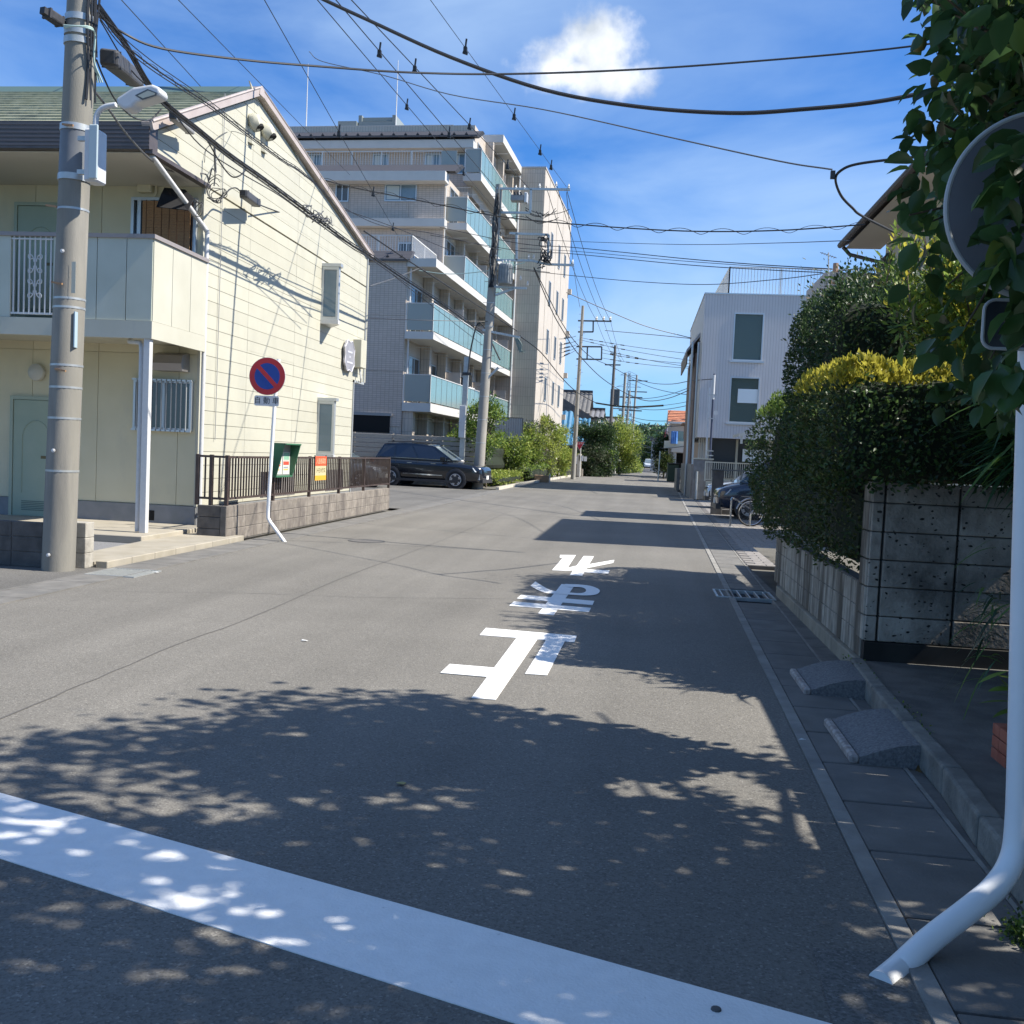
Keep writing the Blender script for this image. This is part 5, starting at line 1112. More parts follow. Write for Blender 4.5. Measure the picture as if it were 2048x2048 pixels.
for (px,py,Y_,top_,lb) in ((1250,862,125,781,'slim leaning utility pole right of the dark pole over the far road'),(1262,900,150,750,'far utility pole with stacked arms against the lattice tower')):
    xx=P(px,py,Y=Y_).x; zt=P(px,top_,Y=Y_).z; t=upole('utility_pole',lb,xx,Y_,zt,.2,.13,(.3,0),m=PM,bolts=False)
    for dz in (.8,2.4): arms(t,[((xx-.9,Y_,zt-dz),(xx+1.9,Y_,zt-dz))],.14,DARKT)
# lattice transmission tower
c=P(1253,860,Y=520); top=P(1255,745,Y=520).z; t=thing('lattice_tower','pale steel lattice transmission tower far behind the poles','transmission tower',(c.x,520,0))
lt=MB(); hw=lambda z:5.5-(5.5-1.0)*min(1,z/(top*.75)) if z<top*.75 else 1.0-.6*(z-top*.75)/(top*.25)
zz=np.linspace(0,top,16)
for i in range(15):
    a,b_=zz[i],zz[i+1]
    for sx,sy in((-1,-1),(1,-1),(1,1),(-1,1)): lt.bar((c.x+sx*hw(a),520+sy*hw(a),a),(c.x+sx*hw(b_),520+sy*hw(b_),b_),.28)
    for sy in (-1,1):
        lt.bar((c.x-hw(a),520+sy*hw(a),a),(c.x+hw(b_),520+sy*hw(b_),b_),.18); lt.bar((c.x+hw(a),520+sy*hw(a),a),(c.x-hw(b_),520+sy*hw(b_),b_),.18); lt.bar((c.x-hw(a),520+sy*hw(a),a),(c.x+hw(a),520+sy*hw(a),a),.18)
LAT=mat('lattice_steel',(.36,.42,.46),.6); lt.build('mast',LAT,t)
for f,w_ in ((.72,5.2),(.84,6.2),(.97,4.4),(.6,5.5)):
    a=MB(); z=top*f
    for s in(-1,1): a.bar((c.x,520,z),(c.x+s*w_,520,z),.22); a.bar((c.x,520,z+2),(c.x+s*w_,520,z),.16)
    a.build('tower_arm',LAT,t)
# ================================================================ WHITE BUILDING (right)
YW=48.0
W=lambda x,y,Y=YW:P(1360+x/3.22,500+y/3.22,Y=Y)
tl=W(165,282); bl_=W(110,1200); WT=tl.z; X0=(tl.x+W(140,700).x)/2+.0; X0=2.56
WB=thing('white_building','three storey pale building of narrow upright cladding with large windows on the right','building',(6,YW,0))
CLAD=ribbed('pale_cladding',(.56,.54,.535),(.43,.415,.415),.13,rough=.5,strength=.4,depth=.012)
XE=13
w1l,w1r,w1t,w1b=W(350,403).x,W(545,403).x,W(350,403).z,W(350,712).z
w2l,w2r,w2t,w2b=W(325,815).x,W(517,815).x,W(325,815).z,W(325,1112).z
zb_=W(110,1205).z
def wall_with_holes(x0,x1,z0,z1,holes,y0,y1,m,par,name):
    """front wall panels around window openings"""
    xs=sorted({x0,x1,*[h[0] for h in holes],*[h[1] for h in holes]}); zs=sorted({z0,z1,*[h[2] for h in holes],*[h[3] for h in holes]})
    b=MB()
    for i in range(len(xs)-1):
        for j in range(len(zs)-1):
            cx,cz=(xs[i]+xs[i+1])/2,(zs[j]+zs[j+1])/2
            if any(h[0]<cx<h[1] and h[2]<cz<h[3] for h in holes): continue
            b.box(xs[i],xs[i+1],y0,y1,zs[j],zs[j+1])
    return b.build(name,m,par)
wall_with_holes(X0,XE,zb_,WT,[(w1l,w1r,w1b,w1t),(w2l,w2r,w2b,w2t)],YW,YW+.2,CLAD,WB,'wall')
MB().box(X0,X0+.2,YW+.2,YW+14,zb_,WT).box(X0+.2,XE,YW+13.8,YW+14,zb_,WT).build('side_wall',CLAD,WB)
MB().box(X0+.2,XE,YW+.2,YW+13.8,WT-.35,WT-.1).build('roof',OFFW,WB)
MB().box(X0-.03,XE,YW-.03,YW+.02,WT,WT+.06).box(X0-.03,X0+.03,YW+.02,YW+14,WT,WT+.06).build('parapet_cap',ALU,WB)
MB().box(X0+.2,XE,YW+.2,YW+13.8,zb_,zb_+.12).build('floor_slab',mat('slab_dark',(.16,.16,.17),.7),WB)
INT=mat('interior_wall',(.62,.68,.64),.8)
MB().box(X0+.4,XE,YW+1.9,YW+2.0,zb_+.2,WT-.4).build('interior_wall',INT,WB)
for (l,r_,b_,t_) in ((w1l,w1r,w1b,w1t),(w2l,w2r,w2b,w2t)):
    g=MB().box(l+.06,r_-.06,YW+.08,YW+.10,b_+.06,t_-.06).build('window',glassmat('pane_green_%g'%b_,(.16,.22,.20),.55,.05),WB)
    MB().box(l,l+.06,YW-.02,YW+.16,b_,t_).box(r_-.06,r_,YW-.02,YW+.16,b_,t_).box(l+.06,r_-.06,YW-.02,YW+.16,t_-.06,t_).box(l+.06,r_-.06,YW-.02,YW+.16,b_,b_+.06).box(l-.1,r_+.1,YW-.08,YW-.02,b_-.08,b_).build('frame',ALU,g)
r1=MB(); 
for k in range(14): r1.bar((w1l+.1+k*.14,YW+.3,w1b+.1),(w1l+.1+k*.14,YW+.3,w1b+1.0),.025)
r1.bar((w1l+.1,YW+.3,w1b+1.0),(w1r-.1,YW+.3,w1b+1.0),.04); r1.build('inner_railing',WHITEP,WB)
q0,q1=W(375,893),W(505,988); MB().box(q0.x,q1.x+.05,YW+.04,YW+.07,q1.z,q0.z).build('white_board',mat('white_board',(.75,.80,.80),.4),WB)
MB().bar((w2l+.2,YW+1.2,w2t-.9),(w2r-.3,YW+1.8,w2t-.3),.12).bar((w2l+.5,YW+1.2,w2b+.2),(w2l+.6,YW+1.2,w2t-.7),.06).bar((w2r-.6,YW+1.0,w2b+.2),(w2r-.5,YW+1.0,w2b+1.6),.06).build('interior_fittings',LAMPG,WB)
# ground floor: recessed glass, columns, blinds
for k,(a,b_) in enumerate(((.5,1.9),(2.0,3.5),(3.6,5.2),(5.3,6.9),(7,9))):
    MB().box(X0+a,X0+b_,YW+1.4,YW+1.44,.9,zb_).build('shop_window',GLASSD,WB)
for a in (.35,.6,1.95,3.55,5.25,6.95): MB().box(X0+a-.05,X0+a+.05,YW+1.3,YW+1.5,0,zb_).build('column',OFFW if a>.7 else WHITEW,WB)
MB().box(X0+.1,XE,YW+1.5,YW+13.6,0,.9).build('lower_wall',OFFW,WB)
q=MB(); 
for k in range(6): q.box(X0+.12+k*.1,X0+.19+k*.1,YW+.9,YW+1.0,1.6,zb_)
q.build('vertical_blind',mat('blind_cream',(.5,.48,.42),.7),WB)
q0,q1=W(420,1280),W(490,1365); MB().box(q0.x,q0.x+1.6,YW+1.1,YW+1.15,q1.z,q0.z).build('white_board',MATS['white_board'],WB)
ap_=rail('r',[(X0+1.1,YW+.6,0),(XE,YW+.6,0)],WT,WT+1.35,.14,posts=2.2); ap_.build('roof_railing',WHITEP,WB); rail('r',[(X0+1.1,YW+.6,0),(X0+.9,YW+12,0)],WT,WT+1.35,.2,posts=2.4).build('roof_railing',WHITEP,WB)
# projecting canopy box on the street side
p0=P(1380,663,Y=56); MB().prism([(1.95,YW+2.5,6.9),(X0,YW+2.5,7.7),(X0,YW+2.5,7.9),(1.95,YW+2.5,7.05)],(0,7,0)).build('side_canopy',mat('canopy_grey',(.36,.36,.37),.6),WB,fix=True)
MB().box(1.96,2.02,YW+2.6,YW+9.4,6.35,6.9).build('canopy_drop',mat('canopy_brown',(.16,.11,.08),.6),WB)
MB().box(X0-.16,X0-.02,YW+2.6,YW+11,0,6.9).build('red_brick_return',mat('red_brick_far',(.20,.14,.12),.8,(.25,.17,.145),4),WB)
for x in (-.42,-.14): MB().tube([(X0+x,YW+.6,0),(X0+x,YW+.6,7.2)],.05,8).build('downpipe',ALU,WB)
# small carport roof in front
q0=W(365,1185,42);q1=W(490,1160,42)
t=thing('carport','small cream carport roof in front of the white building beside the hedge','carport',(q0.x+2,42,0))
CP=mat('carport_cream',(.50,.49,.44),.5); MB().prism([(q0.x,41,q0.z),(q0.x+1.1,41,q1.z+.12),(q0.x+4,41,q1.z+.12),(q0.x+4,41,q1.z),(q0.x+1.1,41,q1.z),(q0.x,41,q0.z-.12)],(0,2.6,0)).build('roof',CP,t,fix=True)
for (x,y) in ((q0.x+.12,41.1),(q0.x+1.5,41.1),(q0.x+1.5,43.4),(q0.x+3.8,41.1)): MB().bar((x,y,q0.z-.4 if x<q0.x+1 else 0),(x,y,q0.z+.02),.09).build('post',CP,t)
# twin thin posts with wires in front of the white building
x_=W(197,1300,44.8).x
t=thing('metal_post','tall thin dark metal post with clamps in front of the white building gate','post',(x_,44.8,0))
hp=W(218,797,44.8)
MB().tube([(x_,44.8,0),(hp.x+.02,44.8,hp.z)],[.055,.045],10).build('post',mat('post_navy',(.06,.07,.11),.4),t); MB().tube([(x_-.17,44.8,0),(hp.x-.15,44.8,hp.z-.6)],.035,8).build('conduit',LAMPG,t)
for z in (1.9,2.1,3.5,hp.z-.9): MB().box(x_-.2,x_+.12,44.74,44.86,z-.02,z+.02).build('clamp',GALV,t)
MB().tube([(hp.x+.02,44.8,hp.z-.05),(hp.x+.02,44.8,hp.z-1.1)],.06,10).build('sleeve',WHITEP,t)
MB().lathe((x_+.12,44.7,W(225,1050,44.8).z),[(.10,0),(.10,.04)],14,0,(0,-1,0)).build('cap_disc',WHITEP,t)
# gate wall, piers, rail fence
GW=mat('gate_wall_grey',(.22,.21,.20),.85,(.28,.27,.26),4,.3,60)
t=thing('gate_wall','grey rendered gate wall with a pale rail at the white building forecourt','wall',(2.7,44.4,0))
z=P(1390,918,Y=44.2).z
MB().box(2.27,3.05,44.2,44.5,0,z).build('wall',GW,t); MB().box(2.2,3.1,44.15,44.55,z,z+.05).build('coping',OFFW,t); MB().box(2.2,2.5,44.6,56,0,1.5).build('wall',GW,t); MB().tube([(2.42,44.1,0),(2.42,44.1,1.2)],.05,8).build('pipe',GALV,t)
MB().box(2.02,2.2,56.5,60,0,1.2).build('low_wall',GW,t)
t=thing('gate_pier','dark rectangular gate pier standing before the silver car','gate pier',(2.4,31.9,0))
MB().bbox(2.22,2.56,31.75,31.95,0,1.36,.01).box(2.56,7,31.85,31.95,0,.16).build('pier',mat('pier_dark',(.085,.08,.078),.8,(.12,.115,.11),6,.3,60),t); MB().box(2.19,3.4,31.72,31.98,1.36,1.40).build('cap',DARKT,t)
t=thing('white_rail_fence','white fine bar rail fence behind the parked cars','fence',(4,41,0))
for b in [rail('r',[(2.75,43.9,0),(8,43.9,0)],.8,1.62,.09,posts=2.0)]: b.build('bars',OFFW,t)
MB().box(2.8,8,43.95,44.05,0,.8).build('base_wall',OFFW,t)
# stainless hoop and bicycle
t=thing('parking_barrier','low stainless steel hoop barrier in front of the bicycle','barrier',(2.3,25.8,0))
MB().tube(crom([(2.3,25.8,0),(2.3,25.8,.66),(2.34,25.8,.72),(2.4,26.0,.70)],4)+[(2.85,26.9,.45)],.022,8).build('hoop',CHROME,t); MB().lathe((2.3,25.8,0),[(.05,0),(.05,.015)],12).build('base_plate',GALV,t)
def bicycle(lab,x,y,rz,par=1.):
    t=thing('bicycle',lab,'bicycle',(x,y,0),rz); BK=mat('bicycle_frame',(.35,.36,.38),.3,metal=.7)
    for wx in (0,1.08):
        o=MB().tube([(wx+.33*math.cos(a),0,.345+.33*math.sin(a)) for a in np.linspace(0,2*math.pi,36,endpoint=False)],.018,8,closed=True).build('wheel',TYRE,t,local=True)
        MB().tube([(wx+.305*math.cos(a),0,.345+.305*math.sin(a)) for a in np.linspace(0,2*math.pi,36,endpoint=False)],.011,6,closed=True).build('rim',CHROME,o,local=True)
        s=MB()
        for k in range(18):
            a=2*math.pi*k/18; s.bar((wx+.02*math.cos(a+.8),.02*(-1)**k,.345+.02*math.sin(a+.8)),(wx+.30*math.cos(a),0,.345+.30*math.sin(a)),.003)
        s.build('spoke',CHROME,o,local=True)
        f=MB(); f.tube([(wx+.37*math.cos(a),0,.345+.37*math.sin(a)) for a in np.linspace(.5 if wx==0 else 1.0,2.9 if wx==0 else 2.2,16)],[.022]*16,8); f.build('mudguard',BK,t,local=True)
    f=MB()
    for a,b_ in (((.42,0,.30),(.0,0,.345)),((.42,0,.30),(.30,0,.78)),((.30,0,.70),(0,0,.345)),((.42,0,.30),(.88,0,.72)),((.33,0,.52),(.90,0,.66)),((.87,0,.82),(.94,0,.60)),((.94,0,.60),(1.08,0,.345))): f.tube([a,b_],.016,8)
    f.build('frame',BK,t,local=True)
    MB().tube([(.30,0,.78),(.27,0,.92)],.013,8).build('seat_post',CHROME,t,local=True)
    MB().prism([(.13,-.09,.93),(.13,.09,.93),(.40,.02,.95),(.40,-.02,.95)],(0,0,.05)).build('saddle',BLACKP,t,local=True,fix=True)
    MB().tube(crom([(.70,.28,1.0),(.84,.24,1.02),(.88,0,.98),(.84,-.24,1.02),(.70,-.28,1.0)],4),.012,8).tube([(.86,0,.82),(.88,0,.98)],.014,8).build('handlebar',CHROME,t,local=True)
    MB().bar((-.25,-.07,.76),(.25,-.07,.76),.012).bar((-.25,.07,.76),(.25,.07,.76),.012).bar((-.25,-.07,.76),(-.25,.07,.76),.012).bar((-.05,-.07,.76),(0,-.05,.35),.01).build('rack',CHROME,t,local=True)
    MB().lathe((.42,-.05,.30),[(.09,0),(.09,.008)],20,0,(0,1,0)).build('chainring',CHROME,t,local=True); MB().bar((.42,-.08,.30),(.34,-.08,.16),.015).bar((.42,.08,.30),(.50,.08,.44),.015).build('crank',CHROME,t,local=True)
    MB().tube([(.0,-.06,.33),(-.02,-.12,.02)],.010,6).tube([(.0,.06,.33),(-.02,.12,.02)],.010,6).build('kickstand',CHROME,t,local=True)
    return t
b0=P(1500,1053,Z=0)
bicycle('silver city bicycle parked on its stand beside the clipped hedge',b0.x,b0.y,.05)
# ================================================================ HOUSES FAR LEFT
def roofmat(name,c,c2,per):
    return ribbed(name,c,c2,per,rough=.55,strength=1,depth=.05)
KAW=roofmat('grey_roof_tile',(.20,.20,.215),(.05,.05,.055),.42)
def ctiles(b,x0,x1,y0,z0,y1,z1,per,amp,n=4,mi=0):
    """pantile surface: real waves running down the slope"""
    k=int((x1-x0)/per)*n; vs=[];fs=[]
    for i in range(k+1):
        x=x0+(x1-x0)*i/k; h=amp*abs(math.sin(math.pi*i/n))
        vs+=[(x,y0,z0+h),(x,y1,z1+h)]
    for i in range(k): fs.append((2*i,2*i+2,2*i+3,2*i+1))
    return b.add(vs,fs,mi)
def house(name,lab,x0,x1,y,zeave,zridge,depth,roofm,wallm,over=.5,gable=False,windows=()):
    t=thing(name,lab,'house',((x0+x1)/2,y,0))
    MB().box(x0+over,x1-over,y+over,y+depth-over,0,zeave).build('wall',wallm,t)
    b=MB(); ctiles(b,x0,x1,y,zeave,y+depth/2,zridge,.42,.09); b.add([(x0,y+depth,zeave),(x1,y+depth,zeave),(x1,y+depth/2,zridge),(x0,y+depth/2,zridge)],[(0,1,2,3)])
    b.build('tiled_roof',roofm,t)
    MB().box(x0,x1,y+depth/2-.15,y+depth/2+.15,zridge,zridge+.25).build('ridge',mat('ridge_dark',(.06,.06,.065),.6),t)
    MB().box(x0,x1,y-.06,y+.05,zeave-.18,zeave+.0).build('eave_board',mat('eave_dark',(.09,.08,.07),.6),t)
    MB().prism([(x1-over,y+over,zeave),(x1-over,y+depth-over,zeave),(x1-over,y+depth/2,zridge-.2)],(-.1,0,0)).build('gable_end',wallm,t,fix=True)
    for (a,b_,c,d) in windows:
        g=MB().box(a,b_,y+over-.03,y+over-.01,c,d).build('window',GLASSD,t); MB().box(a-.06,a,y+over-.08,y+over,c,d).box(b_,b_+.06,y+over-.08,y+over,c,d).box(a-.06,b_+.06,y+over-.08,y+over,d,d+.06).box(a-.06,b_+.06,y+over-.08,y+over,c-.06,c).build('frame',ALU,g)
    return t
S3=lambda x,y,Y:P(1120+x/6.44,700+y/6.44,Y=Y)
WALLB=mat('plaster_white_far',(.55,.53,.50),.7); WALLBR=mat('plaster_brown',(.22,.17,.13),.8)
ROOFD=mat('roof_charcoal',(.10,.10,.10),.8,(.14,.135,.13),3)
a=S3(240,765,100);b_=S3(520,870,97)
house('tiled_house','two storey house with grey pantile roof between the first bare pole and the dark pole',a.x-.3,b_.x+.3,97,b_.z,a.z,7,KAW,WALLB,windows=((-7.6,-6.6,5.0,5.9),))
a=S3(545,865,108);b_=S3(800,970,108)
house('tiled_house','lower house with grey pantile roof right behind the dark pole',a.x,b_.x,108,b_.z,a.z,7,KAW,WALLB,windows=((-4.2,-3.2,4.3,5.1),))
a=S3(0,560,98);b_=S3(390,740,97)
t=house('dark_roofed_house','old house with a broad charcoal roof seen beside the ivory stair block',a.x-6,b_.x,96,b_.z-.6,a.z+.3,9,ROOFD,WALLBR)
MB().prism([(b_.x-3.4,95.6,b_.z-1.4),(b_.x+.4,95.6,b_.z-1.0),(b_.x-2.5,95.6,b_.z+.7)],(0,2,0)).build('lower_gable',ROOFD,t,fix=True)
# blue corrugated sheeting house
BLUE=mat('blue_sheet',(.03,.15,.27),.5,(.05,.19,.32),3)
a=S3(10,800,90);b_=S3(375,1040,90)
t=thing('blue_sheeted_shed','shed roofed in bright blue corrugated sheet behind the yield sign','shed',((a.x+b_.x)/2,91,0))
x=a.x-2.5; zt=S3(10,800,93).z; k=0
b=MB(); nn=int((b_.x-x)/.11); vs=[];fs=[]
for i in range(nn+1):
    xx=x+.11*i; h=.055*math.sin(i*math.pi/2.0)
    vs+=[(xx,89.2,2.6+h),(xx,92.5,zt+.1+h-(.6 if xx>S3(180,800,93).x else 0))]
fs=[(2*i,2*i+2,2*i+3,2*i+1) for i in range(nn)]; b.add(vs,fs); o=b.build('corrugated_roof',BLUE,t); md=o.modifiers.new('s','SOLIDIFY'); md.thickness=.03
MB().box(x+.3,b_.x-.2,89.8,93,0,2.5).build('wall',WALLBR,t)
MB().bar((x+1.5,89.1,2.2),(b_.x-2.2,89.1,2.3),.10).build('gutter',mat('gutter_pink',(.5,.33,.27),.5),t)
# walls along the far left road
LW=mat('far_wall_block',(.42,.37,.31),.85,(.48,.43,.36),4,.2,30,stain=((.28,.25,.21),1,(1,1,.4),.5,.8))
t=thing('garden_wall','sand coloured block garden wall with green mesh fence behind the yield sign','wall',(-6.3,86,0))
c0=P(1133,944,Z=0); c1=P(1190,951,Z=0); xl=-13
yy0=84.0
for k in range(5):
    for r_ in range(3): MB().bbox(-13+k*1.6+.01,-11.4+k*1.6-.01,84,84.16,.30*r_,.30*r_+.29,.01).build('block',LW,t)
MB().bbox(-5.2,-4.85,83.9,84.25,0,1.85,.02).build('gate_post',mat('post_beige',(.55,.50,.42),.8),t)
for k in range(8): MB().bbox(-4.86,-4.70,84.3+k*1.55,85.8+k*1.55,0,.62,.01).build('block',LW,t)
g=MB()
for k in range(60): g.bar((-12.9+k*.13,84.08,.92),(-12.9+k*.13,84.08,1.9),.012)
for z in (.95,1.4,1.9): g.bar((-13,84.08,z),(-5.2,84.08,z),.04)
g.build('mesh_fence',mat('mesh_green',(.03,.09,.07),.5),t)
for k,(x0_,x1_,y0_,y1_) in enumerate(((1149.5,1154,913,928),(1158,1166.5,911,922),(1168,1173.5,913,922.5))):
    a=P(x0_,y0_,Y=83.9);b_=P(x1_,y1_,Y=83.9); o=MB().box(a.x,b_.x,83.9,83.94,b_.z,a.z); tag(o.build('notice_plate',mat('plate_white',(.75,.75,.74),.5)),['narrow tall white notice plate on the green mesh fence','wide square white notice plate behind the yield sign pole','small white notice plate with a dark dot right of the yield sign'][k],'notice')
# yield sign
def stopsign(lab,px_l,px_r,pyt,pyb,Y,base):
    a=P(px_l,pyt,Y=Y);b_=P(px_r,pyt+.5,Y=Y);c=P((px_l+px_r)/2,pyb,Y=Y); t=thing('stop_sign',lab,'road sign',(c.x,Y,0))
    ctr=(a+b_+c)/3
    def tri(s,y): return [(ctr.x+(q.x-ctr.x)*s,y,ctr.z+(q.z-ctr.z)*s) for q in (a,b_,c)]
    MB().prism(tri(1.12,Y),(0,-.02,0)).build('plate',mat('sign_white_edge',(.5,.42,.42),.4),t,fix=True); MB().prism(tri(1.0,Y-.022),(0,-.006,0)).build('face',mat('sign_face_red',(.30,.01,.035),.4),t,fix=True)
    textobj('lettering','止まれ',(b_.x-a.x)*.235,(ctr.x,Y-.030,ctr.z+(a.z-ctr.z)*.42),(math.pi/2,0,0),mat('sign_letter',(.7,.6,.6),.4),t)
    MB().tube([(base,Y+.05,0),(c.x+.08,Y+.05,a.z)],.033,8).build('pole',WHITEP,t); return t
stopsign('red inverted triangle stop sign on a white pole at the far left corner',1150.5,1168,884,900,80.5,P(1159,952,Y=80.5).x)
stopsign('tiny distant red triangle stop sign near the bamboo hedge end',1264,1270,898,904,150,P(1266,925,Y=150).x)
# ================================================================ HOUSES FAR RIGHT
REDT=tile('terracotta_roof',(.46,.17,.09),(.56,.25,.14),(.25,.10,.06),.36,.34,.03,offset=.5,bump=.7,rough=.7)
a=S3(1400,755,96);b_=S3(1710,935,96)
t=thing('terracotta_roof_house','pale house with terracotta tiled roof and blue bedding hung on its balcony','house',(a.x+2.5,97,0))
PINKW=mat('plaster_pink',(.50,.45,.41),.8)
MB().box(a.x+.25,a.x+8,96.6,104,0,b_.z).build('wall',PINKW,t)
b=MB()
n=7
for i in range(n):
    f0,f1=i/n,(i+1)/n; b.add([(a.x,95.9+3*f0,b_.z+(a.z-b_.z)*f0+.06),(a.x+8.3,95.9+3*f0,b_.z+(a.z-b_.z)*f0+.06),(a.x+8.3,95.9+3*f1,b_.z+(a.z-b_.z)*f1),(a.x,95.9+3*f1,b_.z+(a.z-b_.z)*f1),(a.x,95.9+3*f0,b_.z+(a.z-b_.z)*f0-.04),(a.x+8.3,95.9+3*f0,b_.z+(a.z-b_.z)*f0-.04)],[(0,1,2,3),(4,5,1,0)])
b.build('tiled_roof',REDT,t)
MB().prism([(a.x+.02,95.9,b_.z-.05),(a.x+.02,98.9,a.z-.05),(a.x+.02,104,b_.z-.05)],(.1,0,0)).build('gable_end',PINKW,t,fix=True)
MB().box(a.x-.02,a.x+8.3,95.82,95.92,b_.z-.16,b_.z+.02).build('gutter',WHITEP,t)
w0=S3(1530,1045,96);w1=S3(1600,1180,96)
MB().box(w0.x-.1,w1.x+.2,96.56,96.59,w1.z,w0.z).build('window',mat('window_teal',(.22,.32,.30),.2,spec=.8),t)
g=MB().box(w0.x-1.3,a.x+8,95.4,95.5,w1.z-.55,w1.z+.0).box(w0.x-1.3,a.x+8,95.4,96.6,w1.z-.7,w1.z-.55).build('balcony',OFFW,t)
c0=S3(1433,1045,95.3);c1=S3(1508,1210,95.3)
FUT=mat('blue_bedding',(.05,.15,.42),.85,(.10,.26,.55),2); b=MB()
pts=[c0.x+(c1.x-c0.x)*i/16 for i in range(17)]; b.add([p for i,x in enumerate(pts) for p in ((x,95.3+.05*math.sin(i*1.3),c0.z),(x,95.25+.08*math.sin(i*1.3),c1.z))],[(2*i,2*i+2,2*i+3,2*i+1) for i in range(16)])
o=b.build('hanging_bedding',FUT); tag(o,'blue bedding hung over the balcony of the terracotta roofed house','bedding'); md=o.modifiers.new('s','SOLIDIFY'); md.thickness=.06
# carport under
q0=S3(1440,1250,92);q1=S3(1700,1400,92)
t=thing('carport','pale carport frame with dark opening below the terracotta roofed house','carport',(q0.x+2,93,0))
MB().box(q0.x,q0.x+5,91.8,94.5,q0.z-.45,q0.z).build('roof',mat('carport_beige',(.48,.45,.41),.7),t)
for x in (q0.x+.3,q0.x+2.4,q0.x+4.6): MB().box(x-.14,x+.14,91.9,92.1,0,q0.z-.45).build('post',mat('carport_beige',(.48,.45,.41),.7),t)
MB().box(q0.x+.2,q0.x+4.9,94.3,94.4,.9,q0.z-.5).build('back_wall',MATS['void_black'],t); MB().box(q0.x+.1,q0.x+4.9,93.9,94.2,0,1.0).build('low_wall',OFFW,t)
# brown house slice between
BH=mat('brown_wood_house',(.16,.10,.07),.8,(.2,.13,.09),5)
a=S3(1620,960,76);b_=S3(1710,1140,76)
t=thing('brown_balcony_house','narrow slice of a brown boarded balcony between the terracotta roof and the pale building','house',(a.x+1.5,77,0))
MB().box(a.x+.0,a.x+4,76,79,b_.z,a.z).build('balcony_boards',BH,t); MB().box(a.x+.3,a.x+4.2,76.5,82,0,a.z-.4).build('wall',mat('tan_wall',(.38,.30,.22),.8),t); MB().box(a.x-.25,a.x+4,75.7,79.2,a.z,a.z+.12).build('roof_edge',BH,t)
# farther houses and buildings on the right
def boxhouse(lab,px0,px1,pyt,pyb,Y,wall,roof,rh=1.2,gab=True):
    a=P(px0,pyt,Y=Y);b_=P(px1,pyb,Y=Y); t=thing('distant_house',lab,'house',((a.x+b_.x)/2,Y,0)); w_=b_.x-a.x
    MB().box(a.x,b_.x,Y,Y+10,0,a.z).build('wall',wall,t)
    if gab: MB().prism([(a.x-.4,Y-.4,a.z),(b_.x+.4,Y-.4,a.z),((a.x+b_.x)/2,Y-.4,a.z+rh)],(0,11,0)).build('roof',roof,t,fix=True)
    else: MB().box(a.x-.3,b_.x+.3,Y-.3,Y+10.3,a.z,a.z+.35).build('roof',roof,t)
    for k in range(2): 
        xx=a.x+w_*(.2+.42*k); g=MB().box(xx,xx+w_*.18,Y-.05,Y-.01,a.z-1.9,a.z-.8).build('window',GLASSD,t)
    return t
boxhouse('distant flat grey building closing the right side of the far street',1305,1345,880,925,150,mat('far_grey',(.40,.39,.38),.8),ROOFD,1,False)
boxhouse('distant pale house with dark roof before the flat grey building',1312,1338,890,922,135,PINKW,ROOFD,.8,False)
boxhouse('distant pink gabled house top behind the flat grey building',1330,1338,877,900,170,mat('far_pink',(.50,.22,.20),.8),mat('far_redroof',(.40,.10,.09),.8),2.0)
boxhouse('distant small white house at the end of the left side of the street',1272,1284,915,926,290,WALLB,ROOFD,1.5)
boxhouse('distant cream house left of the parked van',1286,1294,912,926,330,PINKW,ROOFD,1.5)
boxhouse('distant grey roofed house beneath the wooded hill',1255,1275,908,922,260,mat('far_grey',(.40,.39,.38),.8),ROOFD,2.0)
c=P(1333,870,Y=150); tag(MB().tube([(c.x,150,5),(c.x+.1,150,P(1333,855,Y=150).z)],.08,6).bar((c.x-.6,150,P(1333,860,Y=150).z),(c.x+.6,150,P(1333,860,Y=150).z),.05).build('tv_antenna',GALV),'thin antenna mast on the distant flat grey building','antenna')
# ================================================================ TAN HOUSE RIGHT
TYN,TYF=18.5,25.4
J_=lambda x,y,**k:P(1600+x/2.76,y/2.76,**k)
e=J_(235,1365,Y=TYF)
TH=thing('tan_gabled_house','tan plastered house with a dark eaved roof rising behind the right hedges','house',(8,22,0))
TANW=mat('tan_plaster',(.42,.39,.30),.75,(.46,.43,.34),2,.1,50); DR=mat('dark_brown_roof',(.045,.035,.03),.5)
xr=e.x+4.2; zr=e.z+2.1
MB().prism([(e.x,TYN,e.z),(xr,TYN,zr),(xr+4.2,TYN,e.z),(xr+4.2,TYN,e.z+.2),(xr,TYN,zr+.2),(e.x,TYN,e.z+.2)],(0,TYF-TYN,0)).build('roof',DR,TH,fix=True)
wxx=e.x+.85
MB().prism([(wxx,TYN+.6,0),(xr+3.3,TYN+.6,0),(xr+3.3,TYN+.6,e.z+.4),(xr,TYN+.6,zr-.05),(wxx,TYN+.6,e.z+.4)],(0,TYF-TYN-1.3,0)).build('wall',TANW,TH,fix=True)
MB().prism([(e.x+.05,TYN+.02,e.z-.04),(wxx+.02,TYN+.02,e.z-.04),(wxx+.02,TYN+.02,e.z+.3)],(0,TYF-TYN-.06,0)).build('soffit',mat('soffit_tan',(.50,.46,.40),.8),TH,fix=True)
MB().tube([(e.x-.05,TYN,e.z+.05),(e.x-.05,TYF+.05,e.z+.05)],.07,8).tube([(e.x,TYF-.1,e.z-.02),(e.x+.15,TYF-.15,e.z-.2),(e.x+.75,TYF-.6,e.z-.45),(wxx-.05,TYF-.66,e.z-.5),(wxx-.05,TYF-.66,.2)],.045,8).build('gutter',DR,TH)
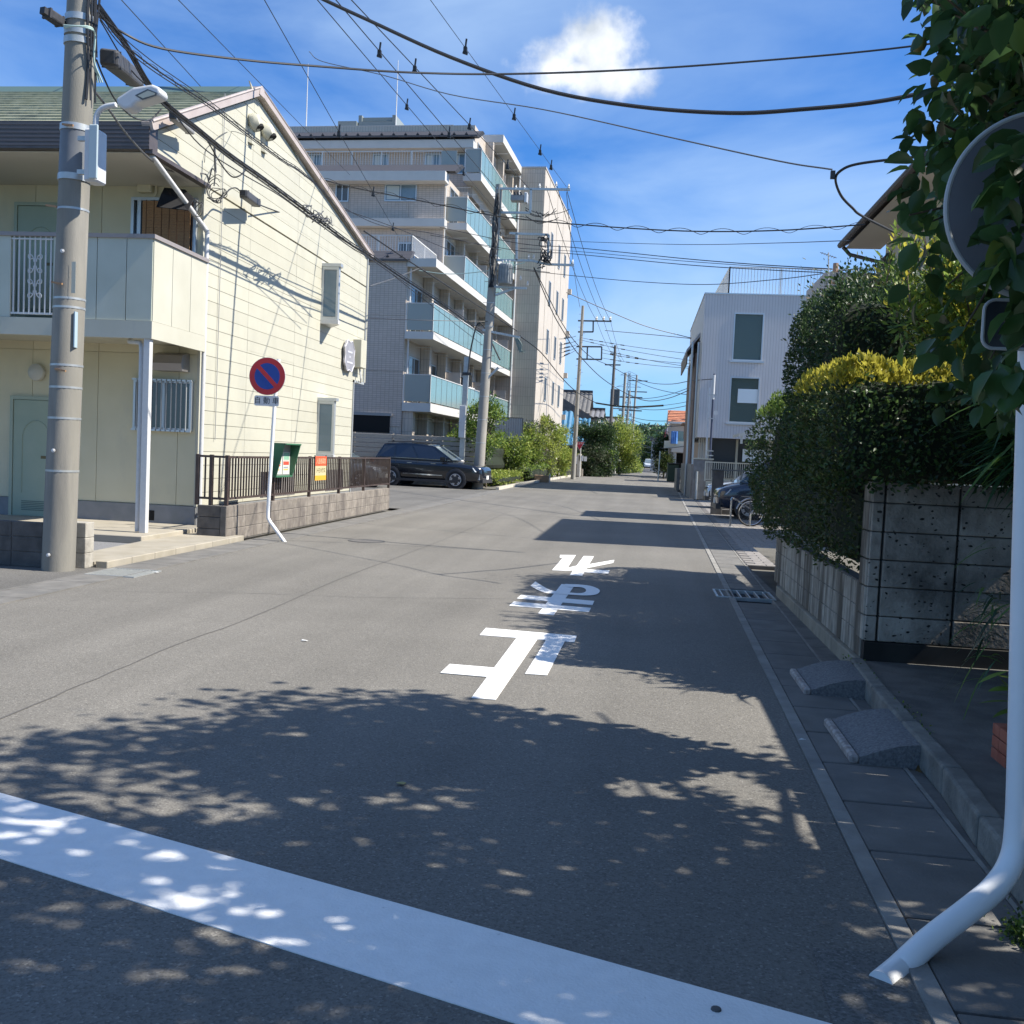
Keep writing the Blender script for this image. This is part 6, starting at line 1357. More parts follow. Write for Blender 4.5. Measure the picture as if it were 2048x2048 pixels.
a=J_(455,1400,X=wxx)
MB().box(wxx-.05,wxx,a.y-.5,a.y+.3,3.2,e.z-.35).build('shutter',mat('shutter_brown',(.09,.045,.03),.6),TH); MB().box(wxx-.03,wxx-.003,a.y-1.0,a.y-.52,3.2,e.z-.35).build('window',MATS['void_black'],TH)
for nm,lab,px,pt,pb in (('tv_antenna','small television antenna on a mast beside the tan house',1657,505,560),):
    a=P(px,pt,Y=26);b_=P(px,pb+60,Y=26); t=thing(nm,lab,'antenna',tuple(b_)); MB().tube([b_,a],.018,6).build('mast',GALV,t)
    for k in range(6): MB().bar((a.x-.15+.06*k,26-.1,a.z-.02-.02*k),(a.x-.15+.06*k,26+.1,a.z-.02-.02*k),.01).build('element',GALV,t)
    MB().bar((a.x-.2,26,a.z),(a.x+.2,26,a.z-.13),.015).build('boom',GALV,t)
a=P(1674,522,Y=27);b_=P(1674,560,Y=27); t=thing('roof_house','low beige roof with a short chimney pipe behind the right hedge','house',(b_.x+.5,27,0)); MB().box(b_.x-.3,b_.x+3.5,27,30,0,P(1700,545,Y=27).z).build('wall',PINKW,t); MB().tube([(b_.x,27.3,b_.z-.5),(b_.x,27.3,a.z)],.07,8).build('chimney',mat('chimney_brown',(.3,.2,.15),.7),t)
# ================================================================ NEAR RIGHT WALLS
LWL=thing('low_block_wall','low rain streaked block wall on a brown plinth under the clipped hedges','wall',(1.75,10,0))
XL=1.755; PL=.09
MB().box(XL+.01,XL+.12,8.06,12.9,0,.70).build('mortar_core',MORTAR,LWL)
bk1=MB().bbox(0,.05,.003,.387,.003,.187,.005).mesh('block',PITL)
for r_ in range(3):
    y=8.06
    while y<12.85: inst('block',bk1,LWL,(XL+random.uniform(0,.003),y,.12+r_*.19)); y+=.39
MB().bbox(XL-.04,XL+.02,7.98,12.6,-.02,.12,.008).build('plinth',PLINTH,LWL)
TW=thing('tall_block_wall','tall dark stained pitted block wall facing the camera on the right','wall',(2.4,8,0))
MB().box(1.765,3.6,7.97,8.10,0,1.46).build('mortar_core',mat('mortar_dark',(.05,.05,.047),.95),TW)
cols=[1.745,1.845,2.385,2.925,3.465]; rz=[.285]+[.285+.2*i for i in range(1,6)]+[1.47]
rz=[P(1717,650+q/2.76,Y=7.95).z for q in (1740,1600,1440,1290,1135,975)]+[1.49]
for i in range(len(cols)-1):
    for j in range(len(rz)-1): MB().bbox(cols[i]+.009,cols[i+1]-.009,7.93+random.uniform(0,.006),7.99,rz[j]+.0035,rz[j+1]-.0035,.006).build('block',PIT,TW)
for j in range(len(rz)-1): MB().bbox(1.742,1.80,7.96,8.20,rz[j]+.005,rz[j+1]-.005,.006).build('side_block',PITL,TW)
MB().box(1.75,3.6,7.90,8.0,0,rz[0]-.004).build('dark_base',mat('near_black_base',(.016,.015,.013),.9,(.03,.028,.024),5),TW)  # near-black band along the foot of the tall wall
struct(MB().poly([(1.79,8.1,.3),(9,8.1,.3),(9,16,.3),(1.79,16,.3)]).build('garden_soil',GROUND))
# raised pad and kerb
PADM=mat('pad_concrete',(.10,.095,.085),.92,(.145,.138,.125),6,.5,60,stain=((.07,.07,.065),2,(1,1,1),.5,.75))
pad=sthing('raised_pad',(2.5,5,0))
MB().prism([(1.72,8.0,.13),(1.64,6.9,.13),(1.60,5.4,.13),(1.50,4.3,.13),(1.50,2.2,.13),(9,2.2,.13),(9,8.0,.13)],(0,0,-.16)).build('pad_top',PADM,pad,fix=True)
KB=mat('kerb_old',(.17,.16,.14),.9,(.25,.24,.21),9,.7,50,stain=((.10,.10,.09),3,(1,1,1),.45,.75))
kp=[(1.70,7.9),(1.64,6.9),(1.61,6.0),(1.585,5.1),(1.53,4.4),(1.50,3.6),(1.5,2.4)]
for i in range(len(kp)-1):
    a=Vector((*kp[i],.075));b_=Vector((*kp[i+1],.075)); d=(b_-a).normalized(); o=MB().bar(a+d*.006,b_-d*.006,.10,.15).build('kerb_stone',KB,pad); md=o.modifiers.new('b','BEVEL'); md.width=.015; md.segments=2
# kerb ramps
RUB=mat('ramp_rough',(.13,.13,.135),.95,(.22,.22,.22),60,1.0,90)
RUBE=mat('ramp_edge',(.25,.21,.19),.8,(.42,.38,.35),20,.6,60)
def ramp(lab,x0,x1,y0,y1,h):
    t=thing('kerb_ramp',lab,'kerb ramp',((x0+x1)/2,(y0+y1)/2,0),0,'rough kerb ramps')
    n=8; prof=[(x0+.05+(x1-x0-.05)*i/n, .045+(h-.045)*math.sin(math.pi/2*min(1,i/n*1.15))) for i in range(n+1)]
    b=MB(); b.prism([(x0+.05,y0,.0)]+[(x,y0,z) for x,z in prof]+[(x1,y0,.0)],(0,y1-y0,0)); o=b.build('slab',RUB,t,fix=True)
    o2=MB().bar((x0+.025,y0+.005,.026),(x0+.025,y1-.005,.026),.05,.052).build('front_lip',RUBE,t); md=o2.modifiers.new('b','BEVEL'); md.width=.012
ramp('farther rough kerb ramp with a pale worn lip near the foot of the tall wall',1.20,1.63,7.12,7.82,.135)
ramp('nearer rough kerb ramp with weeds at its back corner on the right gutter',1.19,1.62,5.52,6.32,.135)
# right boundary wall behind the sign pole, red bricks
RWL=thing('pitted_pillar_wall','pale pitted block wall end at the right picture edge behind the white sign pole','wall',(2.0,5.5,0))
zt_=1.24; z=.13
while z<zt_:
    y=3.75
    while y<5.2: MB().bbox(1.96,2.08,y+.004,y+.39,z+.003,z+.187,.006).build('block',PIT,RWL); y+=.394
    z+=.19
RB=mat('red_brick',(.32,.085,.05),.85,(.40,.13,.08),10,.4,60)
t=thing('brick_pier','short stack of red bricks at the foot of the pitted wall by the white pole','brick pier',(1.92,5.3,0))
for r_ in range(5):
    for c_ in range(2): MB().bbox(1.865+.0,1.865+.08,5.22+c_*.105,5.32+c_*.105,-.0+r_*.062+.002,r_*.062+.058,.003).build('brick',RB,t)
t=thing('garden_gate_wall','tall rendered garden wall just outside the right picture edge','wall',(3.1,6.8,0))
MB().bbox(3.02,3.2,5.3,7.85,0,2.38,.01).build('wall',GW,t)
# ================================================================ BIG SIGN RIGHT
RS=thing('round_road_sign','grey round road sign seen from behind on a bent white pole at the right edge','road sign',(1.3,3.6,0))
base=P(1778,1958,Z=0)
pp=[P(1797,1938,Y=3.28),P(1860,1880,Y=3.36),P(1940,1818,Y=3.45),P(1990,1775,Y=3.52),P(2022,1725,Y=3.56),P(2034,1660,Y=3.58),P(2040,1500,Y=3.59),P(2047,1200,Y=3.60),P(2054,960,Y=3.6),P(2075,300,Y=3.6)]
MB().tube([(base.x-.03,base.y-.02,-.01)]+crom(pp,5),.0405,20).build('pole',PS,RS)
dc=P(1897+186,412,Y=3.55); SGB=mat('sign_back_grey',(.115,.12,.135),.5,(.14,.145,.16),5)
ax=Vector((.0,-1,0)); MB().lathe(dc,[(.297,0),(.30,.004),(.30,.010),(.285,.012)],64,0,tuple(ax)).build('disc',SGB,RS)
MB().tube([dc+Vector((.30*math.cos(a),-.006,.30*math.sin(a))) for a in np.linspace(0,2*math.pi,64,endpoint=False)],.009,8,closed=True).build('rim',mat('rim_pale',(.42,.44,.44),.4),RS)
MB().box(dc.x-.2,dc.x+.2,3.56,3.58,dc.z+.08,dc.z+.12).box(dc.x-.2,dc.x+.2,3.56,3.58,dc.z-.12,dc.z-.08).build('bracket',GALV,RS)
pl0=P(1968,600,Y=3.55); pl1=P(1968,697,Y=3.55); cx=pl0.x+.26; cz=(pl0.z+pl1.z)/2; hz=(pl0.z-pl1.z)/2
MB().prism(rrect(cx,cz,.26,hz,.035,3.55),(0,-.012,0)).build('supplementary_plate',mat('plate_dark_navy',(.02,.025,.035),.4),RS,fix=True)
MB().tube([(p[0],3.54,p[2]) for p in rrect(cx,cz,.26,hz,.035,3.55)],.006,6,closed=True).build('plate_rim',mat('rim_pale',(.42,.44,.44),.4),RS)
textobj('lettering','1',.085,(pl0.x+.082,3.534,cz-.0),(math.pi/2,0,0),mat('dull_white',(.10,.11,.12),.6),RS)

# unseen house added off to the right, blocks low sky light to deepen the shade
t=thing('sky_blocking_house','unseen plain two storey house added beyond the right edge to block low sky light','house',(9,0,0))
MB().box(6.6,13,-8,5.2,0,5.2).build('wall',TANW,t); MB().prism([(6.1,-8.4,5.2),(13.5,-8.4,5.2),(9.8,-8.4,7.0)],(0,14,0)).build('roof',DR,t,fix=True)
# ================================================================ FOLIAGE
def leafmat(name,c,var=.45,tr=.28,rough=.45,spec=.45): return mat(name,c,rough,trans=tr,island=var,spec=spec)
LD=leafmat('leaf_dark',(.022,.050,.014)); LM=leafmat('leaf_mid',(.045,.090,.018)); LY=leafmat('leaf_yellow',(.38,.34,.03),.35,.45); LG=leafmat('leaf_bright',(.15,.23,.03),.4,.4)
LO=leafmat('leaf_olive',(.055,.075,.018)); LF=leafmat('leaf_far_bright',(.27,.32,.05),.4,.35); LB=leafmat('leaf_big',(.035,.085,.020),.5,.42,.35,.5); LBY=leafmat('leaf_big_light',(.12,.20,.03),.35,.5)
LGR=leafmat('leaf_greyish',(.09,.105,.06),.4,.2); TWIG=mat('twig_bark',(.10,.075,.05),.9,(.15,.12,.08),12,.4,60); DRY=leafmat('twig_dry',(.20,.15,.11),.4,.1)
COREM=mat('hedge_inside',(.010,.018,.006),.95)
def boxshell(n,x0,x1,y0,y1,z0,z1,rnd=.25,faces='all'):
    """points on a rounded box with outward normals"""
    c=np.array([(x0+x1)/2,(y0+y1)/2,(z0+z1)/2]); h=np.array([(x1-x0)/2,(y1-y0)/2,(z1-z0)/2])
    ar=np.array([h[1]*h[2],h[0]*h[2],h[0]*h[1]]); ar=ar/ar.sum(); ax=rng.choice(3,n,p=ar); s=rng.choice([-1,1],n)
    p=rng.uniform(-1,1,(n,3)); p[np.arange(n),ax]=s; q=p*h
    inner=np.clip(q,-(h-rnd),h-rnd); d=q-inner; dn=norm(d); q=inner+dn*rnd
    return q+c,dn
def hedge(name,lab,box,n,size,mats_w,rnd=.25,amp=.06,depth=.10,topmat=None,sidemat=None,seed=1,group=None,cat='hedge',core=True,parent=None,spiky=.5):
    x0,x1,y0,y1,z0,z1=box; C,Nn=boxshell(n,x0,x1,y0,y1,z0,z1,rnd)
    keep=(Nn[:,2]>-.6)&(Nn[:,0]<.9); C,Nn=C[keep],Nn[keep]; n=len(C)
    C=C+Nn*(noise3(C,3.0,seed)[:,None]*amp+noise3(C,9.,seed+1)[:,None]*amp*.5)-Nn*rng.exponential(depth*.45,(n,1))
    D=norm(Nn*spiky+rng.normal(size=(n,3))*.6+np.array([0,0,.35])); NN=norm(Nn+rng.normal(size=(n,3))*.6)
    L=size*rng.uniform(.6,1.3,n); ms=[m for m,_ in mats_w]; wts=np.array([w_ for _,w_ in mats_w]); mi=rng.choice(len(ms),n,p=wts/wts.sum())
    if topmat:
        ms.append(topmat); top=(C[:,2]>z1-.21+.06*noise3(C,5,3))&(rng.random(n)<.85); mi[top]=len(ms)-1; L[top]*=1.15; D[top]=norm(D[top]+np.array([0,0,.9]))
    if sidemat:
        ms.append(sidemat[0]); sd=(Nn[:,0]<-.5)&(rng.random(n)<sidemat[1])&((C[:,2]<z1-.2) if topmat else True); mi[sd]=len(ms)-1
    t=parent or thing(name,lab,cat,((x0+x1)/2,(y0+y1)/2,0),0,group)
    linkmesh('foliage',leafmesh('foliage',C,D,NN,L,L*.52,ms,mi),t)
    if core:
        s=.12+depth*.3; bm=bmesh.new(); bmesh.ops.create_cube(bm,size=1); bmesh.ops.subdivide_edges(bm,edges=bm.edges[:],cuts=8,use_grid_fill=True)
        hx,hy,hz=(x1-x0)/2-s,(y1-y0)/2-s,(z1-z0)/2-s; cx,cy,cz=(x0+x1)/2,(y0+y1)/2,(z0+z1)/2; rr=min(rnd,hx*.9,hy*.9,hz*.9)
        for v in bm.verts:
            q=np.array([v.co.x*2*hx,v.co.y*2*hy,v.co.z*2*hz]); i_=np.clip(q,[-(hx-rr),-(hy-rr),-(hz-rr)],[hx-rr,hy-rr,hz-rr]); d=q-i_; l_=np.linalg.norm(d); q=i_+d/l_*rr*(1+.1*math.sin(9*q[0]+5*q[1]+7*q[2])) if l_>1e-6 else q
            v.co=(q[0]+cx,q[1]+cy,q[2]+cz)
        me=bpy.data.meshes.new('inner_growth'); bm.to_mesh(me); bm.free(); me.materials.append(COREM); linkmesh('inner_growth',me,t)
    return t
def clumps(cs,rad,n,size,mats_w,t,jit=.5,flat=1.,up=.3,name='foliage',droop=0.,ratio=.5,fold=.2):
    """leaves in gaussian clumps round centres cs"""
    cs=np.asarray(cs,float); k=rng.integers(0,len(cs),n); r=np.asarray(rad)
    off=rng.normal(size=(n,3))*(r[k][:,None] if r.ndim else r)*jit; off[:,2]*=flat; C=cs[k]+off
    D=norm(off+rng.normal(size=(n,3))*.3*np.mean(rad)+np.array([0,0,up*np.mean(rad)])); NN=norm(rng.normal(size=(n,3))*.7+np.array([0,0,1.]))
    ms=[m for m,_ in mats_w]; wts=np.array([w_ for _,w_ in mats_w]); ci=rng.choice(len(ms),len(cs),p=wts/wts.sum()); mi=np.where(rng.random(n)<.6,ci[k],rng.choice(len(ms),n,p=wts/wts.sum()))
    L=size*rng.uniform(.6,1.35,n)
    return linkmesh(name,leafmesh(name,C,D,NN,L,L*ratio,ms,mi,fold=fold,droop=droop),t)
def ell(n,c,r,surf=.6):
    d=rdir(n); rr=rng.uniform(surf,1,n)**.7; return np.array(c)+d*rr[:,None]*np.array(r)
def branches(t,base,tops,r0,m=TWIG,name='branch',wob=.12):
    b=MB()
    for q in tops:
        q=Vector(q); p=Vector(base); mid=p.lerp(q,.45)+Vector((random.uniform(-1,1),random.uniform(-1,1),random.uniform(.2,1)))*wob*(q-p).length
        pts=crom([p,mid,q],5); b.tube(pts,[r0*(1-.8*i/(len(pts)-1)) for i in range(len(pts))],6)
    return b.build(name,m,t)
# --- clipped hedges over the right walls
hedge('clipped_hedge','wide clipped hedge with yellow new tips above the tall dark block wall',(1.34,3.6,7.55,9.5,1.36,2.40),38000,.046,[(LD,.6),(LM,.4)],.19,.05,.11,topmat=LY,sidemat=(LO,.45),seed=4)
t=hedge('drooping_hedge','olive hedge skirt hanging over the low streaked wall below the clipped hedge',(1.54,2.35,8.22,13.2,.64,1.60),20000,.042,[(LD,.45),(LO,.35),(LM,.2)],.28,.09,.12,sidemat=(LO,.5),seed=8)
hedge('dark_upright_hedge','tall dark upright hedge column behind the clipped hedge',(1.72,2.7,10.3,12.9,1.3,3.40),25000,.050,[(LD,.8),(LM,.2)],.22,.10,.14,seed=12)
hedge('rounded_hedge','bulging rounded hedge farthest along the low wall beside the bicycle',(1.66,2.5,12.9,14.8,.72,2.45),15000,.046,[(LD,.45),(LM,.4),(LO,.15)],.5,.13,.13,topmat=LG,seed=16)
# big loose tree behind the hedges
bt=thing('broad_shrub_tree','broad dark glossy shrub tree rising above the clipped hedge','tree',(3.2,13.5,0))
cs=np.concatenate([ell(90,(3.1,12.6,3.1),(1.25,1.2,.95),.5),ell(60,(3.9,11.2,3.0),(1.2,1.2,.85),.4)]); cs=cs[cs[:,2]>2.2]
clumps(cs,.26,34000,.055,[(LD,.75),(LM,.25)],bt,.55,.7)
clumps(ell(26,(2.45,12.0,3.0),(.45,.5,.7),.6),.22,5000,.05,[(DRY,.6),(LO,.4)],bt,.6,name='dry_twig_foliage')
branches(bt,(3.1,12.8,.8),cs[:26],.07)
MB().tube([(3.1,12.8,0),(3.05,12.7,1.2),(3.1,12.8,2.2)],[.12,.10,.08],8).build('trunk',TWIG,bt)
# bright yellow-green shrub in sun behind the big leaves
bs=thing('bright_shrub','sunlit yellow green shrub with upright shoots before the tan house','shrub',(3.3,9.8,0))
cs=ell(60,(2.95,9.6,3.15),(.75,.8,.62),.3); clumps(cs,.20,9000,.085,[(LG,.6),(LY,.25),(LM,.15)],bs,.55,1.2,.8,ratio=.36)
branches(bs,(3.1,9.8,2.2),cs[:30],.02)
sh=MB(); C_=[];D_=[]
for k in range(26):
    p=np.array([rng.uniform(2.1,3.3),rng.uniform(9,10.2),rng.uniform(3.0,3.4)]); h=rng.uniform(.3,.7); d=norm(np.array([rng.normal()*.25,rng.normal()*.25,1.])); sh.tube([p,p+d*h],[.008,.003],4)
    for i in range(16):
        f=i/16; a=i*2.4; C_.append(p+d*h*f); D_.append(norm(d*.8+np.array([math.cos(a),math.sin(a),0])*.7))
sh.build('shoot',TWIG,bs); C_=np.array(C_);D_=np.array(D_)
linkmesh('shoot_leaves',leafmesh('shoot_leaves',C_,D_,rdir(len(C_),.6),rng.uniform(.06,.11,len(C_)),.032,[LG,LY],rng.integers(0,2,len(C_))),bs)
# --- large leaved tree overhead right
TR=thing('large_leaved_tree','large leaved fruit tree overhanging the right edge and shading the stop line','tree',(3.3,3.4,0))
def bigleaf(name,C,D,Nn,L,W,ms,mi,fold=.18,droop=.25):
    """rounded big leaf: 8 verts in 2 rows about the midrib"""
    n=len(C); D=norm(D); S=norm(np.cross(D,Nn)); U=np.cross(S,D); L=L[:,None]; W=W[:,None]
    st=[(0,.0),(.22,.40),(.5,.52),(.78,.34),(1.0,.0)]; V=[];
    for f,w_ in st:
        mid=C+D*L*f-U*L*droop*f*f
        V+= [mid, mid+S*W*w_+U*W*fold*w_*2, mid-S*W*w_+U*W*fold*w_*2]
    V=np.stack(V,1).reshape(-1,3); k=np.arange(n)[:,None]*15; F=[]
    for i in range(4):
        a,b_=3*i,3*(i+1); F.append(k+np.array([[a,b_,b_+1,a+1]])); F.append(k+np.array([[a,a+2,b_+2,b_]]))
    F=np.concatenate(F); return fastmesh(name,V,F,ms,np.tile(mi,8))
def allowed(p): 
    """keep the street view open: foliage stays right of the sight line or above the frame"""
    return (p[:,0]>.222*p[:,1]+.02+.05*noise3(p,4,9))|((p[:,2]-1.57)>.49*p[:,1]+.15)
tc_=np.array([2.75,2.75,3.9]); tr_=np.array([2.05,3.75,1.95])
cs=ell(900,tc_,tr_,.25); cs=cs[(allowed(cs))&(cs[:,2]>2.15)]
extra=np.array([[1.16,4.6,3.35],[1.12,4.4,3.5],[1.2,4.7,3.1],[1.18,4.5,2.95],[1.22,4.6,2.75],[1.14,4.55,2.62],[1.3,4.7,2.4],[1.35,4.6,2.2],[1.2,4.9,3.7],[1.3,5.0,3.8],[1.5,4.8,2.6],[1.45,4.5,2.9],[1.5,4.6,3.2],[1.6,4.8,3.5],[1.4,4.4,2.05],[1.5,4.5,1.95],[1.65,4.9,2.3],[1.7,4.7,2.0],[1.02,4.3,2.60],[1.75,5.2,2.8],[1.7,5.0,3.1],[1.9,5.4,3.4],[1.9,5.2,2.4]])
n=24000; k=rng.integers(0,len(cs),n); C=cs[k]+rng.normal(size=(n,3))*np.array([.17,.17,.15]); 
k2=rng.integers(0,len(extra),520); C2=extra[k2]+rng.normal(size=(520,3))*np.array([.10,.13,.11]); C3=ell(3200,(1.95,5.1,3.6),(.75,1.1,1.25),.1); C3=C3+rng.normal(size=C3.shape)*.08; C3=C3[C3[:,0]>.262*C3[:,1]+.02*rng.normal(size=len(C3))]
C4=ell(2600,(2.05,5.2,2.35),(.55,1.0,.95),.1); C4=C4[C4[:,0]>.312*C4[:,1]+.03*rng.normal(size=len(C4))]; C3=np.concatenate([C3,C4])
sl=np.array([P(rng.uniform(1992,2060),rng.uniform(270,560),Y=rng.uniform(3.2,3.45)) for _ in range(60)]+[P(rng.uniform(1985,2070),rng.uniform(730,960),Y=rng.uniform(3.15,3.45)) for _ in range(110)]+[P(rng.uniform(2020,2070),rng.uniform(560,740),Y=rng.uniform(3.2,3.4)) for _ in range(18)]); C=np.concatenate([C,C2,C3,sl]); C=C[allowed(C)&(C[:,2]>1.85)]
# crown outline and its gaps, measured where their shadows fall on the road
sx=C[:,0]-C[:,2]/1.1; sy=C[:,1]+.03*C[:,2]/1.1
lim=np.interp(sx,[-3.9,-3.3,-3.0,-2.5,-2.2,-1.75,-.99,.2,.63,1.1],[4.3,4.6,5.6,6.45,6.65,6.7,6.3,5.8,5.55,5.3])+.10*noise3(C,5.,33)
near=(C[:,0]>.9)&(sx>.80)
keep=(sy<lim)|near
for (px,py,rx,ry,pr) in ((190,1600,75,16,.9),(300,1612,60,26,.9),(480,1615,110,26,.8),(640,1600,40,14,.7),(350,1545,40,14,.6),(590,1465,30,8,.6),(660,1540,60,10,.6),(770,1600,45,16,.9),(870,1610,60,20,.9),(830,1570,40,8,.6),(860,1490,30,8,.6),(1240,1575,45,20,.95),(1330,1580,60,22,.95),(1430,1560,70,18,.9),(1500,1590,70,24,.95),(1570,1640,60,22,.95),(1560,1590,50,14,.7),(1040,1490,25,8,.6),(1090,1420,40,6,.5),(60,1645,60,14,.8),(170,1705,40,14,.8),(310,1705,50,14,.8),(400,1745,42,14,.9),(390,1800,60,12,.9),(520,1830,30,14,.9),(90,1825,50,10,.8),(10,1680,40,14,.8),(600,1760,30,14,.6),(1610,2000,30,14,.9)):
    c=P(px,py,Z=0); a=P(px+rx,py,Z=0); b_=P(px,py-ry,Z=0); wx=abs(a.x-c.x)+.02; wy=abs(b_.y-c.y)+.02
    q=((sx-c.x)/wx)**2+((sy-c.y)/wy)**2+.35*noise3(np.stack([sx,sy,sx*0],1),14.,5)
    keep&=~((q<1)&(rng.random(len(C))<pr)&~near)
C=C[keep]; gap=noise3(C,1.9,21)<.75; C=C[gap]; n=len(C)
D=norm(rng.normal(size=(n,3))*.8+np.array([0,0,-.55])+norm(C-tc_)*.5); NN=norm(rng.normal(size=(n,3))*.55+np.array([0,0,1]))
L=rng.uniform(.075,.135,n); mi=(rng.random(n)<.10).astype(int)
linkmesh('foliage',bigleaf('foliage',C,D,NN,L,L*.62,[LB,LBY],mi),TR)
MB().tube([(3.4,3.2,0),(3.35,3.25,.9),(3.2,3.3,1.9),(3.0,3.2,2.8)],[.16,.14,.12,.10],12).build('trunk',TWIG,TR)
sel=cs[rng.choice(len(cs),70,replace=False)]; sel=sel[allowed(sel*.5+np.array([3.,3.2,2.6])*.5)]
branches(TR,(3.0,3.2,2.7),[s for s in sel if s[1]<6.2],.06); branches(TR,(1.9,4.9,2.9),list(extra),.018,name='twig')
for (px,py,Y_) in ((1838,90,4.8),(1852,255,4.9)):
    c=P(px,py,Y=Y_); MB().lathe(c-Vector((0,0,.03)),[(.006,0),(.026,.010),(.034,.03),(.028,.052),(.008,.062)],12).build('fruit',mat('unripe_fruit',(.20,.19,.06),.4,(.28,.24,.08),20),TR)
# dark strappy plant at right edge
def strap(name,lab,base,n,L,spread,mats_,droop=.5,w_=.028,cat='plant',dirb=(-.8,-.1,.2),parent=None):
    t=parent or thing(name,lab,cat,tuple(base)); V=[];F=[];mi=[]
    for i in range(n):
        o=np.array(base)+rng.normal(size=3)*np.array(spread); d=norm(np.array(dirb)+rng.normal(size=3)*.45); l_=L*rng.uniform(.6,1.2); s=norm(np.cross(d,[0,0,1.])+rng.normal(size=3)*.2); k=len(V); m_=6
        for j in range(m_+1):
            f=j/m_; c=o+d*l_*f+np.array([0,0,-droop*l_*f*f]); ww=w_*math.sin(math.pi*min(1,.12+f*.88))*.5
            V.append(c-s*ww);V.append(c+s*ww)
        for j in range(m_): F.append((k+2*j,k+2*j+1,k+2*j+3,k+2*j+2)); mi.append(i%len(mats_))
    return linkmesh('leaf_blades',fastmesh('leaf_blades',np.array(V),np.array(F),mats_,np.array(mi)),t)
LS=leafmat('leaf_strap',(.028,.075,.028),.5,.35,.35); LS2=leafmat('leaf_strap_light',(.10,.19,.03),.3,.45,.35)
pl=thing('strappy_plant','dark plant of long narrow leaves hanging at the right edge over the tall wall','plant',(2.7,7.1,1.5))
strap('','',(2.62,7.3,1.82),200,.44,(.08,.14,.10),[LS,LS,LS,LS2],.32,.030,parent=pl); strap('','',(2.66,7.3,2.0),190,.44,(.10,.14,.12),[LS,LS,LS2],.35,.030,parent=pl)
MB().tube([(2.75,7.1,0),(2.7,7.1,1.0),(2.55,7.0,1.9)],.02,6).build('stem',TWIG,pl)
C=np.array([2.7,7.4,2.3])+rng.normal(size=(900,3))*np.array([.2,.14,.22]); C=C[C[:,0]>.30*C[:,1]+.12]; n=len(C)
linkmesh('upper_leaves',leafmesh('upper_leaves',C,norm(rng.normal(size=(n,3))*.6+np.array([-.5,0,-.4])),rdir(n,.6),rng.uniform(.09,.15,n),.035,[LS,LB],rng.integers(0,2,n),droop=.2),pl)
strap('low_grass_plant','pale tuft of narrow leaves at the base of the tall wall by the white pole',(2.16,6.3,.75),60,.26,(.05,.12,.16),[LS2,LS,LGR],.6,.014)
strap('yellow_leaf_plant','two broad yellow green leaves above the red bricks',(1.94,5.35,.45),9,.16,(.02,.04,.06),[LBY,LG],.2,.06)
# weeds
def weed(lab,x,y,z,n,r,sz=.022,m=((LG,.6),(LM,.4))):
    t=thing('weed',lab,'weed',(x,y,z)); C=np.array([x,y,z+.02])+rng.normal(size=(n,3))*np.array([r[0],r[1],r[2]]); C[:,2]=np.maximum(C[:,2],z+.005)
    linkmesh('leaves',leafmesh('leaves',C,rdir(n,.6),rdir(n,1.2),rng.uniform(.6,1.2,n)*sz,sz*.6,[q for q,_ in m],rng.integers(0,len(m),n)),t)
weed('green weeds growing behind the farther kerb ramp',1.655,7.45,.02,420,(.02,.25,.05))
weed('green weeds growing along the kerb behind the nearer ramp',1.645,6.05,.04,420,(.02,.22,.05))
weed('small ferny weed on the gutter edge at the bottom right corner',1.385,3.56,.0,520,(.035,.05,.025),.02)
dl=thing('dead_leaves','brown dead leaves caught at the corner of the nearer kerb ramp','leaf litter',(1.62,5.45,0)); C=np.array([1.60,5.46,.02])+rng.normal(size=(14,3))*np.array([.035,.03,.012]); linkmesh('leaves',leafmesh('leaves',C,rdir(14,.1),rdir(14,1),.06,.04,[mat('dead_leaf',(.20,.13,.05),.8)]),dl)
# --- planting along the apartment block (left middle)
hedge('low_bright_hedge','low bright yellow green hedge at the kerb beside the black car',(-7.9,-6.35,46.2,56.3,.0,.62),9000,.11,[(LF,.7),(LG,.3)],.3,.10,.12,seed=31)
hedge('shrub_row','loose green shrubs behind the low bright hedge and the second pole',(-9.2,-7.3,45.8,58,.2,2.35),17000,.13,[(LM,.3),(LF,.3),(LG,.4)],.7,.30,.30,seed=35)
hedge('dark_ground_shrub','dark low shrubs before the ivory stair block',(-8.0,-6.1,58.5,76,.0,.95),7000,.15,[(LM,.4),(LG,.6)],.35,.15,.15,seed=38)
def tree(name,lab,c,r,n,size,mats_w,trunk,cl=60,rad=.3,jit=.55,surf=.45,cat='tree',tr=.08):
    t=thing(name,lab,cat,(trunk[0],trunk[1],0)); cs=ell(cl,c,r,surf); clumps(cs,rad,n,size,mats_w,t,jit); mid=Vector(c)-Vector((0,0,r[2]*.5))
    MB().tube([(trunk[0],trunk[1],0),((trunk[0]+mid.x)/2,(trunk[1]+mid.y)/2,mid.z*.55),tuple(mid)],[tr,tr*.8,tr*.6],7).build('trunk',TWIG,t); branches(t,tuple(mid),cs[:14],tr*.5); return t
c=P(975,838,Y=45.5); tree('small_tree','slender small tree in leaf around the second utility pole',(c.x-.1,45.3,c.z-.2),(1.25,1.0,1.5),4200,.13,[(LG,.5),(LM,.5)],(c.x+.1,45.3),26,.28,tr=.05)
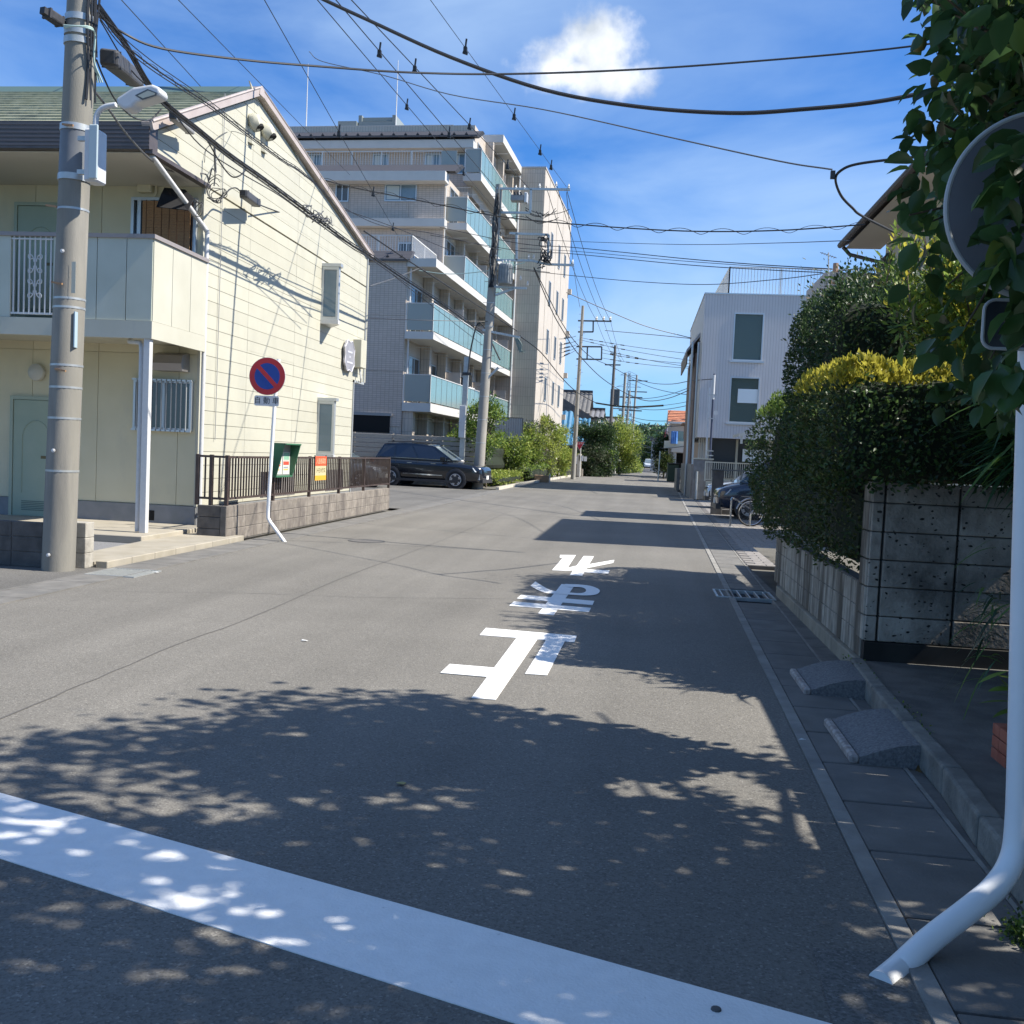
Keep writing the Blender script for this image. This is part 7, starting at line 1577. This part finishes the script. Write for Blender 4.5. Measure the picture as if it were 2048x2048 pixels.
for i,(px,pt,pb,w_,Y_,mm,lb) in enumerate(((1062,838,950,.85,64,[(LG,.5),(LGR,.2),(LF,.3)],'tall loose grey green shrub before the ivory wall nearest the screen'),(1095,825,955,1.0,70,[(LF,.5),(LGR,.3),(LG,.2)],'tall airy pale shrub in the middle of the ivory wall'),(1120,850,955,1.05,76,[(LF,.8),(LG,.2)],'bright yellow green bamboo clump ending the planting at the corner'))):
    a=P(px,pt,Y=Y_);b_=P(px,pb,Y=Y_); h=(a.z-max(0,b_.z))/2
    tree('tall_shrub',lb,(a.x,Y_,a.z-h),(w_,w_*1.6,h),7000,.15,mm,(a.x,Y_),70,.26,cat='shrub')
MB().bbox(-6.3,-6.0,55,83,.0,.12,.02); KP=[(-6.05,43.3),(-6.02,56.9),(-5.95,57.3),(-5.45,82)]
kk=sthing('planting_kerb',(-6,60,0)); KM=mat('kerb_cream',(.48,.44,.36),.8,(.54,.50,.42),3)
for a,b_ in zip(KP[:-1],KP[1:]): MB().bar((*a,.05),(*b_,.05),.14,.16).build('kerb_stone',KM,kk)
struct(MB().poly([(-13,43.4,.03),(-6.1,43.4,.03),(-6.1,57,.03),(-5.55,82,.03),(-13,82,.03)]).build('planting_bed',GROUND))
pb_=P(1087,953,Y=60); t=thing('planter_box','small wooden planter box at the kerb before the tall shrubs','planter',(pb_.x,60,0)); MB().bbox(pb_.x-.5,pb_.x+.35,59.6,60,0,.42,.02).build('box',mat('planter_wood',(.33,.22,.14),.8),t); MB().bar((pb_.x+.42,59.6,0),(pb_.x+.42,59.6,.5),.06).build('stake',WHITEP,t)
c=P(1015,902,Y=57); tree('round_shrub','rounded light green shrub under the ribbed screen',(c.x,57,c.z-.1),(1.7,1.3,1.15),7000,.14,[(LG,.5),(LF,.3),(LM,.2)],(c.x,57),60,.3,cat='shrub')
# --- far left gardens
c=P(1190,853,Y=87); tree('cloud_pine','dark spreading pine trained in a flat dome beside the blue sheets',(c.x,87,c.z-.5),(2.0,1.6,.7),8000,.16,[(LD,.7),(LM,.3)],(c.x,87),60,.45,tr=.14)
c=P(1172,905,Y=86); tree('camellia_bush','big rounded glossy grey green bush behind the stop sign',(c.x+.3,86,c.z-.5),(1.7,1.4,1.6),10000,.17,[(LD,.5),(LGR,.4),(LM,.1)],(c.x,88),80,.4,cat='bush')
c=P(1208,895,Y=88); tree('dark_evergreen','very dark evergreen between the glossy bush and the dark pole',(c.x-.2,88,c.z-.6),(1.5,1.4,1.9),9000,.17,[(LD,1.)],(c.x,93),70,.4)
c=P(1240,878,Y=104); tree('bamboo_clump','tall bright yellow green bamboo clump leaning over the far road',(c.x+.1,104,c.z-.6),(2.2,2.2,2.6),12000,.20,[(LF,.75),(LG,.25)],(c.x,104),90,.5,tr=.1)
hedge('garden_hedge','green hedge on the low block wall past the mesh fence',(P(1205,925,Y=92).x,P(1232,925,Y=92).x,86,104,.6,2.2),6000,.17,[(LM,.6),(LG,.4)],.4,.2,.2,seed=51)
c=P(1245,925,Y=112); tree('dark_shrub','dark narrow shrub under the bamboo clump',(c.x,112,c.z-.2),(.8,1.0,1.8),3000,.2,[(LD,.8),(LM,.2)],(c.x,112),30,.4,cat='shrub')
c=P(1258,930,Y=122); tree('roadside_bush','bright leafy bush spilling to the far road edge',(c.x,122,c.z-.3),(1.3,2.5,1.8),4500,.22,[(LG,.6),(LF,.4)],(c.x,122),40,.5,cat='bush')
# right far garden
c=P(1330,905,Y=100); tree('street_bush','dark rounded bush before the terracotta roofed house',(c.x,100,c.z),(1.2,1.2,1.5),4000,.2,[(LD,.7),(LM,.3)],(c.x,100),40,.4,cat='bush')
c=P(1328,930,Y=92); tree('palm_like_bush','small olive bush at the foot of the carport on the far right kerb',(c.x,92,c.z),(.8,.8,1.0),2500,.18,[(LO,.8),(LM,.2)],(c.x,92),26,.3,cat='bush')
c=P(1300,915,Y=200); tree('distant_tree','distant dark tree behind the parked van',(c.x,210,c.z),(2.2,2,3.2),3500,.5,[(LD,.8),(LM,.2)],(c.x,210),40,.9)
hb=thing('metal_container','dark green refuse container on the far right road edge','container',(3.6,79,0)); x_=P(1345,945,Y=80); MB().bbox(x_.x-.4,x_.x+.5,80,81,0,1.35,.04).build('bin',mat('bin_green',(.02,.05,.04),.5),hb); MB().bbox(x_.x-.42,x_.x+.52,79.96,81.04,1.35,1.45,.03).build('lid',mat('bin_lid',(.03,.03,.03),.5),hb)
bicycle('dark bicycle standing before the far right carport',P(1352,945,Y=82).x,82.5,.1)
x_=P(1316,955,Y=77).x; MB().tube([(x_,77,0),(x_+.05,77,4.3)],.05,8); t=thing('slim_post','slim pale post on the far right kerb','post',(x_,77,0)); MB().tube([(x_,77,0),(x_+.05,77,P(1318,902,Y=77).z)],.05,8).build('post',mat('post_teal',(.25,.33,.36),.5),t)
x_=P(1311,925,Y=77).x
# hills and far tree belt
hl=MB(); vs=[];fs=[]; nx=90
rr=random.Random(2); K=[(rr.uniform(.004,.02),rr.uniform(0,6),rr.uniform(.2,1)) for _ in range(6)]
for i in range(nx+1):
    x=-900+1800*i/nx; h=22+8*sum(c_*math.sin(a_*x+b_) for a_,b_,c_ in K)+ (10*math.exp(-((x-10)/55)**2))
    vs+=[(x,880,-1),(x,905,h*.55),(x,940,h*.9),(x,990,h)]
for i in range(nx):
    for j in range(3): fs.append((4*i+j,4*(i+1)+j,4*(i+1)+j+1,4*i+j+1))
o=MB().add(vs,fs,0,True).build('hill',mat('wooded_hill',(.055,.10,.05),.95,(.10,.15,.08),.03,1,.05),None); struct(o)
C=np.stack([rng.uniform(-350,350,22000),rng.uniform(878,985,22000),np.zeros(22000)],1)
xx=C[:,0]; hh_=22+8*sum(c_*np.sin(a_*xx+b_) for a_,b_,c_ in K)+10*np.exp(-((xx-10)/55)**2)
fy=np.interp(C[:,1],[880,905,940,990],[0,.55,.9,1.]); C[:,2]=hh_*fy+rng.uniform(-1,3.5,22000)
o=linkmesh('hill_woodland',leafmesh('hill_woodland',C,rdir(22000,.3),rdir(22000,.5),rng.uniform(3,6,22000),3.,[leafmat('far_leaf_a',(.05,.10,.045),.4,.1),leafmat('far_leaf_b',(.09,.14,.055),.4,.1)],rng.integers(0,2,22000)))
o['kind']='stuff'
# ================================================================ OVERHEAD CABLES
RA=lambda x,y,**k:P(200+x/2.415,y/2.415,**k)
RB_=lambda x,y,**k:P(900+x/2.147,y/2.147,**k)
DD=lambda x,y,**k:P(400+x/3.865,150+y/3.865,**k)
EE=lambda x,y,**k:P(560+x/3.22,200+y/3.22,**k)
GG=lambda x,y,**k:P(680+x/3.865,500+y/3.865,**k)
HH=lambda x,y,**k:P(1100+x/4.83,600+y/4.83,**k)
def cable(lab,pts,r,m=CABLE,k=6,group=None,coil=None,name='overhead_cable'):
    p=crom(pts,k); b=MB(); b.tube(p,r,6)
    if coil:
        cr_,cr2,step=coil; L=0;q=[]
        for i in range(len(p)-1):
            d=p[i+1]-p[i]; n=max(1,int(d.length/.06))
            for j in range(n): q.append((p[i]+d*j/n,L+d.length*j/n)); 
            L+=d.length
        b.tube([c+Vector((0,0,cr_*math.cos(s/step*6.283)))+Vector((cr_*math.sin(s/step*6.283)*.8,0,0)) for c,s in q],cr2,4)
    o=b.build(name,m); tag(o,lab,'cable',group); return o
def ext(a,b_,f): return a+(a-b_)*f
# near cross-street cables
cable('thickest black cable sagging right across the top of the sky',[P(520,-70,Y=18.4),P(600,-25,Y=18.2),P(649,0,Y=18.1),P(738,41,Y=18),P(900,114,Y=17.7),P(1086,179,Y=17.4),P(1273,213,Y=17.1),P(1459,226,Y=16.8),P(1600,219,Y=16.5),P(1775,200,Y=16.2),P(2000,150,Y=16)],.033)
cable('black cable from the big pole crossing straight under the cloud to the tree',[P(196,30,Y=11),P(247,66,Y=11),P(324,97,Y=11.4),P(490,120,Y=12.4),P(655,134,Y=13.3),P(821,145,Y=14),P(1012,148,Y=14.8),P(1272,139,Y=15.4),P(1552,119,Y=15.8),P(1776,98,Y=16),P(1990,70,Y=16)],.015)
cable('thin grey wire descending across the sky to the hanging loop on the right',[P(618,103,Y=26),P(645,123,Y=25.8),P(765,150,Y=23),P(900,189,Y=20.5),P(1086,219,Y=18),P(1319,270,Y=15.5),P(1552,321,Y=13.5),P(1664,339,Y=12.6)],.010,CABLEG)
cable('thick cable bending in a loop down toward the roof of the tan house',[P(1860,312,Y=12),P(1800,317,Y=12.2),P(1715,328,Y=12.4),P(1682,341,Y=12.5),P(1671,359,Y=12.6),P(1682,391,Y=12.9),P(1705,416,Y=13.3),P(1726,433,Y=13.6),P(1800,470,Y=15)],.016)
MB_c=P(1666,342,Y=12.55); tag(MB().bar(MB_c,MB_c+Vector((0,0,-.09)),.05).build('cable_clamp',CABLE),'small black clamp at the end of the thin wire by the loop','clamp')
cable('long cable with spiral wrap crossing in front of the apartment block to the right house',[P(602,344,Y=23),P(655,362,Y=22.7),P(715,377,Y=22.5),P(812,396,Y=22),P(902,414,Y=21.6),P(1000,433,Y=21.2),P(1156,449,Y=20.6),P(1366,462,Y=20),P(1552,461,Y=19.3),P(1730,449,Y=18.8)],.013,coil=(.055,.006,.85))
g4='thin service wires crossing the road to the right'
cable('thin wire from the second pole to the tan house, highest of the crossing ones',[P(1010,476,Y=43),P(1156,483,Y=38),P(1366,489,Y=31),P(1552,486,Y=26),P(1700,481,Y=19.5)],.009)
cable('wavy wire from the second pole crossing the road just above two parallel ones',[P(880,455,Y=44),P(1040,487,Y=43),P(1137,494,Y=40),P(1250,505,Y=37),P(1366,517,Y=33),P(1500,528,Y=30),P(1664,538,Y=27)],.014)
cable('middle one of three parallel wires crossing to the right above the white building',[P(1040,497,Y=43),P(1156,503,Y=40),P(1366,522,Y=33),P(1645,541,Y=27)],.010)
cable('lowest of the three parallel wires crossing to the right above the white building',[P(860,470,Y=44),P(1040,502,Y=43),P(1137,507,Y=40),P(1366,529,Y=33),P(1540,540,Y=29),P(1645,545,Y=27)],.013)
cable('dark wire sagging over the white building roof railing and rising to the hedge',[P(1000,535,Y=43),P(1133,550,Y=42),P(1273,563,Y=40),P(1412,569,Y=37),P(1552,559,Y=33),P(1640,548,Y=29),P(1720,536,Y=25)],.013)
# high lines along the left of the street, coming from behind the camera
def line(lab,a,b_,r,sagv=0,m=CABLE,birds=(),f=1.4):
    a0=ext(a,b_,f); n=16; pts=[a0.lerp(b_,i/n) for i in range(n+1)]; o=MB().tube(pts,r,5).build('overhead_line',m); tag(o,lab,'cable')
    for q in birds:
        c=a.lerp(b_,q); B=MB().bar(c+Vector((0,0,-.10)),c+Vector((0,0,.02)),.09).bar(c+Vector((0,0,.02)),c+Vector((.02,0,.22)),.04).bar(c+Vector((-.06,0,-.10)),c+Vector((.06,0,-.14)),.06); B.build('spacer',CABLE,o,local=True)
    return o
line('high power line, leftmost of the close three running to the second pole',P(635,0,Y=24),P(1000,430,Y=60),.013,birds=(.28,.62))
line('high power line, middle of the close three running to the second pole',P(672,0,Y=22),P(993,378,Y=43.5),.013,birds=(.16,.55))
line('high power line, right one of the close three running to the second pole',P(703,0,Y=22),P(1060,378,Y=43.5),.013,birds=(.22,.5,.78))
line('thin line from the top edge to the right arm tip of the second pole',P(861,0,Y=22),P(1133,374,Y=43.4),.008,birds=(.15,.45,.68,.8))
line('lone wire left of the antenna masts running down over the apartment roof',P(529,0,Y=20),P(800,480,Y=50),.010,birds=(.33,.62,.88))
line('faint wire passing just right of the gable peak of the cream house',P(357,0,Y=17),P(700,350,Y=48),.008)
line('wire from the top left running over the cream house ridge',P(243,0,Y=15),P(600,390,Y=40),.008)
# cable bundle along the left, in front of the cream gable
XB=-6.42
bund=[(196,12,10.95),(250,88,None),(313,190,None),(398,262,None),(460,312,None),(525,358,None),(625,432,None),(700,488,None),(740,512,None),(800,553,None),(889,612,None),(965,668,None)]
def bp_(x,y,Y,X=XB): return P(x,y,Y=Y) if Y else P(x,y,X=X)
for j,(dx,dy,r,xo,lab) in enumerate(((0,0,.021,0,'thick lashed cable bundle sweeping down past the cream gable to the second pole'),(3,-3,.013,.05,'second black strand lying on top of the thick lashed bundle'),(-2,4,.011,.09,'third black strand hanging just below the thick lashed bundle'))):
    cable(lab,[bp_(x+dx,y+dy,Y,XB+xo) for x,y,Y in bund],r,coil=(.026,.005,.5) if j==0 else None)
bund2=[(198,25),(240,80),(300,130),(362,172),(426,215),(496,269),(566,321),(602,344),(659,398),(737,512)]
for j,(dy,r,lab) in enumerate(((0,.010,'looped black wire running high over the cream gable to the spiral cable joint'),(9,.007,'thin wire just under the looped one over the cream gable'),(-14,.006,'hair thin wire above the looped one over the cream gable'))):
    cable(lab,[P(x,y+dy*(1-i/9),X=-6.2+.1*j) for i,(x,y) in enumerate(bund2)],r,coil=(.03,.004,.42) if j==0 else None)
bund3=[(200,40),(262,140),(331,205),(400,290),(480,345),(560,392),(640,450),(760,530),(830,585),(965,690)]
cable('slim black wire swinging low beneath the bundle over the gable boards',[P(x,y,X=-6.55) for x,y in bund3],.009)
tn=MB(); r_=random.Random(11)
for k in range(11):
    x,y=r_.uniform(610,655),0; y=(x-625)*.70+428; tn.tube(crom([P(x+r_.uniform(-12,12),y+r_.uniform(-14,12),X=XB+r_.uniform(-.05,.1)) for _ in range(5)],4),.010,5)
tag(tn.build('wire_tangle',CABLEG),'tangle of small wires at the splice on the bundle before the gable edge','cable')
cable('wire curving from the small closure box up to the bundle splice',[P(517,409,Y=18.3),P(560,425,Y=20),P(600,437,Y=21.5),P(625,448,Y=22.3),P(640,456,Y=22.6),P(650,446,Y=22.8)],.012)
cable('wire looping from the roof corner coil to the small closure box',[P(415,395,Y=16.2),P(432,402,Y=16.2),P(448,392,Y=16.4),P(459,379,Y=16.7),P(472,376,Y=16.9),P(484,386,Y=17.2)],.012)
cable('black cable swinging from the lamp head down in a loop over the gable corner',[P(318,200,Y=14),P(372,236,Y=14.8),P(410,275,Y=15.5),P(440,325,Y=16),P(462,352,Y=16.2),P(478,352,Y=16.3),P(492,340,Y=16.5)],.012)
cable('grey service cable from the big pole down along the eave corner',[P(183,175,Y=11),P(200,196,Y=11.2),P(222,225,Y=11.6),P(245,258,Y=12.2),P(272,290,Y=13.2),P(300,318,Y=14.4),P(335,340,Y=15.2),P(370,346,Y=16),P(410,348,Y=16.3),P(418,365,Y=16.3)],.014,CABLEG)
cable('black cable from the big pole passing behind the lamp to the eave corner',[P(193,120,Y=11),P(205,150,Y=11.3),P(228,196,Y=11.8),P(255,226,Y=12.6),P(275,238,Y=13.4),P(300,240,Y=14.2),P(323,218,Y=14.4)],.011)
cb=MB()
for k in range(5): cb.tube(crom([P(434+(20-2*k)*math.cos(a)+3*math.sin(3*a+k),378+(24-3*k)*math.sin(a)+5*math.cos(2*a+k)+k*3,Y=16.2+.03*k) for a in np.linspace(-.3*k,5.2,9)],3),.007,5)
cb.tube(crom([P(418,360,Y=16.2),P(424,338,Y=16.2),P(430,345,Y=16.2),P(428,372,Y=16.2)],4),.012,5).bar(P(429,295,Y=16.3),P(431,345,Y=16.3),.03)
tag(cb.build('wire_coil',CABLEG),'loops of grey service wire at the upper corner of the cream gable','cable')
cable('thin grey line drooping from the gable top into the service coil',[P(409,325,Y=16.3),P(412,300,Y=16.4),P(425,285,Y=16.6),P(445,268,Y=17),P(468,263,Y=17.4),P(500,275,X=-6.4)],.006,CABLEG)
b=MB()
for (x0_,y0_,x1_,y1_) in ((451,186,438,640),(508,325,498,560)):
    pass
tag(MB().tube(crom([P(450,187,X=XW+.03),P(448,260,X=XW+.03),P(444,420,X=XW+.03),P(438,620,X=XW+.03),P(430,880,X=XW+.03)],5),.007,6).build('earth_wire',mat('wire_grey_light',(.3,.3,.3),.5)),'straight grey wire running down the cream gable boards','wire')
# right pole side: from pole 2 to pole 3 and on
cable('black cable falling from the second pole arm to the third pole, upper of the pair',[P(1040,680,Y=43.5),P(1068,535,Y=43.5)][1:]+[P(1100,600,Y=47),P(1125,648,Y=52),P(1154,688,Y=60),P(1185,716,Y=72),P(1222,732,Y=80)],.022)
cable('sagging black cable from the third pole sweeping to the white building',[P(1222,732,Y=80),P(1250,748,Y=76),P(1280,760,Y=70),P(1310,767,Y=64),P(1345,768,Y=58),P(1380,762,Y=52),P(1425,758,Y=45)],.020)
cable('second sagging cable sweeping low across the far road to the side of the white building',[P(1068,537,Y=43.5),P(1103,620,Y=46),P(1125,660,Y=50),P(1155,706,Y=58),P(1200,753,Y=70),P(1245,783,Y=72),P(1290,801,Y=68),P(1335,797,Y=62),P(1386,777,Y=54)],.024)
cable('cable from the low arm bundle passing the third pole foot to the thick sleeved cable',[P(1040,672,Y=43.5),P(1082,705,Y=47),P(1123,755,Y=54),P(1155,785,Y=62),P(1192,806,Y=64)],.024)
cable('very thick sleeved black cable hanging like a bar across the far street',[P(1192,806,Y=64),P(1225,811,Y=63),P(1260,814,Y=62),P(1295,813,Y=60),P(1326,811,Y=58)],.055)
cable('wire continuing from the thick sleeved cable to the white building',[P(1326,811,Y=58),P(1355,807,Y=55),P(1386,801,Y=51)],.013)
for i,(a,b_,lab) in enumerate((((1170,1),(600,395),'highest straight cable reaching from over the apartment to the red wall canopy'),)):
    cable(lab,[P(1133,585,Y=52),P(1240,632,Y=54),P(1300,655,Y=55),P(1382,676,Y=56)],.020)
cable('taut double wire from the third pole upper arm to the white building canopy',[P(1210,661,Y=71),P(1300,669,Y=64),P(1382,677,Y=57)],.022)
ws=[(1160,675,1390,708,'dashed sleeved wire, highest of the fan leaving the third pole'),(1162,680,1390,722,'second wire of the fan leaving the third pole'),(1205,699,1390,735,'third wire of the fan leaving the lower arm of the third pole'),(1205,706,1390,728,'fourth wire of the fan leaving the lower arm of the third pole'),(1205,716,1390,737,'lowest wire of the fan leaving the lower arm of the third pole')]
for x0_,y0_,x1_,y1_,lab in ws:
    a=P(x0_,y0_,Y=71);b_=P(x1_,y1_,Y=58); o=MB().tube(sag(a,b_,.1),.014,5); 
    for f in (.12,.22,.32,.42): 
        c=a.lerp(b_,f)-Vector((0,0,.1*4*f*(1-f))); d=(b_-a).normalized(); o.bar(c-d*.22,c+d*.22,.06)
    tag(o.build('overhead_line',CABLE),lab,'cable')
hv=[(W3(450,195),(1233,716)),(W3(518,195),(1243,722)),(W3(583,195),(1248,722))]
for i,(a,q) in enumerate(hv): tag(MB().tube(sag(a,P(*q,Y=99),.4),.013,5).build('overhead_line',CABLE),['left','middle','right'][i]+' of the three power lines from the third pole top arm to the dark pole','cable')
for i,(x0_,y0_) in enumerate(((1092,372),(1112,365),(1133,378),(1133,385))):
    tag(MB().tube(sag(P(x0_,y0_,Y=43.5),[W3(450,200),W3(518,200),W3(583,200),W3(290,72)][i],.5),.014,5).build('overhead_line',CABLE),['first line','second line','third line','fourth line'][i]+' from the left of the steep lines between second and third pole','cable')
for i,(y0_,y1_,xa) in enumerate(((845,862,1285),(858,878,1283),(866,870,1290),(880,898,1275),(893,905,1272),(750,790,1290),(795,772,1300),(812,808,1262),(829,836,1270),(838,848,1268),(885,889,1262))):
    a=P(1262-6*(i%3),y0_,Y=130);b_=P(1386,y1_,Y=110-3*i); tag(MB().tube(sag(a,b_,.5),.03,4).build('overhead_line',CABLE),'one of many faint wires strung across the far end of the street','cable','faint wires strung across the far end of the street')
for i,(y0_,y1_) in enumerate(((1128,757),(1128,785),(1128,712),(1128,725),(1128,693))): 
    a=P(1118,[690,716,698,706,678][i],Y=66); b_=P(1152,[682,700,690,696,672][i],Y=72); tag(MB().tube(sag(a,b_,.05),.018,4).bar(a.lerp(b_,.3),a.lerp(b_,.6),.06).build('overhead_line',CABLE),'short sleeved wire between the ivory block and the third pole','cable','short sleeved wires left of the third pole')
cable('thin cable from the big bundle splice across the apartment front to the service post side',[P(728,462,Y=27),P(815,520,Y=30),P(900,575,Y=34),P(1000,640,Y=42),P(1034,662,Y=43.4)],.020)
cable('dark wire rising from the gable edge to the ledge of the apartment',[P(740,572,Y=30),P(790,556,Y=38),P(838,537,Y=45)],.018,CABLEG)
cable('level dark wire crossing the tiled wall at the third floor',[P(737,636,Y=35),P(830,640,Y=40),P(975,643,Y=43.2)],.014)
cable('pale wire from the apartment ledge to the transformer pole',[P(838,541,Y=45),P(900,548,Y=44.5),P(980,541,Y=43.6),P(1050,525,Y=43.3)],.018,CABLEW)
cable('upper thin wire over the apartment windows toward the second pole',[P(655,408,Y=26),P(790,455,Y=32),P(900,500,Y=38),P(985,528,Y=43.3),P(1100,545,Y=42)],.012)
cable('lower thin wire across the apartment balconies toward the second pole',[P(660,400,Y=26),P(760,450,Y=32),P(870,468,Y=38),P(1000,500,Y=43.2)],.012)
